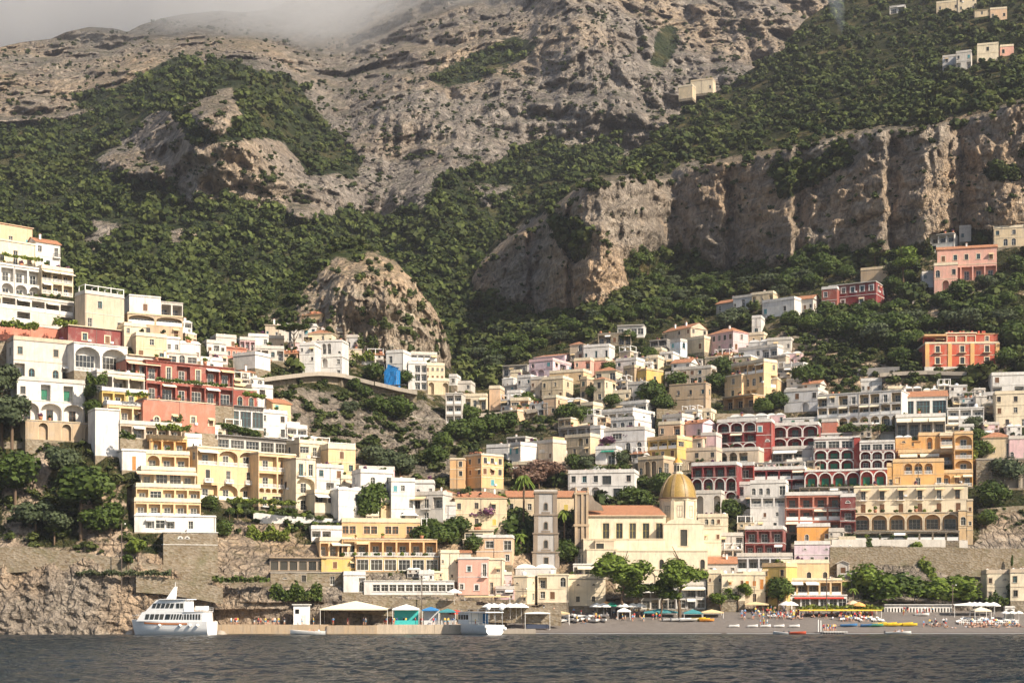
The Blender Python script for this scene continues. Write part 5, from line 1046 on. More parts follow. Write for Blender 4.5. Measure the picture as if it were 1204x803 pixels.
H('glazed white storey with draped curtains under the orange loggia', 418, 516, 654, 672, 8, 'dpeach', 'd:GGGGGG'.replace('d:', ''), bits=0, trim='white', roof='slab', name='restaurant', cat='restaurant')
H('white beach restaurant with a strip of windows and a green canopy roof', 428, 534, 683, 699, 6, 'white', '.HHHHHHHHHH', bits=0, fk='w', roof='slab', par=0, name='restaurant', cat='restaurant', D=9)
H('yellow cottage with a shuttered window left of the glazed storey', 376, 420, 636, 654, 18, 'lyellow', 'LMLd', recess=2, bits=0, awn=('cream', 0, [(.3, .8)], 1.5))
H('brown and white cottage beneath the yellow cottage on the cliff path', 378, 420, 656, 672, 18, 'ochre', '.w.w', bits=0, par=.1)
H('white house with a shaded veranda at the top of the concrete ramp', 366, 402, 622, 636, 14, 'white', 'MM.', recess=1.6, bits=1, rail='p')
H('grey shuttered boathouse gallery on the cliff', 317, 384, 656, 672, 10, 'dgrey', 'GGGGGG', bits=0, roof='slab', over=.8, fk='k', trim='tan')
H('stone store with a blue-grey door under the shuttered gallery', 318, 408, 673, 688, 10, 'stone', '.o.w..D.', bits=0, par=0, trim='stone')
H('white hut with stairs at the left end of the beach restaurant', 404, 430, 676, 696, 10, 'white', '..M', recess=1, bits=0)
H('pale yellow box house with tiny windows left of the beach pines', 604, 620, 678, 710, -20, 'cream', 'o./.w', side=(634, 'o/w'), bits=1, par=.2)
H('cream house with an orange loggia and a narrow arched doorway', 632, 668, 676, 708, -4, 'lcream', 'L.a/ww.', recess=1.2, bits=1, par=.2)
H('white curved-roof house behind the pale yellow box house', 606, 652, 668, 680, -6, 'white', '.....', roof='vault', bits=2)
H('cream house with two oval windows above two square ones, beach pines', 666, 712, 680, 712, -2, 'lcream', '.o.o./.w.w.', bits=0, par=.9, fk='k')
H('white glazed terrace building below the church front', 674, 724, 664, 680, -2, 'white', 'MGGM', recess=2, bits=0, awn=('cream', 0, [(.1, .9)], 1.5), par=.2)
H('glass-walled sun room at the foot of the church', 676, 722, 648, 664, -2, 'lcream', 'GGGGGG', bits=0, fk='w', par=.4)
H('beach front shop row with a blue doorway under the cream oval-windowed house', 664, 732, 708, 722, -2, 'offwhite', 'GM.MGD', recess=2, bits=0, fk='b', par=.1, awn=('cream', 0, [(0, .45)], 1.8))
H('white shop house with wide awnings behind the beach pines', 744, 786, 690, 716, -3, 'offwhite', 'MMMM/MGMM', recess=2, bits=2, awn=('white', 0, [(0, .5), (.52, 1)], 2))
H('pale terrace house between the two rows of beach pines', 784, 830, 688, 716, -3, 'palegrey', 'w.MM/MGMG', recess=1.5, bits=2, awn=('cream', 0, [(.3, .95)], 1.6))
H('cream house with brown shutters and a terracotta-edged roof near the beach', 848, 876, 676, 706, -4, 'lcream', '.S.S/..d.', fk='o', bits=2, par=.3)
H('cream corner house with three brown shutters and a lamp bracket', 874, 900, 676, 710, -4, 'cream', 'SSe/.d.', fk='o', bits=1, side=None)
H('small sandy house with two windows at the church arcade end', 832, 850, 674, 700, -4, 'ltan', 'S.S/...', bits=1, fk='b')
H('white gable houses crowded behind the small sandy house', 832, 866, 662, 678, -6, 'offwhite', 'w..w', roof='gable', bits=3)
H('yellow beach hotel with a shaded tan end and ivy', 896, 924, 666, 712, -34, 'ochre', 'w.w/..w/S.w', side=None, bits=1, name='hotel', cat='hotel', trim='lyellow')
H('yellow beach hotel front with a terrace restaurant and balustrades', 918, 975, 662, 684, -4, 'lyellow', 'SS.a.a', bits=1, name='hotel', cat='hotel', rail='p', trim='lcream', fk='k')
H('cream terrace storey with dark openings of the yellow beach hotel', 924, 990, 682, 700, -4, 'lyellow', 'p:MMMMM', recess=2.6, bits=0, rail='b', name='hotel', cat='hotel', awn=('white', 0, [(.05, .3), (.35, .55)], 1.5), par=.4)
H('white ground floor restaurant with red striped awnings under the yellow beach hotel', 920, 996, 700, 716, -4, 'white', 'GMGMGGG', recess=2, bits=0, name='restaurant', cat='restaurant', awn=('red', 0, [(.18, .95)], .6), par=.1)
H('small white gabled chapel-like house beside the beach hotel', 984, 998, 662, 680, -15, 'offwhite', 'w', side=None, bits=0, roof='gableside')
H('grey ruined cottage below the small white gabled house', 988, 1002, 678, 696, -15, 'grey', 'M', recess=1, bits=0)
H('cream villa with a gabled window head and dish antennas at the beach right end', 1160, 1186, 674, 706, -8, 'lcream', 'w.o/w.o', side=(1150, '../..'), bits=3, trim='beige', D=9, tw=.25)
H('cream villa half hidden by ivy at the right picture edge', 1188, 1222, 673, 706, -8, 'lcream', 'w.w/w.w', bits=3, trim='beige', D=9)
# far houses
H('white farmhouse high on the green ridge', 1046, 1064, 7, 16, -20, 'white', 'MM', recess=1, bits=0, roof='slab', under=1.5)
H('beige hill house at the top right of the ridge', 1101, 1128, 3, 14, -15, 'ltan', 'w.w', bits=1, under=1.5)
H('cream tall hill house beside the beige one on the ridge', 1126, 1148, -4, 14, -12, 'cream', 'w.w/w.w', bits=1, under=1.5)
H('small peach hill house at the right of the ridge group', 1164, 1184, 11, 24, -12, 'peach', 'w.w', bits=0, under=1.5)
H('tan cottage between the tall hill house and the peach one', 1146, 1162, 12, 20, -12, 'ltan', 'w', bits=0, roof='shed', under=1.5)
H('grey-white house with terraces on the wooded ridge', 1108, 1128, 67, 84, -20, 'palegrey', 'w./MM', recess=1, bits=1, under=1.5)
H('grey balconied house in the middle of the wooded ridge cluster', 1124, 1142, 62, 82, -20, 'offwhite', 'w.w/L.L', recess=1, bits=0, under=1.5)
H('cream block with a dark window in the ridge cluster', 1149, 1174, 53, 72, -15, 'lcream', '.S./...', bits=1, fk='k', under=1.5)
H('pink cottage at the right end of the ridge cluster', 1176, 1192, 55, 66, -12, 'pink', 'w.', bits=0, under=1.5)
H('stone ruins on the skyline of the wooded ridge', 812, 838, 95, 110, -20, 'cream', 'w..w', side=None, bits=0, trim='ltan', under=1.5)
H('long low stone wall house beside the skyline ruins', 798, 814, 102, 116, -25, 'ltan', '..', bits=0, under=1.5)

def scaffold():
    Y = ground(459, 456) - 2; root = empty('scaffolding', P(459, 457, Y), math.radians(-18)); tag(root, 'scaffolding wrapped in bright blue sheeting above the viaduct end', 'scaffolding')
    s = Y / F; w, hh = 15 * s, 29 * s; r = random.Random(4); mb = MB(); rows = []
    for j in range(7):
        z = hh * (.05 + .95 * j / 6); rows.append([(-w/2 + w * i / 6 + r.uniform(-.1, .1) - (0 if j < 5 else -.2 * j), -.2 + r.uniform(-.18, .18), z - (.25 * i if j == 6 else 0)) for i in range(7)])
    mb.grid(rows, 0, smooth=False); sd = [[(w/2, -.2 + i * .9 + r.uniform(-.1, .1), hh * (.05 + .9 * j / 6) - (1.5 if j == 6 else 0)) for i in range(5)] for j in range(7)]; mb.grid(sd, 0, smooth=False)
    mb.obj('sheeting', [plain('sheet_blue', (.01, .16, .42), .5, .4, var=.3)], root)
    f = MB()
    for i in range(5):
        for y in (0, 1.6): f.tube([(-w/2 + w * i / 4, y, -2), (-w/2 + w * i / 4, y, hh)], .05, 0, 5)
    for j in range(6): f.tube([(-w/2 - .5, 0, hh * j / 5), (w/2 + .3, 0, hh * j / 5)], .05, 0, 5)
    f.box(-w/2 - .8, w/2 + 3, -.6, 1.4, hh * .13, hh * .13 + .12, 0); f.obj('frame', [plain('pole_steel', (.3, .3, .3), .4, metal=.6)], root)
scaffold()
# ---- small plain houses squeezed between the named ones, wherever the photo shows built-up ground
OCC = np.zeros((850, 1400), bool)
def occ(r):
    a = [p[0] for p in r]; b = [p[1] for p in r]; OCC[max(0, int(min(b))):max(0, int(max(b))), max(0, int(min(a)) + 100):max(0, int(max(a)) + 100)] = True
for r_ in HRECT: occ(r_)
CH_ = poly_mask([[(622,560),(850,545),(850,712),(622,712)]], 1); BT_ = poly_mask([[(595,600),(630,600),(630,680),(595,680)]], 1)
GREENS = poly_mask([[(590,560),(660,545),(740,538),(750,556),(655,575),(600,590)],[(500,600),(545,600),(545,652),(500,652)],[(250,600),(345,605),(345,690),(250,690)],[(835,440),(860,430),(930,478),(1010,500),(1000,512),(840,492)],[(1140,500),(1160,500),(1160,640),(1145,640)],[(930,372),(1100,372),(1088,440),(940,456)],[(740,440),(790,440),(800,500),(740,500)],[(590,500),(660,480),(660,520),(600,520)],[(1000,640),(1150,640),(1150,715),(1000,715)]], 1)
ZONES = [(.9, 38, [(86,345),(215,378),(240,410),(300,440),(345,500),(420,556),(440,608),(400,610),(300,594),(235,585),(222,500),(100,420)]), (.9, 10, [(242,404),(330,386),(400,386),(450,412),(525,446),(515,462),(450,432),(400,424),(300,436)]),
 (.9, -28, [(596,436),(640,420),(720,405),(760,420),(830,400),(880,398),(930,412),(960,460),(960,500),(840,545),(760,560),(740,530),(600,545),(596,500)]), (.9, -12, [(960,460),(1165,450),(1204,470),(1204,530),(1150,540),(1140,590),(1000,640),(1000,690),(850,712),(840,610),(812,590),(812,545)]), (.9, 2, [(425,596),(530,600),(600,660),(604,706),(520,700),(425,650)])]
NAMED = [(o, o['label']) for o in SC.objects if o.parent is None and o.get('label')]
def short(l):
    for w in (' with ', ' under ', ' above ', ' below ', ' left of', ' right of', ' on ', ' over ', ' beside ', ' of ', ' behind ', ' at ', ' between ', ' in ', ' beneath ', ' standing ', ' joined ', ' stepping ', ' against ', ' wrapped ', ' from ', ','): l = l.split(w)[0]
    return ' '.join(l.split()[:7])
NP = [(CX + F * o.location.x / o.location.y + o['W'] * .5 * F / o.location.y, HY - (o.location.z + o['H'] / 2 - CH) * F / o.location.y, short(l)) for o, l in NAMED if 'W' in o]
from collections import Counter
_cnt = Counter(n[2] for n in NP)
used = set(); rf = random.Random(99); nfill = 0
for pr, ang, poly in ZONES:
    zm = poly_mask([poly], 0); xs_ = [p[0] for p in poly]; ys_ = [p[1] for p in poly]
    for t in range(2500):
        x, y = rf.uniform(min(xs_), max(xs_)), rf.uniform(min(ys_), max(ys_)); w, h = rf.uniform(13, 24), rf.uniform(9, 15)
        if zm(x, y) < .5 or zm(x, y - h) < .3 or CH_(x, y - 5) > .1 or BT_(x, y) > .1 or GREENS(x, y - 4) > .2: continue
        if OCC[int(y - h):int(y), int(x - w / 2) + 100:int(x + w / 2) + 100].mean() > .45: continue
        col = rf.choice(['white', 'white', 'offwhite', 'lcream', 'ltan', 'offwhite', 'palegrey', 'cream', 'beige', 'peach', 'rose']); 
        fl = rf.choice(['w.w/L.L', 'w.w/.wd', 'MM/w.w', 'ww/LL', 'w.a/M.w', 'LL/S.S', 'w.w.w', 'HM/w.w', 'aa/MM']); kind = {'w': 'windowed', 'M': 'dark-openinged', 'L': 'balconied', 'H': 'wide-windowed', 'a': 'arched'}[fl[0]]
        cn = dict(offwhite='off-white', lcream='cream', ltan='tan', palegrey='pale grey', cream='yellowish').get(col, col); 
        for nb in sorted((n for n in NP if _cnt[n[2]] == 1), key=lambda n: (n[0] - x) ** 2 + 2 * (n[1] - y) ** 2)[:3]:
            dx, dy = x - nb[0], (y - h / 2) - nb[1]; rel = ('above' if dy < 0 else 'below') if abs(dy) * 1.6 > abs(dx) else ('left of' if dx < 0 else 'right of')
            lab = f'small {cn} {kind} house squeezed in just {rel} the {nb[2]}'
            if lab not in used and len(lab.split()) <= 16: break
        else: continue
        used.add(lab); nfill += 1
        house(lab, x - w / 2, x + w / 2, y - h, y, ang + rf.uniform(-12, 12), col, fl, roof=rf.choice(['flat', 'flat', 'flat', 'slab', 'vault', 'gable']), bits=rf.choice([1, 1, 2]), recess=1.2, par=rf.choice([.3, .6, .9]), pergola=(1.8, None) if rf.random() < .15 else None, awn=(rf.choice(['cream', 'white', 'sand']), 1, [(0, .6)], 1.4) if '/' in fl and rf.random() < .3 else None)
        occ(HRECT[-1])
print('FILL', nfill)
# ================================================================ the church with the tiled dome
def M_dome():
    m = NT('majolica'); v = m.coord(); sx = m.n('ShaderNodeSeparateXYZ'); m.t.links.new(v, sx.inputs[0])
    vo = m.n('ShaderNodeTexVoronoi', Scale=3.2); m.t.links.new(v, vo.inputs['Vector'])
    col = m.mix(m.noise(v, .8, 3), (.30, .185, .05), (.44, .28, .085)); col = m.mix(m.ramp(vo.outputs['Distance'], [(.25, 0), (.5, .6)]), col, (.22, .15, .03))
    m.color(col); m.b.inputs['Roughness'].default_value = .45; m.b.inputs['Specular IOR Level'].default_value = .4; return m.mat
def church():
    Yc = 400.0; s = Yc / F
    root = empty('church', P(745, 692, Yc)); tag(root, 'cream church with a big golden tiled dome and a red tiled nave roof', 'church'); inv = root.location.copy()
    cream, trimm, stn = wall('lcream'), wall('cream'), wall('tan')
    def block(nm, x0, x1, yt, yb, dy, D, floors, under=4, fk='w', tw=.25, hs=None, col='lcream', recess=1.2, rail='r'):
        Y = Yc + dy; o = P(x0, yb, Y); W = PX(x1, Y) - PX(x0, Y); H_ = PZ(yt, Y) - PZ(yb, Y); mb = MB(); parts = []
        facade(mb, parts, Matrix.Identity(4), W, -under, H_, floors.split('/'), fk, tw, rail, recess, True, hs=hs)
        for T, w in ((Matrix.Translation((W, 0, 0)) @ Matrix.Rotation(math.pi/2, 4, 'Z'), D), (Matrix.Translation((0, D, 0)) @ Matrix.Rotation(-math.pi/2, 4, 'Z'), D), (Matrix.Translation((W, D, 0)) @ Matrix.Rotation(math.pi, 4, 'Z'), W)): facade(mb, parts, T, w, -under, H_, ['.'], trim=tw)
        mb.box(-.15, W + .15, -.15, D, H_, H_ + .25, 1); mb.box(.01, W - .01, .01, D, H_ - .2, H_ - .02, 0)
        b = mb.obj(nm, [wall(col), trimm, wall(col), wall(col)], root, o - inv)
        for pn, me, M in parts: ob = link(pn, me, b); ob.matrix_local = M
        CUTS.append((x0, x1, (o.x, o.y), (1, 0), o.z, o.z + H_, recess + .6)); HRECT.append([(x0, yt), (x1, yt), (x1, yb), (x0, yb)])
        return b, W, H_, o
    nv, W, H_, o = block('nave', 689, 783, 607, 646, 0, 11, '.WWWWW', hs=[1], fk='y', tw=.35)
    for ob in nv.children: pass
    rb = MB(); r = 3.0
    rb.face([(-.5, -.6, 0), (W, -.6, 0), (W - 2, 5.5, r), (1.2, 5.5, r)]); rb.face([(W, 11.5, 0), (-.5, 11.5, 0), (1.2, 5.5, r), (W - 2, 5.5, r)]); rb.face([(-.5, -.6, 0), (1.2, 5.5, r), (-.5, 11.5, 0)]); rb.face([(-.5, -.6, -.2), (W, -.6, -.2), (W, -.6, 0), (-.5, -.6, 0)], 1)
    rb.obj('nave_roof', [M_tile(), trimm], root, Vector((o.x, o.y, o.z + H_ + .28)) - inv)
    block('side_aisle', 686, 782, 634, 650, -4, 4.2, '............', recess=.3)
    block('annexe', 700, 722, 636, 648, -5.2, 2, 'G.', fk='k', col='beige', recess=.3)
    block('lower_range', 724, 832, 648, 674, -9, 6.0, '.o.o...aVaVaVaV'.replace('aV', 'V.')[0:0] + 'd.V.V.V.V', hs=[1], fk='k', tw=.2)
    block('arcade', 724, 836, 670, 690, -9.2, 6, '.OO.wO.', recess=2.2, tw=.35)
    block('cloister_wall', 690, 726, 646, 668, -7, 4, '.D', fk='k')
    block('side_range', 826, 848, 622, 668, 2, 9, 'S.S/.../..e', fk='c')
    tr, W, H_, o = block('transept', 780, 828, 616, 648, -3, 15, '.W.', fk='k', tw=.4)
    g = MB(); n = 12; top = [(W * .5 - W * .42 * math.cos(math.pi * i / n), H_ + .25 + 1.3 * math.sin(math.pi * i / n)) for i in range(n + 1)]
    g.face([(x, -.05, z) for x, z in top]); 
    for (p, q) in zip(top[:-1], top[1:]): g.face([(p[0], -.05, p[1]), (q[0], -.05, q[1]), (q[0], .8, q[1]), (p[0], .8, p[1])], 1)
    g.obj('gable', [cream, trimm], root, o - inv)
    # drum, dome and lantern
    cxp, cy = 797, Yc + 6; sc = cy / F; c = Vector((PX(cxp, cy), cy, PZ(622, cy))); zt = PZ(587, cy) - c.z; R = 21.6 * sc
    d = MB(); dp = []; d.lathe([(R * .98, -2), (R * .98, zt - .5), (R * 1.04, zt - .45), (R * 1.06, zt)], (0, 0, 0), 0, 8, False, math.pi / 8); d.lathe([(R * 1.06, zt), (R * .9, zt + .02)], (0, 0, 0), 0, 8, False, math.pi / 8)
    for k in range(8):
        a = math.pi / 8 + k * math.pi / 4; d.box(-.45, .45, -.25, .2, -1, zt - .5, 1, Matrix.Translation((math.cos(a) * R * .97, math.sin(a) * R * .97, 0)) @ Matrix.Rotation(a + math.pi / 2, 4, 'Z'))
    dr = d.obj('drum', [cream, trimm], root, c - inv)
    for k in (-1, 0, 1, 2):
        a = -math.pi / 2 + k * math.pi / 4; rr = R * .98 * math.cos(math.pi / 8); ob = link('window', window_mesh(1.4, 3.0, 'k'), dr); ob.matrix_local = Matrix.Translation((math.cos(a) * (rr + .02), math.sin(a) * (rr + .02), zt * .38)) @ Matrix.Rotation(a + math.pi / 2, 4, 'Z')
        f = MB(); f.box(-.95, -.7, -.16, .05, -.2, 3.2, 0); f.box(.7, .95, -.16, .05, -.2, 3.2, 0); f.box(-1.15, 1.15, -.25, .05, 3.2, 3.5, 0); f.face([(-1.1, -.2, 3.5), (1.1, -.2, 3.5), (0, -.2, 4.1)], 0); ob2 = f.obj('window_frame', [trimm], dr); ob2.matrix_local = ob.matrix_local.copy()
    cor = MB(); cor.lathe([(R * 1.0, zt), (R * 1.08, zt + .1), (R * 1.08, zt + .35), (R * .98, zt + .4)], (0, 0, 0), 0, 32); cor.obj('cornice', [plain('cornice_brown', (.20, .13, .07), .8)], root, c - inv)
    hd = (587 - 558) * sc; prof = [(R * math.cos(t) * (1 - .04 * math.sin(2 * t)), zt + .4 + hd * math.sin(t)) for t in [math.pi / 2 * i / 14 for i in range(14)]] + [(R * .1, zt + .4 + hd * 1.0)]
    dm = MB(); dm.lathe(prof, (0, 0, 0), 0, 48); dome = dm.obj('dome', [M_dome()], root, c - inv)
    rbm = MB()
    for k in range(8):
        a = math.pi / 8 + k * math.pi / 4 - math.pi / 8 * 0
        for (p, q) in zip(prof[:-1], prof[1:]):
            w0, w1 = .32 * p[0] / R + .1, .32 * q[0] / R + .1
            def pt(pr, w, e): return (math.cos(a) * (pr[0] + e) - math.sin(a) * w, math.sin(a) * (pr[0] + e) + math.cos(a) * w, pr[1] + e * .5)
            rbm.face([pt(p, -w0, .1), pt(p, w0, .1), pt(q, w1, .1), pt(q, -w1, .1)], 0)
            rbm.face([pt(p, w0, .1), pt(p, w0 + .05, -.1), pt(q, w1 + .05, -.1), pt(q, w1, .1)], 0); rbm.face([pt(p, -w0 - .05, -.1), pt(p, -w0, .1), pt(q, -w1, .1), pt(q, -w1 - .05, -.1)], 0)
    rbm.obj('dome_ribs', [plain('rib_tile', (.30, .21, .10), .5, .4, var=.5)], dome)
    zl = zt + .4 + hd; lr = 4.6 * sc; lh = 10.5 * sc; ln = MB(); ln.lathe([(lr * 1.4, -.5), (lr * 1.4, .2), (lr, .25), (lr, lh), (lr * 1.25, lh + .1), (lr * 1.25, lh + .35)], (0, 0, zl), 0, 8, False, math.pi / 8)
    ln.lathe([(lr * 1.2, lh + .35), (lr * .95, lh + .9), (lr * .5, lh + 1.3), (.05, lh + 1.9), (.04, lh + 2.5)], (0, 0, zl), 1, 12)
    lt = ln.obj('lantern', [cream, plain('lantern_tile', (.60, .30, .06), .6)], root, c - inv)
    for k in range(8):
        a = k * math.pi / 4; rr = lr * math.cos(math.pi / 8); ob = link('window', window_mesh(.5, 1.5, 'k'), lt); ob.matrix_local = Matrix.Translation((math.cos(a) * (rr + .03), math.sin(a) * (rr + .03), zl + .5)) @ Matrix.Rotation(a + math.pi / 2, 4, 'Z')
    # baroque stone front seen from its side
    Y = Yc - 1; o = P(677, 646, Y); f = MB(); W = 14 * s; zt = PZ(581, Y) - o.z
    f.box(0, W, 0, 12, -6, zt, 0); f.box(-.5, W + .3, -.4, 12.4, zt, zt + .5, 1); f.box(-.6, W + .4, -.5, 12.5, zt * .42, zt * .42 + .6, 1)
    for xx in (-.25, W * .45, W - .45): f.box(xx, xx + .7, -.35, -.001, -5.9, zt * .42 - .02, 1); f.box(xx, xx + .6, -.3, -.001, zt * .42 + .62, zt - .02, 1)
    pts = [(W, zt), (W + 1.2, zt - .3), (W + 1.8, zt - 1.6), (W + 3.4, zt - 2.6), (W + 4.2, zt - 4.2), (W, zt - 4.2)]
    f.face([(x, 0, z) for x, z in pts], 0); f.face([(x, 1.2, z) for x, z in reversed(pts)], 0)
    for p, q in zip(pts[:-1], pts[1:]): f.face([(p[0], 0, p[1]), (p[0], 1.2, p[1]), (q[0], 1.2, q[1]), (q[0], 0, q[1])], 1)
    for xx in (0, W): f.lathe([(.35, 0), (.4, .3), (.15, .6), (.3, 1.0), (.05, 1.5)], (xx, .3, zt + .5), 1, 8)
    f.obj('front', [wall('dstone'), wall('tan')], root, o - inv)
church()
def bell_tower():
    Y = 396.0; s = Y / F; o = P(628, 668, Y); root = empty('bell_tower', o); tag(root, 'square white and tan stone bell tower with stacked arched openings', 'bell tower')
    W = 27.5 * s; rows = [(668, 648), (648, 626), (626, 604), (604, 578)]; z = lambda py: PZ(py, Y) - o.z
    b = MB(); b.box(-.5, W + .5, -.5, W + .5, -8, -.01, 0); b.obj('base', [M_stone()], root)
    for i, (yb, yt) in enumerate(rows):
        ins = [-.35, -.1, .1, .25][i]; w = W - 2 * ins; z0, z1 = z(yb), z(yt); mb = MB(); parts = []
        for T in (Matrix.Translation((ins, ins, z0)), Matrix.Translation((W - ins, ins, z0)) @ Matrix.Rotation(math.pi/2, 4, 'Z'), Matrix.Translation((W - ins, W - ins, z0)) @ Matrix.Rotation(math.pi, 4, 'Z'), Matrix.Translation((ins, W - ins, z0)) @ Matrix.Rotation(-math.pi/2, 4, 'Z')):
            facade(mb, parts, T, w, 0, z1 - z0 - .4, ['.V.' if i else '.w.'], fk='k', trim=.2, band=False, recess=.5)
            for xx in (-.1, w - 1.0): mb.box(xx, xx + 1.1, -.14, -.002, 0, z1 - z0 - .4, 1, T)
            mb.box(w * .3, w * .7, -.09, -.003, .15, .5, 1, T)
        mb.box(ins - .35, W - ins + .35, ins - .35, W - ins + .35, z1 - .4, z1 - .02, 1)
        st = mb.obj('tower_stage', [wall('grey'), wall('dstone'), wall('dstone'), wall('dstone')], root)
        for nm, me, M in parts: ob = link(nm, me, st); ob.matrix_local = M
    r = MB(); zz = z(578); r.box(.1, W - .1, .1, W - .1, zz, zz + .15, 0)
    for a in ((0, W, 0, .3), (0, W, W - .3, W), (0, .3, .3, W - .3), (W - .3, W, .3, W - .3)): r.box(*a, zz + .15, zz + .55, 0)
    r.obj('parapet', [wall('offwhite')], root); CUTS.append((626, 656, (o.x, o.y), (1, 0), o.z, o.z + zz, 3)); HRECT.append([(624, 575), (658, 575), (658, 670), (624, 670)])
bell_tower()
# ================================================================ red villa, viaducts, terrace walls
rv = house('big red villa with orange corner piers standing on a pale stone base', 1088, 1175, 404, 431, -3, 'vred', '.W..W..W./.W..W..W.', trim='cream', roof='flat', bits=0, par=.4, name='villa', cat='villa', tw=.28, D=16, rail='r', fk='k')
def villa_extra():
    W, H_ = rv['W'], rv['H']; mb = MB(); mb.box(-.3, W + .3, -.3, 16, -3.2, -.02, 0)
    mb.obj('stone_base', [wall('offwhite')], rv)
    for xx in (0, W * .305, W * .61, W - 1.2): p = MB(); p.box(xx - .05, xx + 1.25, -.2, -.005, 0, H_ - .05, 0); p.obj('corner_pier', [wall('yellow')], rv)
    a = MB(); parts = []; T = Matrix.Translation((W * .3, 1.5, H_ + .1)); facade(a, parts, T, W * .4, 0, 3.4, ['GG.G'.replace('.', '')], fk='k', trim=.25, band=False); a.box(W * .3, W * .7, 1.7, 12, H_ + .1, H_ + 3.3, 0); a.box(W * .3 - .3, W * .7 + .3, 1.2, 12.2, H_ + 3.5, H_ + 3.9, 1)
    T2 = Matrix.Translation((W * .7, 1.8, H_ + .1)); facade(a, parts, T2, W * .3, 0, 3.2, ['.w.'], fk='k', trim=.25, band=False); a.box(W * .7, W, 2.1, 12, H_ + .1, H_ + 3.2, 0); a.box(W * .7, W + .2, 1.6, 12, H_ + 3.3, H_ + 3.55, 2)
    T3 = Matrix.Translation((0, 3.0, H_ + .1)); facade(a, parts, T3, W * .3, 0, 2.6, ['MM'], fk='k', recess=2, band=False); a.box(-.2, W * .3, .4, 12, H_ + 2.7, H_ + 3.2, 2)
    for q in range(9): x = W * (.3 + .7 * RND.random()); a.box(x, x + .6, 3, 3.6, H_ + 3.5, H_ + 4.6, 0)
    at = a.obj('attic', [wall('vred'), wall('cream'), wall('dpeach'), wall('vred')], rv)
    for nm, me, M in parts: ob = link(nm, me, at); ob.matrix_local = M
    for fx in (.17, .5, .83):
        for zz in (.12, .62): st = MB(); st.box(W * fx - 1.3, W * fx + 1.3, -.9, -.06, H_ * zz - .25, H_ * zz - .08, 0); st.obj('balcony_slab', [wall('cream')], rv)
villa_extra()
def strip_wall(name, label, cat, pts, h, thick=1.0, mat=None, parapet=.9, slab=None, Y=None, under=3.0, arches=0):
    """A wall or road edge that follows photo points given at its top edge; h metres high."""
    root = MB(); P3 = []
    for i, (px, py) in enumerate(pts):
        yy = (ground(px, py + h * 4) if Y is None else (Y[i] if isinstance(Y, (list, tuple)) else Y)); P3.append(P(px, py, yy))
    for a, b in zip(P3[:-1], P3[1:]):
        d = (b - a); n = Vector((d.y, -d.x, 0)).normalized()
        def q(p, off, z): return (p.x - n.x * off, p.y - n.y * off, p.z + z)
        root.face([q(a, 0, -h - under), q(b, 0, -h - under), q(b, 0, 0), q(a, 0, 0)], 0); root.face([q(a, 0, 0), q(b, 0, 0), q(b, thick, 0), q(a, thick, 0)], 1)
        root.face([q(a, thick, 0), q(b, thick, 0), q(b, thick, -h - under), q(a, thick, -h - under)], 0)
        if slab: # overhanging road deck with parapet
            root.face([q(a, -slab, -.3), q(b, -slab, -.3), q(b, -slab, parapet), q(a, -slab, parapet)], 1); root.face([q(a, -slab, parapet), q(b, -slab, parapet), q(b, -slab + .35, parapet), q(a, -slab + .35, parapet)], 1); root.face([q(a, -slab + .35, parapet), q(b, -slab + .35, parapet), q(b, -slab + .35, 0), q(a, -slab + .35, 0)], 1)
            root.face([q(a, -slab, -.3), q(b, -slab, -.3), q(b, 6, -.3), q(a, 6, -.3)], 1); root.face([q(a, -slab, .02), q(b, -slab, .02), q(b, 6, .02), q(a, 6, .02)], 2)
    o = root.obj(name, [mat or M_stone(), wall('stone'), plain('asphalt', (.06, .06, .06), .9)]); tag(o, label, cat); return o
strip_wall('road_viaduct', 'grey road viaduct curving below the village under the crag', 'viaduct', [(303,448),(318,446),(335,444),(352,442),(368,441),(386,442),(402,444),(420,448),(440,453),(465,459),(490,464)], 2.2, slab=2.2, under=2)
strip_wall('retaining_wall', 'high grey retaining wall above the curving road viaduct', 'wall', [(318,436),(332,432),(350,434),(375,438),(396,440),(420,444)], 2.2, Y=[487,489,491,492,492,492], under=3)
strip_wall('road_viaduct', 'dark road bridge among the trees at the left of the middle quarter', 'viaduct', [(560,490),(580,489),(600,487),(620,486),(632,484)], 1.2, slab=1.6, under=1.5)
strip_wall('road_viaduct', 'long dark colonnaded road terrace below the big red villa', 'viaduct', [(1034,443),(1060,441),(1090,440),(1120,441),(1166,442)], 1.0, slab=1.8, mat=wall('dgrey'), under=5)
strip_wall('retaining_wall', 'grey slatted retaining wall left of the big red villa', 'wall', [(1008,434),(1030,432),(1058,431)], 2.2, mat=wall('dgrey'))
strip_wall('terrace_wall', 'white balustraded terrace wall under the pale yellow hotel', 'wall', [(978,634),(1005,634),(1050,634),(1100,634),(1138,635)], 2.0, mat=wall('offwhite'), under=0, Y=407)
strip_wall('retaining_wall', 'long masonry retaining wall below the white balustraded terrace', 'wall', [(976,643),(1005,643),(1060,643),(1110,643),(1140,644),(1204,645),(1300,645)], 6.5, Y=[401,401,401,401,401,402,402], under=1)
strip_wall('path_wall', 'brown masonry wall of the coast path above the left sea cliff', 'wall', [(-20,644),(30,642),(80,648),(130,654),(165,661),(190,664),(215,668),(250,674)], 4.0, under=2, Y=[358,359,360,361,362,363,364,365])
strip_wall('sea_cliff_wall', 'lower masonry wall along the top of the left sea cliff', 'wall', [(160,676),(190,678),(230,684),(262,690)], 3.0, under=1, Y=[358,359,360,361])
strip_wall('ramp_wall', 'grey rubble wall under the white beach restaurant', 'wall', [(402,696),(440,700),(480,704),(540,706),(560,706)], 2.6, Y=[367,367,367,368,368], under=2)
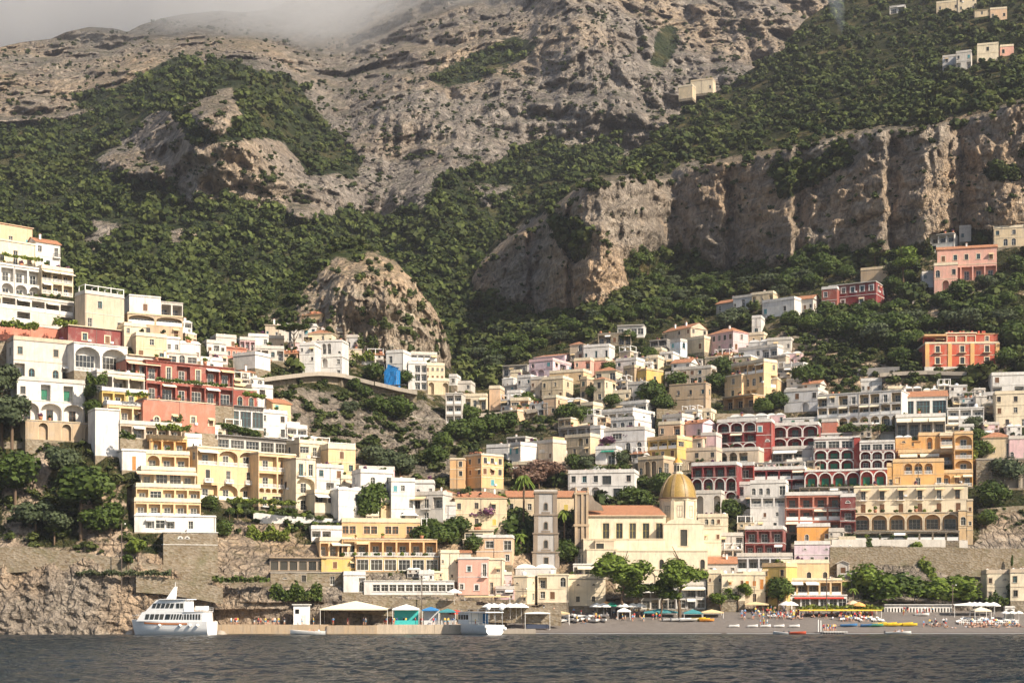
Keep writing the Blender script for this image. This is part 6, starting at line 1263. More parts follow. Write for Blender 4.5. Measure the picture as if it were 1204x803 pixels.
strip_wall('terrace_wall', 'tan rubble wall of the restaurant terrace under the rosy pink house', 'wall', [(556,711),(590,712),(620,713),(660,716)], 2.0, Y=366, under=2, mat=M_stone())
strip_wall('terrace_wall', 'white terrace parapet of the long planted restaurant above the cliff', 'wall', [(298,602),(330,606),(365,608),(398,610)], 1.6, mat=wall('white'), under=1, Y=[390,391,392,393])
strip_wall('garden_wall', 'tan masonry wall under the ruined masonry house', 'wall', [(772,480),(800,482),(838,486)], 3, under=3)
strip_wall('garden_wall', 'ivy-edged garden wall below the maroon villa', 'wall', [(952,378),(975,373),(998,369)], 1.2, under=2)
for i, (pts, lab) in enumerate([([(600,500),(640,498),(680,496)], 'stone terrace wall among trees left of the white stepped hotel'), ([(660,548),(700,546),(750,545)], 'garden terrace wall between the white hotel and the creeper wing'),
    ([(840,486),(880,486),(920,488)], 'stone terrace wall under the bright yellow villa'), ([(930,402),(960,408)], 'low stone wall at the right of the white domed house'), ([(1060,372),(1080,350),(1092,348)], 'stepped stone wall of the footpath above the red villa'),
    ([(1100,346),(1140,343),(1184,338)], 'rubble terrace wall under the pink villa'), ([(256,676),(290,680),(318,684)], 'rubble wall by the arched cave entrance on the cliff path'), ([(1150,598),(1204,594)], 'low wall on the rocky slope right of the pale yellow hotel'), ([(0,520),(40,516),(70,522)], 'tan garden wall in the scrub at the left picture edge')]):
    strip_wall('garden_wall', lab, 'wall', pts, 1.6, under=2)
# ================================================================ beach and quay
_bt = [(356, -.6), (360, 0.02), (362.5, .45), (368, 1.5), (374, 2.7), (380, 3.9), (386, 5.0), (394, 5.9)]
def beach_z(Y): return float(np.interp(Y, [a for a, b in _bt], [b for a, b in _bt]))
def beach_Y(py):
    best = 362.0
    for k in range(0, 340):
        Y = 360 + k * .1
        if HY - (beach_z(Y) - CH) * F / Y <= py: return Y
    return 394.0
bxs = np.arange(565, 1520, 2.0); bys = np.arange(355.5, 395, .5); BX, BY = np.meshgrid(bxs, bys); XX = (BX - CX) / F * 372
ZZ = np.interp(BY, [a for a, b in _bt], [b for a, b in _bt]) + .07 * fbm(XX / 3, BY / 3, XX * 0, 3) + .12 * fbm(XX / 14, BY / 9, XX * 0, 2); ZZ = ZZ - 2.0 * np.clip((600 - BX) / 35, 0, 1)
BYw = BY + 1.6 * fbm(XX / 22, XX * 0, XX * 0, 2) * np.clip((366 - BY) / 6, 0, 1)
m = NT('beach_shingle'); v = m.coord(); c = m.mix(m.noise(v, .5, 5, .7), (.11, .095, .085), (.19, .165, .145)); c = m.mix(m.ramp(m.noise(v, 3, 4, .8), [(.5, 0), (.7, .5)]), c, (.33, .30, .27)); sz = m.n('ShaderNodeSeparateXYZ'); m.t.links.new(v, sz.inputs[0])
c = m.mix(m.ramp(sz.outputs[2], [(.15, .75), (.5, 0)]), c, (.06, .05, .04)); m.color(c); m.bump(m.noise(v, 4, 5, .7), .6, .08)
n, mm = BX.shape; idx = np.arange(n * mm).reshape(n, mm)
tag(link('beach', np_mesh('beach', np.stack([XX, BYw, ZZ], -1).reshape(-1, 3), np.stack([idx[:-1, :-1], idx[:-1, 1:], idx[1:, 1:], idx[1:, :-1]], -1).reshape(-1, 4), [m.mat], True)), 'grey shingle beach sloping to the water', kind='structure')
def quay(name, label, px0, px1, Yf, ztop, depth, col, zt2=None):
    mb = MB(); n = max(2, int((px1 - px0) / 8)); r = random.Random(px0)
    for i in range(n):
        a, b = PX(px0 + (px1 - px0) * i / n, Yf), PX(px0 + (px1 - px0) * (i + 1) / n, Yf); j = r.uniform(-.04, .04)
        mb.box(a, b - .03, Yf + j, Yf + depth, -1.5, ztop + r.uniform(-.02, .02), 0)
    mb.box(PX(px0, Yf) - .1, PX(px1, Yf) + .1, Yf - .5, Yf + .2, -1.5, .12, 1)
    return tag(mb.obj(name, [wall(col), plain('wet_stone', (.05, .045, .03), .4)]), label, 'quay')
quay('quay', 'low tan concrete quay under the left sea cliff', 254, 384, 357, 2.2, 9, 'tan'); quay('quay', 'rust-stained landing stage in front of the sail canopy', 384, 443, 356.6, 2.0, 10, 'tan'); quay('quay', 'long tan quay in front of the teal and blue stalls', 443, 545, 357, 2.2, 12, 'beige'); quay('quay', 'low stone slipway beside the white excursion boat', 545, 630, 357.5, 1.1, 9, 'stone')
sh = MB()
for i in range(70):
    px = -10 + i * 3.9; Y = 356.5 + RND.uniform(-1, .5); x = PX(px, Y); s = RND.uniform(.6, 1.6)
    sh.lathe([(.05, s * .7), (s * .6, s * .55), (s * 1.1, 0), (s * 1.2, -1)], (x, Y, -.1), 0, 6, True, RND.uniform(0, 3))
tag(sh.obj('shore_rocks', [wall('stone')]), 'tumbled rocks along the foot of the left sea cliff', None, kind='stuff')

# ================================================================ people (one continuous skinned body each)
SKIN = [(.50, .29, .19), (.40, .21, .13), (.58, .36, .26)]
def body_mesh(name, J, E, R, paint):
    me = bpy.data.meshes.new('armature_' + name); me.from_pydata(J, E, []); o = bpy.data.objects.new('tmp_' + name, me); COL.objects.link(o)
    sk = o.modifiers.new('skin', 'SKIN'); sk.use_smooth_shade = True; o.modifiers.new('sub', 'SUBSURF').levels = 1
    for i, r in enumerate(R): me.skin_vertices[0].data[i].radius = (r, r)
    me.skin_vertices[0].data[0].use_root = True
    dg = bpy.context.evaluated_depsgraph_get(); out = bpy.data.meshes.new_from_object(o.evaluated_get(dg)); bpy.data.objects.remove(o)
    out.name = name; return out
def person_proto(pose, k):
    if pose == 'lie': 
        J = [(0,0,.14),(0,.28,.15),(0,.5,.16),(0,.62,.17),(0,.78,.2),(.1,-.42,.12),(.12,-.86,.08),(.12,-.92,.2),(-.1,-.42,.12),(-.14,-.86,.08),(-.14,-.92,.2),(.2,.46,.14),(.34,.22,.08),(.3,-.02,.06),(-.2,.46,.14),(-.36,.6,.1),(-.2,.82,.1)]
    elif pose == 'sit':
        J = [(0,0,.14),(0,.05,.42),(0,.08,.62),(0,.07,.74),(0,.06,.9),(.1,-.4,.38),(.11,-.62,.06),(.11,-.76,.05),(-.1,-.42,.36),(-.11,-.66,.06),(-.11,-.8,.05),(.19,.08,.6),(.25,.2,.34),(.24,.3,.08),(-.19,.08,.6),(-.24,-.1,.4),(-.12,-.34,.42)]
    elif pose == 'walk':
        J = [(0,0,.92),(0,-.01,1.18),(0,-.02,1.42),(0,-.03,1.54),(0,-.04,1.68),(.09,-.2,.5),(.09,-.24,.08),(.09,-.38,.04),(-.09,.14,.5),(-.09,.36,.12),(-.09,.28,.03),(.2,-.02,1.4),(.26,.14,1.14),(.24,.12,.9),(-.2,-.02,1.4),(-.27,-.12,1.13),(-.22,-.32,1.0)]
    elif pose == 'akimbo':
        J = [(0,0,.92),(0,0,1.18),(0,0,1.42),(0,0,1.54),(0,-.02,1.68),(.12,0,.5),(.14,.02,.08),(.15,-.13,.04),(-.12,0,.5),(-.14,.02,.08),(-.15,-.13,.04),(.2,0,1.4),(.42,.04,1.2),(.2,-.06,1.02),(-.2,0,1.4),(-.3,0,1.14),(-.28,-.06,.88)]
    else:
        J = [(0,0,.92),(0,0,1.18),(0,0,1.42),(0,0,1.54),(0,-.02,1.68),(.1,0,.5),(.1,.02,.08),(.1,-.13,.04),(-.1,0,.5),(-.1,.02,.08),(-.1,-.13,.04),(.2,0,1.4),(.27,.02,1.12),(.25,-.08,.88),(-.2,0,1.4),(-.28,.02,1.12),(-.26,-.05,.86)]
    E = [(0,1),(1,2),(2,3),(3,4),(0,5),(5,6),(6,7),(0,8),(8,9),(9,10),(2,11),(11,12),(12,13),(2,14),(14,15),(15,16)]
    R = [.135,.12,.14,.055,.105,.085,.05,.045,.085,.05,.045,.065,.045,.035,.065,.045,.035]
    me = body_mesh('body', J, E, R, None); r = random.Random(k * 7 + len(pose))
    up = lambda p: p[1] * 1.05 + .86 if pose == 'lie' else (p[2] + .78 if pose == 'sit' else p[2])
    shirt = r.choice([(.75,.73,.70),(.05,.08,.2),(.5,.06,.05),(.03,.03,.035),(.15,.3,.5),None,None,(.7,.5,.1),(.6,.6,.65)]) if pose not in ('lie', 'sit') or k == 2 else None; short = r.choice([(.03,.04,.10),(.5,.5,.48),(.45,.07,.05),(.03,.03,.03),(.08,.25,.4)])
    sk = SKIN[k % 3]; mats = [plain('skin_%d' % (k % 3), sk, .6), plain('cloth_%s' % (str(shirt)), shirt, .9) if shirt else plain('skin_%d' % (k % 3), sk), plain('cloth_%s' % (str(short)), short, .9), plain('hair_%d' % (k % 2), [(.03,.02,.015),(.14,.08,.04)][k % 2], .7)]
    me.materials.clear()
    for mt in mats: me.materials.append(mt)
    for p in me.polygons:
        z = up(p.center); y = p.center.y
        p.material_index = 3 if z > 1.70 or (z > 1.62 and pose not in ('lie',) and y > .0) else (1 if 1.02 < z < 1.48 else (2 if .62 < z <= 1.02 else 0))
    return me
PEOPLE = {}
def person(pose, px, py, label, group=None, Y=None, z=None, k=None, rz=None):
    k = RND.randint(0, 5) if k is None else k
    if (pose, k) not in PEOPLE: PEOPLE[(pose, k)] = person_proto(pose, k)
    Y = beach_Y(py) if Y is None else Y; loc = Vector((PX(px, Y), Y, beach_z(Y) if z is None else z))
    o = link('person', PEOPLE[(pose, k)], None, loc, RND.uniform(0, 6.28) if rz is None else rz); tag(o, label, 'person', group); return o
G1, G2 = 'bathers lying and sitting at the water edge', 'people walking and standing on the beach'
for px0, px1, y0, y1, n, poses, lab, g in [
    (1128, 1200, 733, 738, 50, ['lie', 'sit', 'lie', 'sit', 'stand'], 'sunbather at the right end of the waterline crowd', 'bathers at the right end of the beach'),
    (1086, 1128, 732, 738.5, 22, ['lie', 'sit', 'stand'], 'bather in the loose group on open shingle near the water', 'bathers on open shingle'),
    (1060, 1120, 716, 724, 20, ['stand', 'walk', 'akimbo'], 'person standing in front of the white cabins', 'people in front of the cabins'),
    (984, 1030, 721, 731, 34, ['stand', 'walk', 'akimbo'], 'person in the crowd under the green canopy restaurant', 'crowd under the green canopy'),
    (930, 984, 720, 729, 32, ['stand', 'walk', 'sit'], 'person strolling before the striped awning restaurant', 'crowd before the striped awnings'),
    (872, 930, 716, 729, 46, ['stand', 'walk', 'akimbo'], 'person on the crowded beach path right of the small pines', 'crowd on the beach path'),
    (700, 780, 721, 731, 30, ['stand', 'walk', 'sit'], 'person beside the white parasols below the beach pines', 'people by the white parasols'),
    (666, 716, 722, 733, 14, ['stand', 'sit'], 'person among the moored dinghies on the left of the beach', 'people among the dinghies')]:
    for i in range(n):
        pose = RND.choice(poses); person(pose, RND.uniform(px0, px1), RND.uniform(y0, y1), lab, g)
for i, px in enumerate((894, 898, 902)): person('stand', px, 735.5, 'dark silhouetted bather in the trio alone at mid-beach', 'trio at mid-beach', k=i)
for i in range(11): person(RND.choice(['stand', 'akimbo', 'walk']), 968 + i * 1.4 + RND.uniform(-.6, .6), 738 + RND.uniform(-.8, 1), 'passenger waiting on the little boarding jetty', 'people on the boarding jetty', Y=360.5, z=.7)
for i in range(22): person(RND.choice(['stand', 'walk', 'akimbo']), RND.choice([RND.uniform(386, 444), RND.uniform(386, 444), RND.uniform(300, 335), RND.uniform(268, 280)]), 733, 'person waiting on the quay in the shade of the sail canopy', 'people on the quay by the sail canopy', Y=RND.uniform(359, 363), z=2.2) if i < 14 else person('stand', RND.uniform(262, 372), 733, 'person standing on the quay under the sea cliff', 'people on the quay under the cliff', Y=RND.uniform(359, 362), z=2.2)
for i in range(24): person(RND.choice(['stand', 'walk', 'akimbo']), RND.uniform(452, 540), 733, 'person queuing at the teal and blue stalls on the quay', 'people at the quay stalls', Y=RND.uniform(358.5, 363), z=2.2)
for i in range(14): person(RND.choice(['stand', 'walk', 'sit']), RND.uniform(556, 655), 716, 'visitor on the restaurant terrace below the rosy pink house', 'people on the terrace below the pink house', Y=RND.uniform(367, 370), z=PZ(715, 368) - .6)

# ================================================================ beach furniture
def parasol_meshes(kind, col):
    mb = MB(); r = {'big': 1.9, 'std': 1.1}[kind]; h = {'big': 2.6, 'std': 2.0}[kind]; n = 8
    for k in range(n):
        a, b = 2 * math.pi * k / n, 2 * math.pi * (k + 1) / n; c = lambda t, rr, z: (math.cos(t) * rr, math.sin(t) * rr, z)
        mb.face([c(a, r, h), c(b, r, h), c(b, r * .5, h + r * .3), c(a, r * .5, h + r * .3)], 0); mb.face([c(a, r * .5, h + r * .3), c(b, r * .5, h + r * .3), (0, 0, h + r * .48)], 0); mb.face([c(a, r, h), c(b, r, h), c(b, r, h - .16), c(a, r, h - .16)], 0)
    p = MB(); p.tube([(0, 0, -.3), (0, 0, h + r * .5)], .035, 0, 6)
    return mb.mesh('canopy', [M_cloth(col)]), p.mesh('pole', [MW()])
PAR = {}
def parasol(kind, col, px, py, label, group=None, Y=None, z=None):
    if (kind, col) not in PAR: PAR[(kind, col)] = parasol_meshes(kind, col)
    Y = beach_Y(py) if Y is None else Y; t = empty('parasol', (PX(px, Y), Y, beach_z(Y) if z is None else z), RND.uniform(0, 1)); tag(t, label, 'parasol', group)
    link('canopy', PAR[(kind, col)][0], t); link('pole', PAR[(kind, col)][1], t)
for px in (702, 710, 733, 744, 752): parasol('big', 'white', px, 725, 'white parasol in the row beneath the beach pines', 'white parasols beneath the pines')
parasol('big', 'orange', 713, 723, 'orange topped parasol among the white ones beneath the beach pines'); parasol('big', 'green', 719, 724, 'dark green parasol next to the orange topped one')
for px in (575, 581, 590, 600, 607, 613): parasol('big', 'white', px, 722, 'cream terrace parasol below the rosy pink house', 'cream parasols on the terrace', Y=365, z=PZ(726, 365))
for px in (924, 930): parasol('big', 'white', px, 723, 'white parasol by the dark doorway of the striped awning restaurant', 'white parasols by the striped awning')
parasol('big', 'orange', 1010, 724, 'rusty orange parasol in front of the green canopy'); parasol('big', 'peach', 1003, 722, 'pale peach parasol left of the rusty orange one')
for px in (1140, 1146, 1152, 1160, 1168): parasol('big', 'white', px, 724, 'white parasol by the canopied jetty on the right of the beach', 'white parasols by the canopied jetty')
for px in (1182, 1190, 1198): parasol('std', 'white', px, 730, 'small pale parasol on the enclosed right corner of the beach', 'small pale parasols at the right corner')
for i, px in enumerate((434, 438, 478, 484)): parasol('big', 'white', px, 616, 'white parasol on the roof terrace of the curved orange restaurant', 'white parasols on the curved roof terrace', Y=397, z=PZ(613, 397) - 1)
parasol('big', 'white', 534, 700, 'white square parasol on the wall by the green hedge below the beach restaurant', Y=366, z=PZ(709, 366))
for px in (438, 443): pass
def lounger_mesh():
    mb = MB(); mb.box(-.32, .32, -.9, .45, .28, .36, 0); T = Matrix.Translation((0, .45, .3)) @ Matrix.Rotation(.6, 4, 'X'); mb.box(-.32, .32, 0, .6, 0, .07, 0, T)
    for x in (-.28, .28):
        for y in (-.8, .35): mb.box(x - .03, x + .03, y - .03, y + .03, 0, .28, 0)
    return mb.mesh('sun_lounger', [MW()])
LM = lounger_mesh()
def lounger(px, py, lab, g): Y = beach_Y(py); o = link('sun_lounger', LM, None, (PX(px, Y), Y, beach_z(Y) - .02), RND.uniform(-.4, .4)); tag(o, lab, 'sun lounger', g)
for a, b, n, y0, y1, g in ((1126, 1196, 26, 728, 733, 'canopied jetty'), (988, 1040, 18, 727, 731, 'green canopy restaurant'), (904, 930, 9, 724, 727, 'crowded beach path')):
    for i in range(n): lounger(a + (b - a) * (i + .5) / n, RND.uniform(y0, y1), 'white sun lounger in the rows in front of the ' + g, 'loungers in front of the ' + g)
BOAT = {}
def dinghy_mesh(L, B, D, col, inner, key):
    if key in BOAT: return BOAT[key]
    mb = MB(); n = 10; rows = []
    for i in range(n + 1):
        t = i / n; w = B / 2 * (math.sin(min(1, t * 1.35 + .28) * math.pi / 2) if t < .55 else math.cos((t - .55) / .45 * math.pi / 2) ** .7 + .001); sh = D * (1 + .35 * t * t); x = -L / 2 + L * t
        rows.append([(x, -w, sh), (x + .02, -w * .8, sh * .35), (x, 0, 0 + .15 * t), (x + .02, w * .8, sh * .35), (x, w, sh)])
    mb.grid(rows, 0); mb.face([rows[0][k] for k in range(5)], 0); ins = [[(p[0] * .94, p[1] * .86, p[2] * .5 + D * .22) for p in r] for r in rows]; mb.grid(ins, 1); rim = [[r[0], ins[i][0]] for i, r in enumerate(rows)]; mb.grid(rim, 0); mb.grid([[r[4], ins[i][4]] for i, r in enumerate(rows)], 0)
    for f in (-.25, .12): mb.box(L * f, L * f + .3, -B * .38, B * .38, D * .75, D * .82, 1)
    BOAT[key] = (mb.mesh('hull', [plain('boat_' + col, dict(white=(.74,.73,.70), blue=(.06,.2,.42), yellow=(.72,.5,.04), red=(.55,.10,.05), green=(.1,.35,.2), orange=(.7,.28,.05))[col], .35, .5), plain('boat_in_' + inner, dict(wood=(.3,.2,.12), white=(.66,.66,.64), blue=(.1,.25,.45), yellow=(.6,.4,.05))[inner], .6)])); return BOAT[key]
def outboard():
    if 'ob' in BOAT: return BOAT['ob']
    mb = MB(); mb.box(-.15, .15, -.13, .13, .25, .75, 0); mb.box(-.06, .06, -.05, .05, -.4, .25, 0); BOAT['ob'] = mb.mesh('outboard_motor', [plain('motor_grey', (.08, .08, .09), .4)]); return BOAT['ob']
def dinghy(px, py, rz, L, col, inner, label, group=None, Y=None, z=None, motor=True, name='rowing_boat'):
    Y = beach_Y(py) if Y is None else Y; t = empty(name, (PX(px, Y), Y, (beach_z(Y) if z is None else z)), rz); tag(t, label, 'boat', group)
    link('hull', dinghy_mesh(L, L * .38, .6, col, inner, (L, col, inner)), t)
    if motor: link('outboard_motor', outboard(), t, (-L / 2 - .1, 0, .2))
    return t
r2 = random.Random(5)
for i in range(16): dinghy(664 + (i % 8) * 6.6 + r2.uniform(-2, 2), 726 + (i // 8) * 4.5 + r2.uniform(-1, 1), r2.uniform(-2.2, -.9), r2.choice([3.6, 4.2, 4.8]), 'white', r2.choice(['wood', 'blue', 'white']), 'white dinghy drawn up in the cluster on the left of the beach', 'dinghies on the left of the beach')
for px, c, l in ((792, 'white', 'white motor dinghy on the shingle below the teal awnings'), (801, 'white', 'grey-white boat with a cover right of the motor dinghy'), (811, 'white', 'white boat on a trolley, third from the left below the teal awnings')): dinghy(px, 730, r2.uniform(-.4, .4), 5.5, c, 'blue', l)
for i, (px, c) in enumerate(((821, 'yellow'), (826, 'yellow'), (831, 'orange'))): dinghy(px, 729 + i * .8, r2.uniform(-.6, .6), 3.6, c, 'yellow', ['yellow pedal boat, leftmost of three below the tan awning', 'yellow pedal boat in the middle of three below the tan awning', 'orange-yellow pedal boat, rightmost of three below the tan awning'][i], motor=False, name='pedal_boat')
for px in (863, 885, 900, 916, 934): dinghy(px, 737.6, .1, 2.6, 'white', 'white', 'pale little board-like boat lying along the waterline', 'pale boats along the waterline', motor=False)
dinghy(935, 743, .1, 5.2, 'red', 'white', 'red and white skiff floating just off the beach', Y=357, z=-.1); dinghy(918, 744, 2.8, 3.6, 'white', 'wood', 'small dark-trimmed boat floating left of the red and white skiff', Y=356, z=-.1)
for px, c, l in ((998, 'blue', 'blue boat pulled up right of the boarding jetty'), (1022, 'blue', 'blue canoe beside the yellow pedal boats'), (1030, 'green', 'pale green pedal boat next to the blue canoe')): dinghy(px, 736.5, .1, 4.2, c, 'blue', l, motor=False)
for i, px in enumerate((1034, 1040, 1046, 1052, 1065, 1070)): dinghy(px, 735 + (i % 2), .2, 3.8, 'yellow', 'yellow', 'yellow pedal boat lined up near the water on the right', 'yellow pedal boats near the water', motor=False, name='pedal_boat')
dinghy(1056, 742, .05, 6.2, 'white', 'wood', 'white launch with people nudging the beach by the yellow pedal boats', Y=358.4, z=-.1)
for i, px in enumerate((1053, 1057, 1061)): person('sit', px, 740, 'person sitting in the white launch at the yellow pedal boats', 'people in the white launch', Y=358.4, z=.3)
dinghy(1084, 724, 0, 3.6, 'white', 'white', 'white boat parked alone on the upper shingle', motor=False)
sk = dinghy(362, 748, math.pi + .12, 8.0, 'white', 'wood', 'white open skiff with passengers in front of the quay', Y=350, z=-.2); sk.scale = (1, 1, 1.7)
for i, px in enumerate((364, 369, 375)): person('sit', px, 746, 'passenger seated in the white open skiff', 'passengers in the white skiff', Y=350, z=.5, k=i)
# boarding jetty
j = MB(); 
for i in range(9): j.box(PX(966 + i * 3.2, 360), PX(968.6 + i * 3.2, 360), 357.5, 361.5, .45, .62, 0); j.tube([(PX(967 + i * 3.2, 358), 358, -1), (PX(967 + i * 3.2, 358), 358, .45)], .09, 0)
j.tube([(PX(962, 359), 359, .5), (PX(962, 359), 359, 3.4)], .12, 1); j.tube([(PX(965, 359), 359, .5), (PX(965, 359), 359, 3.2)], .12, 1)
tag(j.obj('boarding_jetty', [plain('deck_white', (.6, .58, .55)), MW()]), 'short white boarding jetty at the waterline in mid-beach', 'jetty')

# ================================================================ ferry
def ferry():
    Y = 350.0; root = empty('ferry', (PX(204, Y), Y, 0), math.pi + math.radians(-16)); tag(root, 'white two-deck passenger ferry with raked mast beside the sea cliff', 'ferry')
    wm, dk, gl, st, pb = plain('ferry_white', (.78, .77, .75), .3, .5), plain('ferry_deck', (.5, .5, .5), .6), M_glass(), plain('ferry_stripe', (.45, .16, .05), .5), plain('ferry_blue', (.42, .55, .62), .35, .5)
    L, B = 19.5, 5.2; n = 16; rows = []
    for i in range(n + 1):
        t = i / n; x = -L / 2 + L * t; w = B / 2 * (1 if t < .55 else (1 - ((t - .55) / .45) ** 2.2)) + .02; top = 3.1 + .5 * max(0, t - .5) ** 1.5 * 2; xo = .0 if t < .7 else (t - .7) * 3.2
        rows.append([(x + xo, -w, top), (x + xo * .6, -w * .97, 1.6), (x + xo * .1, -w * (.85 - .3 * max(0, t - .5)), .15), (x, 0, -.7), (x + xo * .1, w * (.85 - .3 * max(0, t - .5)), .15), (x + xo * .6, w * .97, 1.6), (x + xo, w, top)])
    h = MB(); h.grid(rows, 0); h.face(rows[0], 0); h.grid([[r[0], (r[0][0], 0, r[0][2] + .05), r[-1]] for r in rows], 1); hull = h.obj('hull', [wm, dk], root)
    s = MB()
    for sg in (-1, 1):
        for i in range(4, 13): a, b = rows[i], rows[i + 1]; k = 0 if sg < 0 else -1; s.face([(a[k][0], a[k][1] * 1.012 + sg * .02, a[k][2] - .75), (b[k][0], b[k][1] * 1.012 + sg * .02, b[k][2] - .75), (b[k][0], b[k][1] * 1.012 + sg * .02, b[k][2] - .35), (a[k][0], a[k][1] * 1.012 + sg * .02, a[k][2] - .35)], 0)
    s.obj('stripe', [st], hull)
    f = MB()
    for x in (-7.5, -5.6, -3.2, 2.0):
        for sg in (-1, 1): f.lathe([(.02, -.35), (.3, -.25), (.34, 0), (.3, .25), (.02, .35)], (x, sg * (B / 2 + .3), 2.2), 0, 8)
    f.obj('fenders', [wm], hull)
    def deck(nm, x0, x1, hw, z0, z1, rake, winx, wz0, wz1, back=0):
        mb = MB(); a = [(x0 - back, z0), (x1, z0), (x1 - rake, z1), (x0, z1)]; hw2 = hw * .94
        for sg in (-1, 1): mb.face([(a[0][0], sg * hw, z0), (a[1][0], sg * hw * .8, z0), (a[2][0], sg * hw2 * .78, z1), (a[3][0], sg * hw2, z1)], 0)
        mb.face([(a[1][0], -hw * .8, z0), (a[1][0], hw * .8, z0), (a[2][0], hw2 * .78, z1), (a[2][0], -hw2 * .78, z1)], 0); mb.face([(a[0][0], -hw, z0), (a[0][0], hw, z0), (a[3][0], hw2, z1), (a[3][0], -hw2, z1)], 0)
        mb.face([(a[3][0], -hw2, z1), (a[2][0], -hw2 * .78, z1), (a[2][0], hw2 * .78, z1), (a[3][0], hw2, z1)], 0)
        d = mb.obj(nm, [wm], root)
        for (u0, u1) in winx:
            g = MB()
            for sg in (-1, 1):
                def pt(u, z, e=.03):
                    tt = (z - z0) / (z1 - z0); wx = (u - x0) / max(.1, (x1 - x0)); w_ = (hw + (hw * .8 - hw) * wx) * (1 - .06 * tt); return (u - rake * .35 * tt * (1 if wx > .3 else 0), sg * (w_ + e), z)
                g.face([pt(u0, wz0), pt(u1, wz0), pt(u1, wz1), pt(u0, wz1)], 0)
            g.obj('window', [gl], d)
        return d
    deck('main_deck', -8.6, 8.4, 2.45, 3.1, 5.2, 1.4, [(-8 + i * .72, -7.5 + i * .72) for i in range(12)] + [(1.6 + i * 1.25, 2.6 + i * 1.25) for i in range(4)] + [(.2, 1.2)], 3.5, 4.75)
    deck('upper_deck', -4.0, 6.4, 2.2, 5.2, 8.0, 3.0, [(-3.6, -2.8), (-2.6, -1.8)] + [(-.6 + i * 1.15, .3 + i * 1.15) for i in range(5)], 6.1, 7.2)
    r = MB(); r.box(-8.8, -3.8, -2.4, 2.4, 5.22, 5.36, 0); r.box(-4.6, 2.5, -2.3, 2.3, 8.02, 8.2, 0); r.box(-8.3, -6.0, -1.2, 1.0, 5.6, 6.6, 0); r.obj('roof', [wm], root)
    ra = MB()
    for z in (5.8, 6.2):
        for sg in (-1, 1): ra.tube([(-8.8, sg * 2.3, z), (-4, sg * 2.3, z)], .03)
    for i in range(7):
        for sg in (-1, 1): ra.tube([(-8.8 + i * .8, sg * 2.3, 5.3), (-8.8 + i * .8, sg * 2.3, 6.2)], .03)
    for sg in (-1, 1): ra.tube([(6, sg * 1.9, 5.4), (9.2, sg * .9, 4.5), (10.6, 0, 4.4)], .04)
    ra.obj('railing', [wm], root)
    m_ = MB(); m_.face([(1.6, -.5, 8.2), (-.4, -.5, 8.2), (-.9, -.2, 11), (-.3, -.2, 11)]); m_.face([(1.6, .5, 8.2), (-.4, .5, 8.2), (-.9, .2, 11), (-.3, .2, 11)]); m_.face([(1.6, -.5, 8.2), (1.6, .5, 8.2), (-.3, .2, 11), (-.3, -.2, 11)]); m_.face([(-.4, -.5, 8.2), (-.4, .5, 8.2), (-.9, .2, 11), (-.9, -.2, 11)]); m_.face([(-.9, -.2, 11), (-.9, .2, 11), (-.3, .2, 11), (-.3, -.2, 11)])
    m_.tube([(-.5, 0, 11), (-.5, 0, 12)], .05); m_.obj('mast', [wm], root)
ferry()
def excursion_boat():
    Y = 352.0; root = empty('excursion_boat', (PX(562, Y), Y, 0), math.radians(127)); root.scale = (1.15, 1.15, 1.2); tag(root, 'white flat-roofed excursion boat seen from its stern, off the stalls', 'boat')
    wm = plain('ferry_white', (.78, .77, .75), .3, .5); gr = plain('boat_grey', (.35, .37, .38), .5)
    h = MB(); L, B = 11.5, 4.6; rows = []
    for i in range(11):
        t = i / 10; w = B / 2 * (1 if t < .6 else 1 - ((t - .6) / .4) ** 2 * .95); x = -L / 2 + L * t; top = 1.9 + .5 * t * t; rows.append([(x, -w, top), (x, -w * .92, .6), (x, -w * .5, -.3), (x, w * .5, -.3), (x, w * .92, .6), (x, w, top)])
    h.grid(rows, 0); h.face(rows[0], 0); h.grid([[r[0], r[-1]] for r in rows], 1); h.obj('hull', [wm, gr], root)
    c = MB(); c.box(.5, 4.2, -1.9, 1.9, 2.05, 4.2, 0); cab = c.obj('cabin', [wm], root)
    for k in range(4): g = MB(); g.box(.7 + k * .9, 1.4 + k * .9, -1.93, 1.93, 2.9, 3.8, 0); g.obj('window', [M_glass()], cab)
    r = MB(); r.box(-5.6, 4.4, -2.2, 2.2, 4.22, 4.4, 0); r.obj('roof', [wm], root)
    p = MB()
    for x in (-5.4, -3, -.6):
        for sg in (-1, 1): p.tube([(x, sg * 2.05, 1.9), (x, sg * 2.05, 4.22)], .05)
    for sg in (-1, 1): p.tube([(-5.6, sg * 2.1, 4.9), (4.2, sg * 2.1, 4.9)], .03); p.tube([(-5.5, sg * 2.15, 2.6), (.4, sg * 2.15, 2.6)], .04)
    for x in (-5.4, -2.8, 0, 2.8): 
        for sg in (-1, 1): p.tube([(x, sg * 2.1, 4.4), (x, sg * 2.1, 4.9)], .03)
    p.obj('railing', [gr], root); b = MB(); b.box(-1.2, .4, -1.6, -1.5, 2.1, 4.1, 0); b.obj('curtain', [M_cloth('blue')], root)
    f = MB()
    for (x, y, z, q) in ((-5.8, -1.6, 5.1, .55), (-5.8, 1.7, 5.1, .5), (-5.9, 2.3, 1.5, .4), (-5.9, -2.3, 1.2, .4)): f.lathe([(.02, -q), (q * .8, -q * .6), (q, 0), (q * .8, q * .6), (.02, q)], (x, y, z), 0, 10)
    f.obj('fenders', [wm], root)
    person('stand', 559, 730, 'crew member in white standing inside the excursion boat', None, Y=351.2, z=2.0, k=1)
excursion_boat()
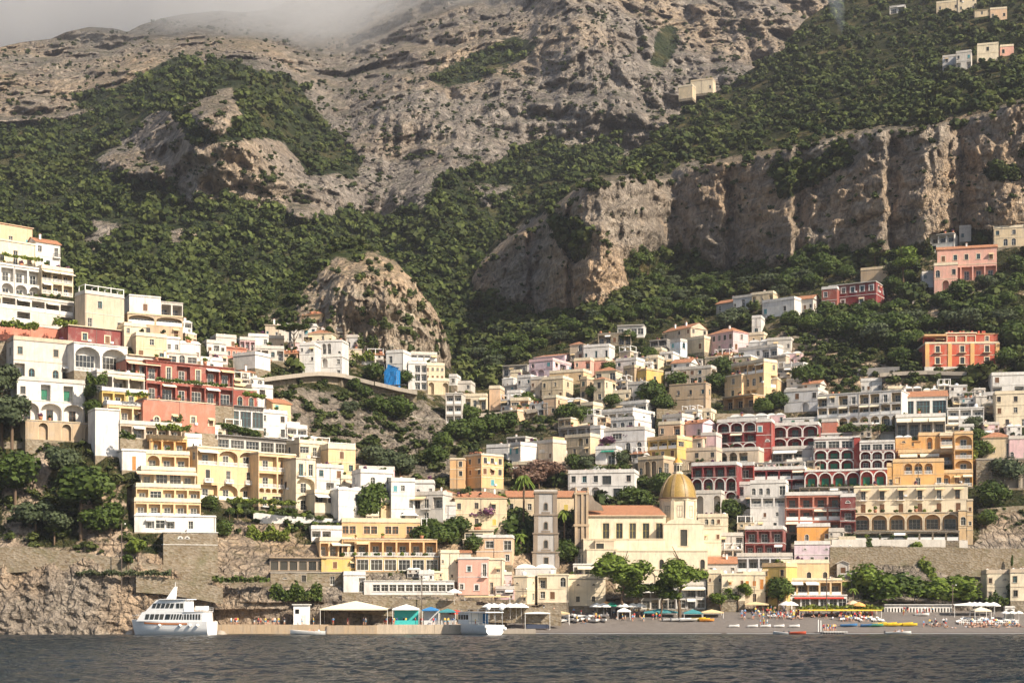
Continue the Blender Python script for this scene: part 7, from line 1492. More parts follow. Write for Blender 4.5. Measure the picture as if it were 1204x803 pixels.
# ================================================================ kiosks, canopies, stalls
def canopy(name, label, px0, px1, ytop, ybase, Y, D, col, peak=.0, posts=True, cat='canopy', sag=.0, z0=None, walls=None):
    x0, x1 = PX(px0, Y), PX(px1, Y); zt = PZ(ytop, Y); zb = PZ(ybase, Y) if z0 is None else z0; root = empty(name, ((x0 + x1) / 2, Y, zb)); tag(root, label, cat)
    W = x1 - x0; H_ = zt - zb; mb = MB(); pk = peak
    for j in range(8):
        for i in range(8):
            def q(i, j): u, v = i / 8, j / 8; return (-W/2 + W * u, D * v, H_ - pk + pk * (1 - max(abs(2 * u - 1), abs(2 * v - 1))) ** .9 - sag * math.sin(math.pi * u) * 0)
            mb.face([q(i, j), q(i + 1, j), q(i + 1, j + 1), q(i, j + 1)], 0)
    mb.box(-W/2, W/2, -.03, .0, H_ - pk - .28, H_ - pk, 0); mb.obj('cloth', [M_cloth(col)], root)
    if posts:
        for xx in (-W/2 + .1, W/2 - .1):
            for yy in (.1, D - .1): p = MB(); p.tube([(xx, yy, -.3), (xx, yy, H_ - pk)], .06, 0, 6); p.obj('post', [MW()], root)
    if walls: w = MB(); w.box(-W/2 + .3, W/2 - .3, D * .7, D, 0, H_ - pk - .3, 0); w.box(-W/2 + .4, W/2 - .4, D * .2, D * .35, 0, 1.0, 0); w.obj('counter', [plain('paint_' + str(walls), walls, .6)], root)
    return root
canopy('sail_canopy', 'large cream sail canopy stretched over the quay', 376, 456, 706, 734, 359.5, 8, 'cream', 1.9, z0=2.2)
canopy('kiosk_canopy', 'teal kiosk with a white pagoda roof on the quay', 461, 493, 710, 734, 359, 4, 'white', 1.1, z0=2.2, walls=(.05, .4, .38), cat='kiosk')
canopy('market_stall', 'blue awning stall on the quay right of the teal kiosk', 496, 516, 713, 734, 359, 3.5, 'blue', .7, z0=2.2, walls=(.5, .5, .5), cat='stall')
canopy('market_stall', 'turquoise sloping stall on the quay next to the blue one', 516, 536, 715, 734, 359, 3.5, 'teal', .7, z0=2.2, walls=(.4, .4, .38), cat='stall')
parasol('big', 'yellow', 526, 733, 'yellow parasol behind the turquoise stall', Y=364, z=2.4); parasol('big', 'red', 536, 733, 'red parasol at the right of the turquoise stall', Y=362, z=2.2)
canopy('cave_awning', 'white roof over the dark boat cave at the left end of the beach', 617, 647, 719, 738, 364, 4, 'white', .2, z0=1.2, walls=(.04, .05, .08), cat='boat store')
canopy('tent', 'beige tent beside the white-roofed boat cave', 648, 670, 718, 733, 368, 4, 'sand', .5)
canopy('terrace_awning', 'wide teal awning of the beach bar below the pines', 757, 798, 715, 727, 378, 4, 'teal', .9); canopy('terrace_awning', 'pale turquoise awning beside the wide teal one', 804, 827, 716, 727, 378, 4, 'teal', .9)
canopy('terrace_awning', 'tan awning right of the pale turquoise one', 825, 851, 716, 727, 378, 4, 'sand', .7); canopy('terrace_awning', 'orange-sand awning over the path by the cream corner house', 876, 904, 707, 714, 384, 4, 'sand', .6, z0=7)
canopy('terrace_awning', 'long yellow-edged canopy of the restaurant under the planted roof', 940, 1037, 716, 727, 378, 5, 'yellow', .1)
canopy('terrace_awning', 'pergola roof of the terrace under the rosy pink house', 546, 600, 700, 711, 368, 4, 'sand', .1, z0=PZ(712, 368))
canopy('terrace_awning', 'white umbrella-like awning left of the white gazebo', 726, 742, 714, 727, 376, 3, 'white', .8)
canopy('gazebo', 'long white arched canopy on the right of the beach', 1122, 1170, 708, 724, 379, 4, 'white', .5); canopy('gazebo', 'low pagoda tent in front of the long arched canopy', 1146, 1166, 713, 728, 374, 4, 'cream', .9)
kh = MB(); kh.box(0, 3.6, 0, 2.4, 0, 4.6, 0); kh.box(-.3, 3.9, -.4, 2.6, 4.6, 4.85, 1); kx = empty('ticket_hut', (PX(345, 360), 360, 2.2)); tag(kx, 'small white ticket hut with a flat roof on the quay', 'hut'); kh.obj('hut_wall', [MW(), plain('hut_roof', (.6, .58, .52))], kx); wm_ = link('window', window_mesh(.9, 1.0, 'k'), kx, (.9, -.03, 2.6)); link('door', window_mesh(1.1, 2.2, 'w', False, 'S'), kx, (2.6, -.03, .1))
H('row of white beach cabins with little blue and dark doors', 1040, 1120, 711, 724, -2, 'white', 'D' * 22, bits=0, par=.1, D=4, Y=386, fk='k', tw=.0, name='beach_cabins', cat='cabins', over=.3, under=2, roof='slab')
H('white arched beach gate house on the enclosed right corner', 1182, 1193, 714, 730, -2, 'white', 'O', bits=0, D=1.2, Y=376, par=.2, name='gate', cat='gate', under=1)
fl = MB()
for i in range(30): fl.tube([(PX(1128 + i * 2.4, 371), 371, beach_z(371) - .1), (PX(1128 + i * 2.4, 371), 371, beach_z(371) + 1.1)], .06)
for z in (.5, 1.05): fl.tube([(PX(1128, 371), 371, beach_z(371) + z), (PX(1198, 371), 371, beach_z(371) + z)], .07)
tag(fl.obj('beach_fence', [MW()]), 'white fence round the lounger rows on the right', 'fence')

fx = np.arange(600, 1500, 1.0); wx = (fx - CX) / F * 360; y0 = 359.6 + 1.0 * fbm(wx / 14, wx * 0, wx * 0 + 2, 3); wd = np.clip(.25 + .7 * fbm(wx / 5, wx * 0, wx * 0 + 7, 3), .02, 1.2); fo = MB()
fo.grid([[(a, b, .13) for a, b in zip(wx, y0)], [(a, b, .17) for a, b in zip(wx, y0 + wd)]], 0); tag(fo.obj('foam', [plain('sea_foam', (.6, .62, .62), .7)]), 'thin broken line of foam along the beach', None, kind='stuff')
# ================================================================ single trees of the town (foot in the photo)
tree('pine', 732, 728, 17.5, 'tall bright green beach pine with a dark trunk, leftmost of the beach pines', i=0, Y=379, wide=1.15)
tree('pine', 752, 727, 11, 'lower pine leaning right of the leftmost beach pine', i=1, Y=380, wide=1.2); tree('pine', 778, 727, 10.5, 'mid-height pine over the wide teal awning', i=2, Y=377, wide=1.4)
tree('pine', 800, 727, 18.5, 'tall leaning pine with two thin trunks before the arcade', i=3, Y=377, wide=.9); tree('pine', 868, 724, 9, 'small flat-topped bright pine by the cream corner house', i=0, Y=386, wide=1.2); tree('pine', 848, 726, 7.5, 'low flat pine left of the small flat-topped bright pine', i=1, Y=384, wide=1.2)
tree('round', 915, 708, 9, 'bushy tree against the yellow beach hotel corner', i=1, Y=388); tree('shrub', 905, 726, 4.5, 'rounded green bush on the path by the yellow beach hotel', i=1)
tree('round', 1022, 712, 15, 'big rounded bright green pine under the retaining wall', i=5, Y=392, wide=1.1, name='pine_tree'); tree('round', 1040, 714, 9, 'lower bright pine right of the big rounded one', i=9, Y=390, wide=1.3, name='pine_tree')
tree('round', 1062, 714, 12, 'dark broad tree between the two bright pine groups at the wall foot', i=0, Y=393, wide=1.5); tree('round', 1096, 712, 10, 'wide bright pine above the white cabins', i=5, Y=390, wide=1.7, name='pine_tree'); tree('round', 1124, 713, 10.5, 'wide bright pine at the right end of the cabins', i=9, Y=391, wide=1.6, name='pine_tree')
tree('palm', 1003, 712, 5, 'low palm with spreading fronds right of the striped awning restaurant', Y=384, wide=1.2)
tree('cypress', 1022, 658, 7, 'thin grey-green conifer against the retaining wall', Y=402, wide=1.4); tree('cypress', 1190, 664, 3.4, 'small cypress on the right terrace wall', Y=400)
for k in range(7): tree('shrub', 1076 + k * 3.4, 650 + k * 7, 4.2, 'bright creeper bush hanging down the retaining wall', 'creeper down the retaining wall', Y=405 - k * 1.2, i=1)
tree('round', 608, 664, 19, 'big bright green tree left of the bell tower', i=1, Y=404, wide=.95); tree('round', 596, 672, 13, 'dark tree in front of the big bright tree left of the tower', i=0, Y=400)
tree('tallpalm', 616, 668, 27, 'very tall thin palm beside the bell tower', Y=403); tree('tallpalm', 590, 668, 22, 'second tall thin palm left of the very tall one', Y=408)
tree('palm', 664, 640, 10, 'palm with a thick crown between the tower and the church', Y=402, wide=1.0); tree('round', 666, 664, 9, 'dark bush tree under the palm between tower and church', i=0, Y=399); tree('palm', 612, 664, 9, 'short palm on the dark terrace left of the bell tower', Y=398, wide=1.2)
tree('blossom', 567, 622, 7.5, 'purple bougainvillea mass on the long terracotta palace wall', i=0, Y=403, wide=1.5, name='flowering_shrub')
tree('blossom', 634, 574, 10, 'dusty pink flowering tree cluster behind the bell tower', i=1, wide=1.3); tree('blossom', 622, 578, 9, 'brown-pink leafy tree left of the dusty pink cluster', i=1, wide=1.3); tree('blossom', 648, 570, 8, 'brown-pink leafy tree right of the dusty pink cluster', i=1, wide=1.2)
tree('blossom', 741, 528, 9, 'brown-purple creeper on the white lower wing of the stepped hotel', i=0, wide=.9); tree('blossom', 714, 528, 5, 'small brown-purple creeper over the arches left of the large one', i=0, wide=1.6)
tree('umbrella', 345, 424, 12.5, 'umbrella pine with a flat dark crown in the village under the crag', i=2, wide=1.1)
tree('pine', 1062, 340, 16, 'tall dark-needled pine between the maroon and pink villas', i=2, wide=1.1); tree('round', 1050, 345, 9, 'dark tree left of the tall pine between the villas', i=0)
tree('round', 95, 600, 15, 'broad bright-green tree on the rocky left slope', i=1, Y=366, wide=1.2); tree('round', 18, 580, 14, 'dark round tree at the left picture edge', i=0, Y=372, wide=1.1); tree('round', 14, 510, 13, 'grey-green tree under the left edge houses', i=3, Y=382, wide=1.0); tree('round', 72, 560, 10, 'grey-green tree below the tan substructure', i=3, Y=376)
tree('round', 42, 622, 9, 'grey-green olive on the lower left slope', i=3, Y=366, wide=1.3); tree('round', 64, 626, 7, 'small olive right of the grey-green olive', i=3, Y=365, wide=1.2); tree('round', 116, 628, 9, 'dark tree right of the small olive above the coast path', i=0, Y=366, wide=1.3); tree('shrub', 130, 610, 6, 'dark cactus-like bush above the coast path', i=0, Y=366)
tree('shrub', 152, 654, 5.2, 'clipped rounded bright bush beside the stair wall', i=1, Y=362, wide=.8); tree('shrub', 162, 652, 5.4, 'second clipped rounded bush touching the first at the stair wall', i=1, Y=362, wide=.8); tree('shrub', 151, 662, 3.2, 'low round bush under the clipped pair', i=0, Y=361)
tree('round', 2, 470, 12, 'dark tree cut by the left edge beside the large white house', i=3, Y=385)
tree('round', 440, 606, 12, 'bright leafy tree before the white blind-arch house', i=1, wide=.9); tree('round', 430, 612, 9, 'bright leafy tree left of the taller one by the blind-arch house', i=1, wide=.9)
for k, (px, py, h, lab) in enumerate([(498,640,7,'leafy tree at the left of the terrace trees by the orange restaurant'),(512,644,8,'leafy tree in the middle of the terrace trees by the orange restaurant'),(526,640,8,'leafy tree at the right of the terrace trees by the orange restaurant'),(505,628,6,'tree behind the terrace trees by the orange restaurant'),(538,630,7,'tree under the salmon villa gallery'),(556,650,6,'dark conifer-like tree left of the salmon villa window')]): tree('round', px, py, h, lab, i=1 if k < 4 else 0, wide=1.2)
tree('cypress', 556, 654, 7.5, 'slim cypress on the terrace of the salmon villa', Y=393, wide=1.2)
for px, py, h, i, lab in [(740,596,8,0,'dark garden tree above the red nave roof, left one'),(757,596,7,1,'garden tree above the red nave roof, right one'),(674,552,6,0,'dark round tree left of the garden above the church hotel'),(690,553,6,3,'grey-green round tree in the garden above the church hotel'),(728,546,5.5,3,'small olive in front of the creeper wing'),(776,584,9,0,'dark ivy tree left of the golden dome'),
    (856,610,8,1,'bright tree below the dark red wing'),(868,608,6,1,'small bright tree right of the one below the dark red wing'),(795,460,9,0,'dark tree left of the ruined house ridge'),(768,478,11,0,'dark tree between the white stacked balconies and the ruin'),(780,484,8,1,'bright tree at the left foot of the ruin'),(848,446,10,0,'dark tree right of the arched corner house'),(844,462,9,0,'dark tree above the ruined masonry house corner'),
    (895,488,8,1,'tree under the bright yellow villa, left one'),(914,482,8,0,'tree under the bright yellow villa, right one'),(945,456,10,0,'dark tree right of the bright yellow villa'),(960,452,9,1,'green tree right of the dark one by the bright yellow villa'),(1010,404,13,0,'big dark tree under the maroon villa, left one'),(1032,410,12,3,'grey-green tree under the maroon villa'),(1054,400,13,0,'big dark tree right of the maroon villa foot'),(1072,392,11,3,'tree beside the stepped footpath'),
    (1058,432,9,0,'dark tree left of the red villa base'),(1194,414,13,0,'dark tree touching the right side of the red villa'),(1182,432,9,1,'green tree below the one touching the red villa'),(1116,388,9,3,'grey-green tree above the red villa attic, left one'),(1140,388,10,3,'grey-green tree above the red villa attic, right one'),(1168,600,11,0,'dark rounded tree right of the corner tower'),(1182,572,11,3,'grey-green tree before the big blind arches'),(1160,620,7,1,'bright tree at the foot of the rocky slope, right'),
    (1150,520,6,1,'bright ivy-like tree along the orange villa tower'),(1152,540,8,1,'tall ivy-like tree below the first along the orange villa tower'),(700,470,7,0,'dark tree left of the white stepped hotel roof'),(720,478,6,1,'green tree above the white stepped hotel'),(668,498,9,1,'bright tree left of the long grey-roofed house'),(684,500,8,0,'dark tree above the long grey-roofed house'),(620,478,7,1,'green tree over the dark road bridge'),(716,440,6,0,'dark tree below the pink balcony house'),
    (1062,498,5,0,'dark bush by the white restaurant awnings'),(1146,506,6,3,'bare-branched bush right of the white three-loggia block'),(740,404,7,0,'dark tree right of the white flat villa'),(762,424,7,1,'green tree on the terrace steps'),(820,366,7,0,'dark tree above the big beige farmhouse'),(856,390,10,3,'olive tree between the farmhouse and the long white house'),(868,382,9,3,'olive tree right of the farmhouse'),(930,384,8,1,'bright tree below the long white house'),(950,392,9,1,'bright garden tree right under the long white house'),(975,396,10,0,'dark garden tree left of the maroon villa foot'),
    (540,520,10,1,'bright tree in the valley beside the orange palace'),(560,516,9,0,'dark tree in the valley above the orange palace'),(578,512,9,0,'rounded dark tree above the white flat-roofed house'),(600,506,8,1,'green tree under the dark road bridge'),(550,500,9,0,'dark valley tree right of the four-floor balconied house'),(444,488,8,0,'dark tree hanging on the cliff below the viaduct'),(470,496,11,0,'big dark tree on the cliff below the viaduct end'),(412,488,6,3,'bush tree on the cliff below the viaduct middle'),(440,448,8,0,'dark tree left of the blue scaffold sheeting'),(478,454,7,0,'dark tree right of the blue scaffold sheeting'),
    (452,556,9,3,'olive on the cliff above the pink roof terrace'),(470,560,9,3,'olive right of the one above the pink roof terrace'),(440,548,8,3,'olive left of the one above the pink roof terrace'),(418,460,6,1,'bright tree on the slope right of the round-fronted house'),(430,470,6,0,'dark tree below the ivy wall village'),(512,548,8,0,'dark tree left of the orange palace'),(518,530,8,1,'tree above the one left of the orange palace'),
    (210,500,4.5,1,'green bush on the salmon lower block terrace'),(196,508,4.5,1,'bright bush at the end of the salmon lower block'),(108,470,6,1,'bright vine tree between the white house and the balcony houses'),(110,490,6,0,'dark vine tree below the bright one by the balcony houses'),(246,600,5.5,0,'dark tree left of the yellow hotel foot'),(262,632,6,0,'dark tree under the yellow hotel terrace')]:
    tree('round', px, py, h, lab, i=i, wide=1.1)
for k in range(9): tree('shrub', 262 + k * 5, 505 + k * 1.2, 3.0, 'clipped bush in the row under the glass-fronted pavilion', 'bushes under the glass-fronted pavilion', i=0, wide=1.2, Y=ground(262 + k * 5, 505 + k) - 2)
for k in range(8): tree('shrub', 288 + k * 5, 466 + k * .8, 2.2, 'leafy pergola creeper over the blue-glazed veranda', 'creeper over the blue-glazed veranda', i=1, wide=1.3, Y=416 + k) if k < 5 else None
GR = 'green shrubs along the terrace of the yellow hotel'
for k in range(12): tree('shrub', 270 + k * 9.5, 604 + k * .8, 2.6, 'green shrub in the row along the terrace foot of the yellow hotel', GR, i=k % 4, wide=1.1, Y=ground(270 + k * 9.5, 604) - 2.5)
hedge_box('long green hedge terrace under the long white hotel', 985, 1052, 507, 3.0, 3, seed=2, Y=ground(1018, 508) - 2); hedge_box('green hedge band left of the white terrace restaurant', 946, 990, 500, 2.0, 2, seed=3, Y=ground(968, 500) - 1)
hedge_box('pergola greenery hanging under the pale yellow hotel arcade', 985, 1128, 629, 1.6, 2, a=-14, seed=4, Y=418); hedge_box('planted roof of the beach restaurant, a long green strip', 940, 1038, 716, 1.4, 4, seed=5, Y=381, mat=ML_lime)
hedge_box('ivy covering the yellow beach hotel corner', 916, 922, 706, 7, 2, seed=6, Y=386, name='ivy'); hedge_box('ivy curtain on the cream villa at the right edge', 1184, 1192, 712, 9, 2, seed=7, Y=388, name='ivy'); hedge_box('ivy mound at the foot of the cream villa', 1158, 1184, 712, 4, 3, seed=8, Y=386, name='ivy')
hedge_box('ivy on the right flank of the orange villa tower', 1144, 1150, 566, 12, 2, seed=9, Y=438, name='ivy', mat=ML_lime); hedge_box('clipped hedge in front of the white hotel behind the church', 672, 740, 551, 1.6, 2, seed=10, Y=ground(706, 552) - 1)
hedge_box('green canopy roof greenery of the white beach restaurant', 426, 532, 684, .5, 4, a=6, seed=11, Y=374, mat=ML_lime); hedge_box('creeper strip between the glazed storey and the beach restaurant', 440, 516, 673, 1.0, 1, seed=12, Y=378, name='creeper'); hedge_box('hanging greenery on the slope under the planted restaurant terrace', 290, 340, 636, 5, 3, seed=13, Y=384, name='creeper', mat=ML_lime)
hedge_box('green scrub curtain on the cliff under the shuttered gallery', 318, 378, 706, 5, 3, seed=14, Y=364.5, name='creeper', dens=40); hedge_box('scrub on the cliff top left of the shuttered gallery', 250, 316, 684, 1.8, 2, seed=15, Y=363, name='creeper'); hedge_box('ivy on the wall right of the white cottages below the crag', 402, 440, 424, 4, 2, seed=16, Y=ground(420, 424) - 1, name='ivy', mat=ML_lime)
hedge_box('ivy wall below the white blocks of the crag village', 420, 444, 418, 8, 2, seed=17, Y=ground(432, 420) - 1, name='ivy')
hedge_box('grass and scrub edge on top of the left sea cliff', 90, 200, 676, 1.6, 2, seed=18, Y=358.5, name='creeper', mat=ML_olive)
hedge_box('planter greenery along the hilltop white hotel balcony', 8, 46, 304, 1.0, 1, a=40, seed=21, Y=ground(27, 304) - 9, name='creeper', mat=ML_lime); hedge_box('bright bushes in the dark recess above the salmon wall house', 6, 40, 386, 2.6, 2, a=40, seed=22, Y=ground(20, 386) - 9, mat=ML_lime); hedge_box('bright bush right of the dark recess bushes above the salmon wall house', 66, 88, 384, 2.6, 2, a=40, seed=23, Y=ground(77, 386) - 6, mat=ML_lime)
hedge_box('creeper hanging on the double-arched veranda foot', 104, 124, 452, 4, 1.5, a=30, seed=24, Y=ground(114, 452) - 7, name='creeper'); hedge_box('trailing plants on the ochre laundry balcony', 150, 174, 466, 1.6, 1, a=30, seed=25, Y=ground(160, 466) - 7, name='creeper', mat=ML_lime); hedge_box('row of terrace plants on the maroon balcony of the red hotel', 190, 262, 451, 1.0, 1, a=36, seed=26, Y=ground(226, 451) - 13, name='creeper')
hedge_box('terrace greenery before the salmon lower block', 186, 222, 506, 2.2, 1.6, a=30, seed=27, Y=ground(204, 506) - 8, mat=ML_lime); hedge_box('hanging plants on the grey-railed terrace edge', 142, 158, 516, 2.6, 1, a=25, seed=28, Y=ground(150, 516) - 6, name='creeper'); hedge_box('pergola vines below the yellow hotel arcades', 272, 345, 592, 1.6, 2, a=38, seed=29, Y=ground(308, 596) - 14, name='vine', mat=ML_lime)
# terrace pots and planters, a few on many roofs
for hx, hy, n, sp, g in [(15, 350, 7, 9, 'hilltop white hotel wing'), (118, 440, 6, 9, 'balcony house below the double arches'), (840, 531, 8, 7, 'planted cactus terrace'), (948, 573, 12, 7.6, 'planted dark terrace strip'), (1006, 603, 8, 16, 'arcade of the pale yellow hotel'), (1004, 633, 9, 15, 'white balustraded terrace'), (232, 512, 7, 13, 'glazed roof pavilion'), (402, 654, 8, 14, 'orange loggia storey')]:
    for k in range(n): px = hx + k * sp; tree('shrub', px, hy, 1.5, 'small potted shrub on the ' + g, 'potted shrubs on the ' + g, i=k % 4, Y=ground(px, hy) - 1.2, name='potted_shrub', sink=.1)
# lamp posts, masts
for px, py, h, lab in [(143, 690, 15, 'tall brown utility pole on the left cliff path'), (496, 712, 7, 'dark lamp post in front of the beach restaurant'), (615, 735, 9, 'lamp post on the slipway'), (1120, 716, 6, 'twin-globe lamp post at the right of the cabins'), (750, 474, 8, 'pale flag pole left of the dark tree by the ruin'), (972, 712, 7, 'thin lamp post by the green canopy')]:
    mb = MB(); Y = ground(px, py) - 1.5 if py < 700 else 366; mb.tube([(0, 0, -1), (0, 0, h)], .12, 0); mb.tube([(-.8, 0, h - .4), (.8, 0, h - .4)], .06, 0); mb.lathe([(.02, 0), (.22, .15), (.02, .4)], (.8, 0, h - .4), 1, 8)
    o = mb.obj('lamp_post' if 'lamp' in lab else 'utility_pole', [plain('pole_brown', (.12, .09, .07)), MW()], None, P(px, py, Y)); tag(o, lab, 'pole')
# the 260 largest-showing trees of the right hill's wood stand alone
r = np.random.RandomState(21); n = 0
A_hw = lambda x, y: above(A_top, A_green)(x, y)
pts = []
while n < 230:
    x, y = r.uniform(555, 1204), r.uniform(300, 440)
    if A_green(np.array([x]), np.array([y]))[0] > .35 or (y < 420 and x > 930 and A_rock(x, y) < .3 and r.rand() < .6):
        if all((x - a) ** 2 + (y - b) ** 2 * 2 > 110 for a, b in pts): pts.append((x, y)); n += 1
    elif r.rand() < .0005: break
HM0 = poly_mask(HRECT, 1)
for x, y in pts:
    if HM0(x, y - 6) > .2 or HM0(x, y) > .2: continue
    tree('round', x, y, r.uniform(5.5, 9), 'dense green tree in the wood at the foot of the right hill', 'trees in the wood of the right hill', i=int(r.choice([0, 0, 3, 1])), wide=1.25)
# ================================================================ woods and scrub
HM = poly_mask(HRECT, 1)
woods('hillside_woods', 'dense green woodland covering the right hill above the cliffs', A_depth, A_relief, above(A_top, lambda x, y: A_green(x, y) * (1 - np.clip(HM(x, y) * 2, 0, 1))), (240, -30, 1300, 660), int(8800 * Q_), 1.8, 3.4, 3)
woods('mountain_woods', 'dark green woodland spread over the lower mountain', C_depth, C_relief, above(C_top, C_green), (-120, 40, 760, 460), int(8500 * Q_), 2.0, 4.4, 4, leaves=64, lobes=4)
woods('mountain_scrub', 'dark bushes scattered on ledges of the limestone mountain', C_depth, C_relief, above(C_top, C_bush), (-120, 10, 1300, 260), int(5200 * Q_), .9, 2.7, 5, leaves=24, lobes=3, bushy=.7)
woods('cliff_scrub', 'green bushes growing on ledges of the cliffs', A_depth, A_relief, above(A_top, A_bush), (230, 100, 1300, 640), int(2600 * Q_), .7, 1.9, 6, leaves=36, lobes=3, bushy=.8)
woods('garden_scrub', 'low green scrub in the gaps between the houses', A_depth, A_relief, above(A_top, lambda x, y: A_tgap(x, y) * (1 - np.clip(HM(x, y + 3) * 2 + HM(x, y) * 2, 0, 1))), (0, 300, 1300, 690), int(2600 * Q_), .7, 1.7, 8, leaves=60, lobes=4, bushy=.8)
woods('bluff_scrub', 'dense scrub on the bluff below the road viaduct', A_depth, A_relief, lambda x, y: (.35 + fbm(x / 16, y / 14, x * 0, 3)) * poly_mask([[(318,458),(440,466),(540,500),(545,562),(440,566),(372,520),(340,500)]], 2)(x, y) * (1 - np.clip(HM(x, y) * 3, 0, 1)), (300, 450, 560, 575), int(560 * Q_), .6, 1.9, 17, leaves=60, lobes=4, bushy=.8)
woods('cliff_edge_scrub', 'bushes spilling over the top edge of the right cliff', A_depth, A_relief, lambda x, y: (np.abs(y - _edge(x) - 2) < 11) * (y > A_top(x)) * .8 * (x > 560), (560, 90, 1300, 330), int(900 * Q_), 1.0, 2.6, 19, leaves=70, lobes=4, bushy=.9)
woods('terrace_scrub', 'green scrub over the rocky bank below the maroon villa', A_depth, A_relief, lambda x, y: .75 * poly_mask([[(915,388),(1000,378),(1090,350),(1090,455),(940,458)]], 2)(x, y) * (1 - np.clip(HM(x, y) * 3, 0, 1)), (900, 350, 1100, 462), int(420 * Q_), .9, 2.4, 23, leaves=80, lobes=4, bushy=.85)
woods('crag_scrub', 'green bushes on the shoulders and ledges of the orange crag', K_depth, K_relief, lambda x, y: np.maximum(K_green(x, y), K_bush(x, y)), (236, 280, 534, 430), int(520 * Q_), 1.0, 2.4, 7, leaves=46, lobes=4)
woods('coast_scrub', 'dry green scrub on the rocky slope over the left coast path', A_depth, A_relief, lambda x, y: .5 * (y < 650) * np.clip(.5 + fbm(x / 20, y / 14, x * 0, 3), 0, 1) * (1 - np.clip(HM(x, y) * 3, 0, 1)), (-60, 500, 240, 650), int(420 * Q_), .7, 1.7, 12, leaves=60, lobes=4, bushy=.8)

# potted plants on roofs and balconies
def pot_mesh(k):
    V, Fq, t = crown_arrays(60 + k, 60, 1, .9, .3, 3); V = V * .42 + np.array([0, 0, .75]); me = np_mesh('potted_plant', V, Fq, [[ML_lime, ML_oak, ML_olive, ML_flower][k]], False, {'tint': t}); return me
PM = [pot_mesh(k) for k in range(4)]; rp = random.Random(3); pot = MB(); pot.lathe([(.02, 0), (.22, 0), (.32, .5), (.26, .5), (.02, .45)], n=8); POT = pot.mesh('pot', [plain('pot_clay', (.35, .15, .08))])
cand = [(o, l) for o, l in [(o, o['label']) for o in SC.objects if o.parent is None and 'W' in o] if o['W'] > 5]; rp.shuffle(cand); npot = 0
for o, l in cand:
    if npot > 270 or rp.random() < .25: continue
    s_ = short(l); n_ = rp.randint(2, 4); ca, sa = math.cos(o.rotation_euler.z), math.sin(o.rotation_euler.z)
    for k in range(n_):
        x, y, z = rp.uniform(.6, o['W'] - .6), .6, o['H'] + .2; e = empty('potted_plant', (o.location.x + x * ca - y * sa, o.location.y + x * sa + y * ca, o.location.z + z)); sc = rp.uniform(.8, 1.9)
        e['label'] = 'potted plant on the front edge of the roof terrace, ' + s_; e['category'] = 'potted plant'; e['group'] = 'plants on ' + s_; link('foliage', rp.choice(PM), e, scale=sc); link('pot', POT, e, scale=sc); npot += 1
def far_house(label, x0, x1, yt, yb, dep, col, fl, **k):
    return house(label, x0, x1, yt, yb, k.pop('a', -10), col, fl, Y=float(dep((x0 + x1) / 2, yb)) - 6, **k)
far_house('white flat house under the rock knoll in the high valley', 466, 490, 236, 243, C_depth, 'white', 'MMMM', recess=1, bits=0, roof='slab')
far_house('lonely white cottage on the far left green slope', 206, 228, 264, 271, C_depth, 'offwhite', 'M.w', recess=1, bits=0)
far_house('tan hut with a wall beside the lonely white cottage', 196, 208, 270, 277, C_depth, 'ltan', '..', bits=0)

far_house('cluster of pale ruins on the far left green slope', 262, 280, 270, 279, C_depth, 'offwhite', 'w.M', recess=1, bits=1, under=2); far_house('pale cottage at the right of the far slope ruins', 284, 300, 268, 278, C_depth, 'ltan', 'M.w', recess=1, bits=0, under=2); far_house('little white wall house left of the far slope ruins', 248, 260, 274, 281, C_depth, 'white', '.w', bits=0, under=2)
sm = MB(); r_ = random.Random(2); sm.grid([[(r_.uniform(-.8, .8) - z * .16 + math.cos(t) * q * r_.uniform(.8, 1.2), math.sin(t) * q, z) for t in [k * math.pi / 7 for k in range(14)]] for z, q in [(0, .2), (3, 1.6), (7, 2.6), (11, 3.0), (15, 4.6), (19, 4.4), (23, 6.0), (27, 6.4), (31, 5), (33, 1)]], closed=True)
o_ = sm.obj('smoke', [volume_mat_('smoke_air', .022, (.80, .90, .96))], None, P(990, 42, float(A_depth(990, 42)) - 8)); tag(o_, 'thin bluish smoke rising from the wooded ridge', None, kind='stuff')
# ---- fit the ground to the houses dug into it
_px = CX + F * VA[:, 0] / VA[:, 1]; _py = HY - (VA[:, 2] - CH) * F / VA[:, 1]; Yn = VA[:, 1].copy(); FRONT = len(VA) - 5 * len(np.arange(-330, 1530 + 1.8, 1.8))
for (p0, p1, o, d, zb, zt, mrg) in CUTS:
    sel = np.where((_px > p0 - .6) & (_px < p1 + .6) & (np.arange(len(VA)) < FRONT))[0]
    if not len(sel) or abs(d[0]) + abs(d[1]) < .01: continue
    k = (_px[sel] - CX) / F
    den = d[0] - k * d[1]; den = np.where(np.abs(den) < 1e-4, 1e-4, den)      # k*Y = ox + t dx ; Y = oy + t dy
    tt = (k * o[1] - o[0]) / den; Yp = o[1] + tt * d[1]; zr = CH + (HY - _py[sel]) / F * Yp
    hit = (zr > zb - .25) & (zr < zt + .8) & (Yn[sel] < Yp + mrg)
    Yn[sel[hit]] = np.maximum(Yn[sel[hit]], (Yp + mrg)[hit])
V2 = VA.copy(); V2[:, 0] = (_px - CX) / F * Yn; V2[:, 1] = Yn; V2[:, 2] = CH + (HY - _py) / F * Yn
town_hill.data.vertices.foreach_set('co', V2.astype(np.float32).ravel()); town_hill.data.update()
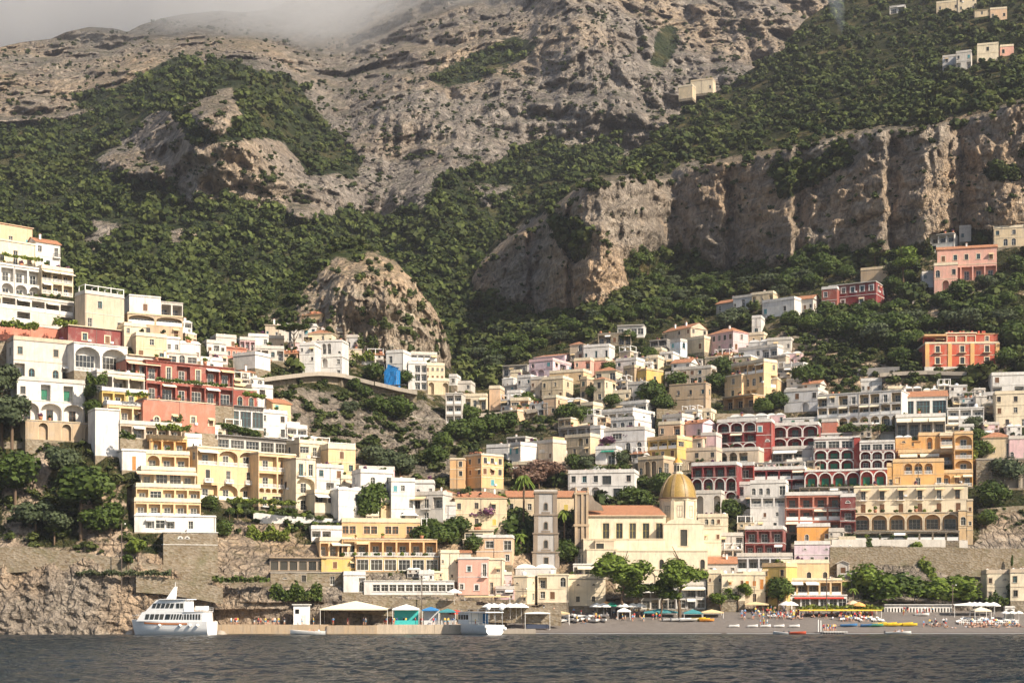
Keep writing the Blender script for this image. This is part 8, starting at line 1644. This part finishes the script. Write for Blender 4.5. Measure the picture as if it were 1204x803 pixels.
# ---------------------------------------------------------------- light, sky, camera
SUN_AZ, SUN_EL = math.radians(49), math.radians(36)       # azimuth measured from the camera side towards the right
sd = Vector((math.sin(SUN_AZ) * math.cos(SUN_EL), -math.cos(SUN_AZ) * math.cos(SUN_EL), math.sin(SUN_EL)))
L = bpy.data.lights.new('sun', 'SUN'); L.energy = 4.6; L.angle = math.radians(.5); L.color = (1, .885, .73)
lo = bpy.data.objects.new('sun', L); COL.objects.link(lo); lo.rotation_euler = sd.to_track_quat('Z', 'Y').to_euler()
W = bpy.data.worlds.new('World'); SC.world = W; W.use_nodes = True; wt = W.node_tree
bg = wt.nodes['Background']; sky = wt.nodes.new('ShaderNodeTexSky'); sky.sky_type = 'NISHITA'; sky.sun_disc = False
sky.sun_elevation = SUN_EL; sky.sun_rotation = math.atan2(sd.x, sd.y); sky.dust_density = 1.4; sky.altitude = 0
wt.links.new(sky.outputs[0], bg.inputs[0]); bg.inputs[1].default_value = .078
cam = bpy.data.cameras.new('camera'); co = bpy.data.objects.new('camera', cam); COL.objects.link(co)
co.location = (0, 0, CH); co.rotation_euler = (math.pi / 2, 0, 0)
cam.sensor_width = 36; cam.lens = F / 1204 * 36; cam.shift_y = (HY - 401.5) / 1204; cam.clip_end = 12000; cam.clip_start = .5
SC.camera = co
SC.view_settings.view_transform = 'Standard'; SC.view_settings.look = 'None'; SC.view_settings.exposure = .88; SC.view_settings.gamma = 1
SC.cycles.max_bounces = 5; SC.cycles.diffuse_bounces = 3; SC.cycles.glossy_bounces = 2; SC.cycles.transmission_bounces = 4; SC.cycles.transparent_max_bounces = 8; SC.cycles.volume_bounces = 3
SC.cycles.use_denoising = True; SC.cycles.use_adaptive_sampling = True; SC.cycles.adaptive_threshold = .03
# ---------------------------------------------------------------- air
hz = MB(); hz.box(-2900, 2900, -60, 3400, -1.2, 1500)
if not QUICK: tag(hz.obj('haze', [volume_mat_('air', .00007, (.88, .90, 1))]), 'thin warm haze in the air over the bay', kind='stuff')

# low cloud drawn over the summit
def cloud():
    m = bpy.data.materials.new('cloud_vapour'); m.use_nodes = True; t = m.node_tree
    for n in list(t.nodes): t.nodes.remove(n)
    N = t.nodes.new; out = N('ShaderNodeOutputMaterial'); pv = N('ShaderNodeVolumePrincipled'); t.links.new(pv.outputs[0], out.inputs['Volume'])
    pv.inputs['Color'].default_value = (.97, .98, 1, 1); pv.inputs['Anisotropy'].default_value = -.3
    tc = N('ShaderNodeTexCoord'); nz = N('ShaderNodeTexNoise'); nz.inputs['Scale'].default_value = .0042; nz.inputs['Detail'].default_value = 5; nz.inputs['Roughness'].default_value = .6; t.links.new(tc.outputs['Object'], nz.inputs['Vector'])
    sx = N('ShaderNodeSeparateXYZ'); t.links.new(tc.outputs['Object'], sx.inputs[0])
    mr = N('ShaderNodeMapRange'); mr.inputs[1].default_value = 405; mr.inputs[2].default_value = 585; mr.inputs[3].default_value = -.26; mr.inputs[4].default_value = .2; t.links.new(sx.outputs[2], mr.inputs[0])
    a = N('ShaderNodeMath'); a.operation = 'ADD'; t.links.new(nz.outputs['Fac'], a.inputs[0]); t.links.new(mr.outputs[0], a.inputs[1])
    r = N('ShaderNodeMapRange'); r.inputs[1].default_value = .42; r.inputs[2].default_value = .72; r.inputs[3].default_value = 0; r.inputs[4].default_value = .008; r.clamp = True; t.links.new(a.outputs[0], r.inputs[0]); t.links.new(r.outputs[0], pv.inputs['Density'])
    c = MB(); c.box(-1500, 40, 1240, 2300, 470, 860); o = c.obj('cloud', [m]); tag(o, 'grey cloud hanging over the mountain summit', None, kind='stuff')
if not QUICK: cloud()
SC.cycles.volume_step_rate = 4; SC.cycles.volume_max_steps = 128
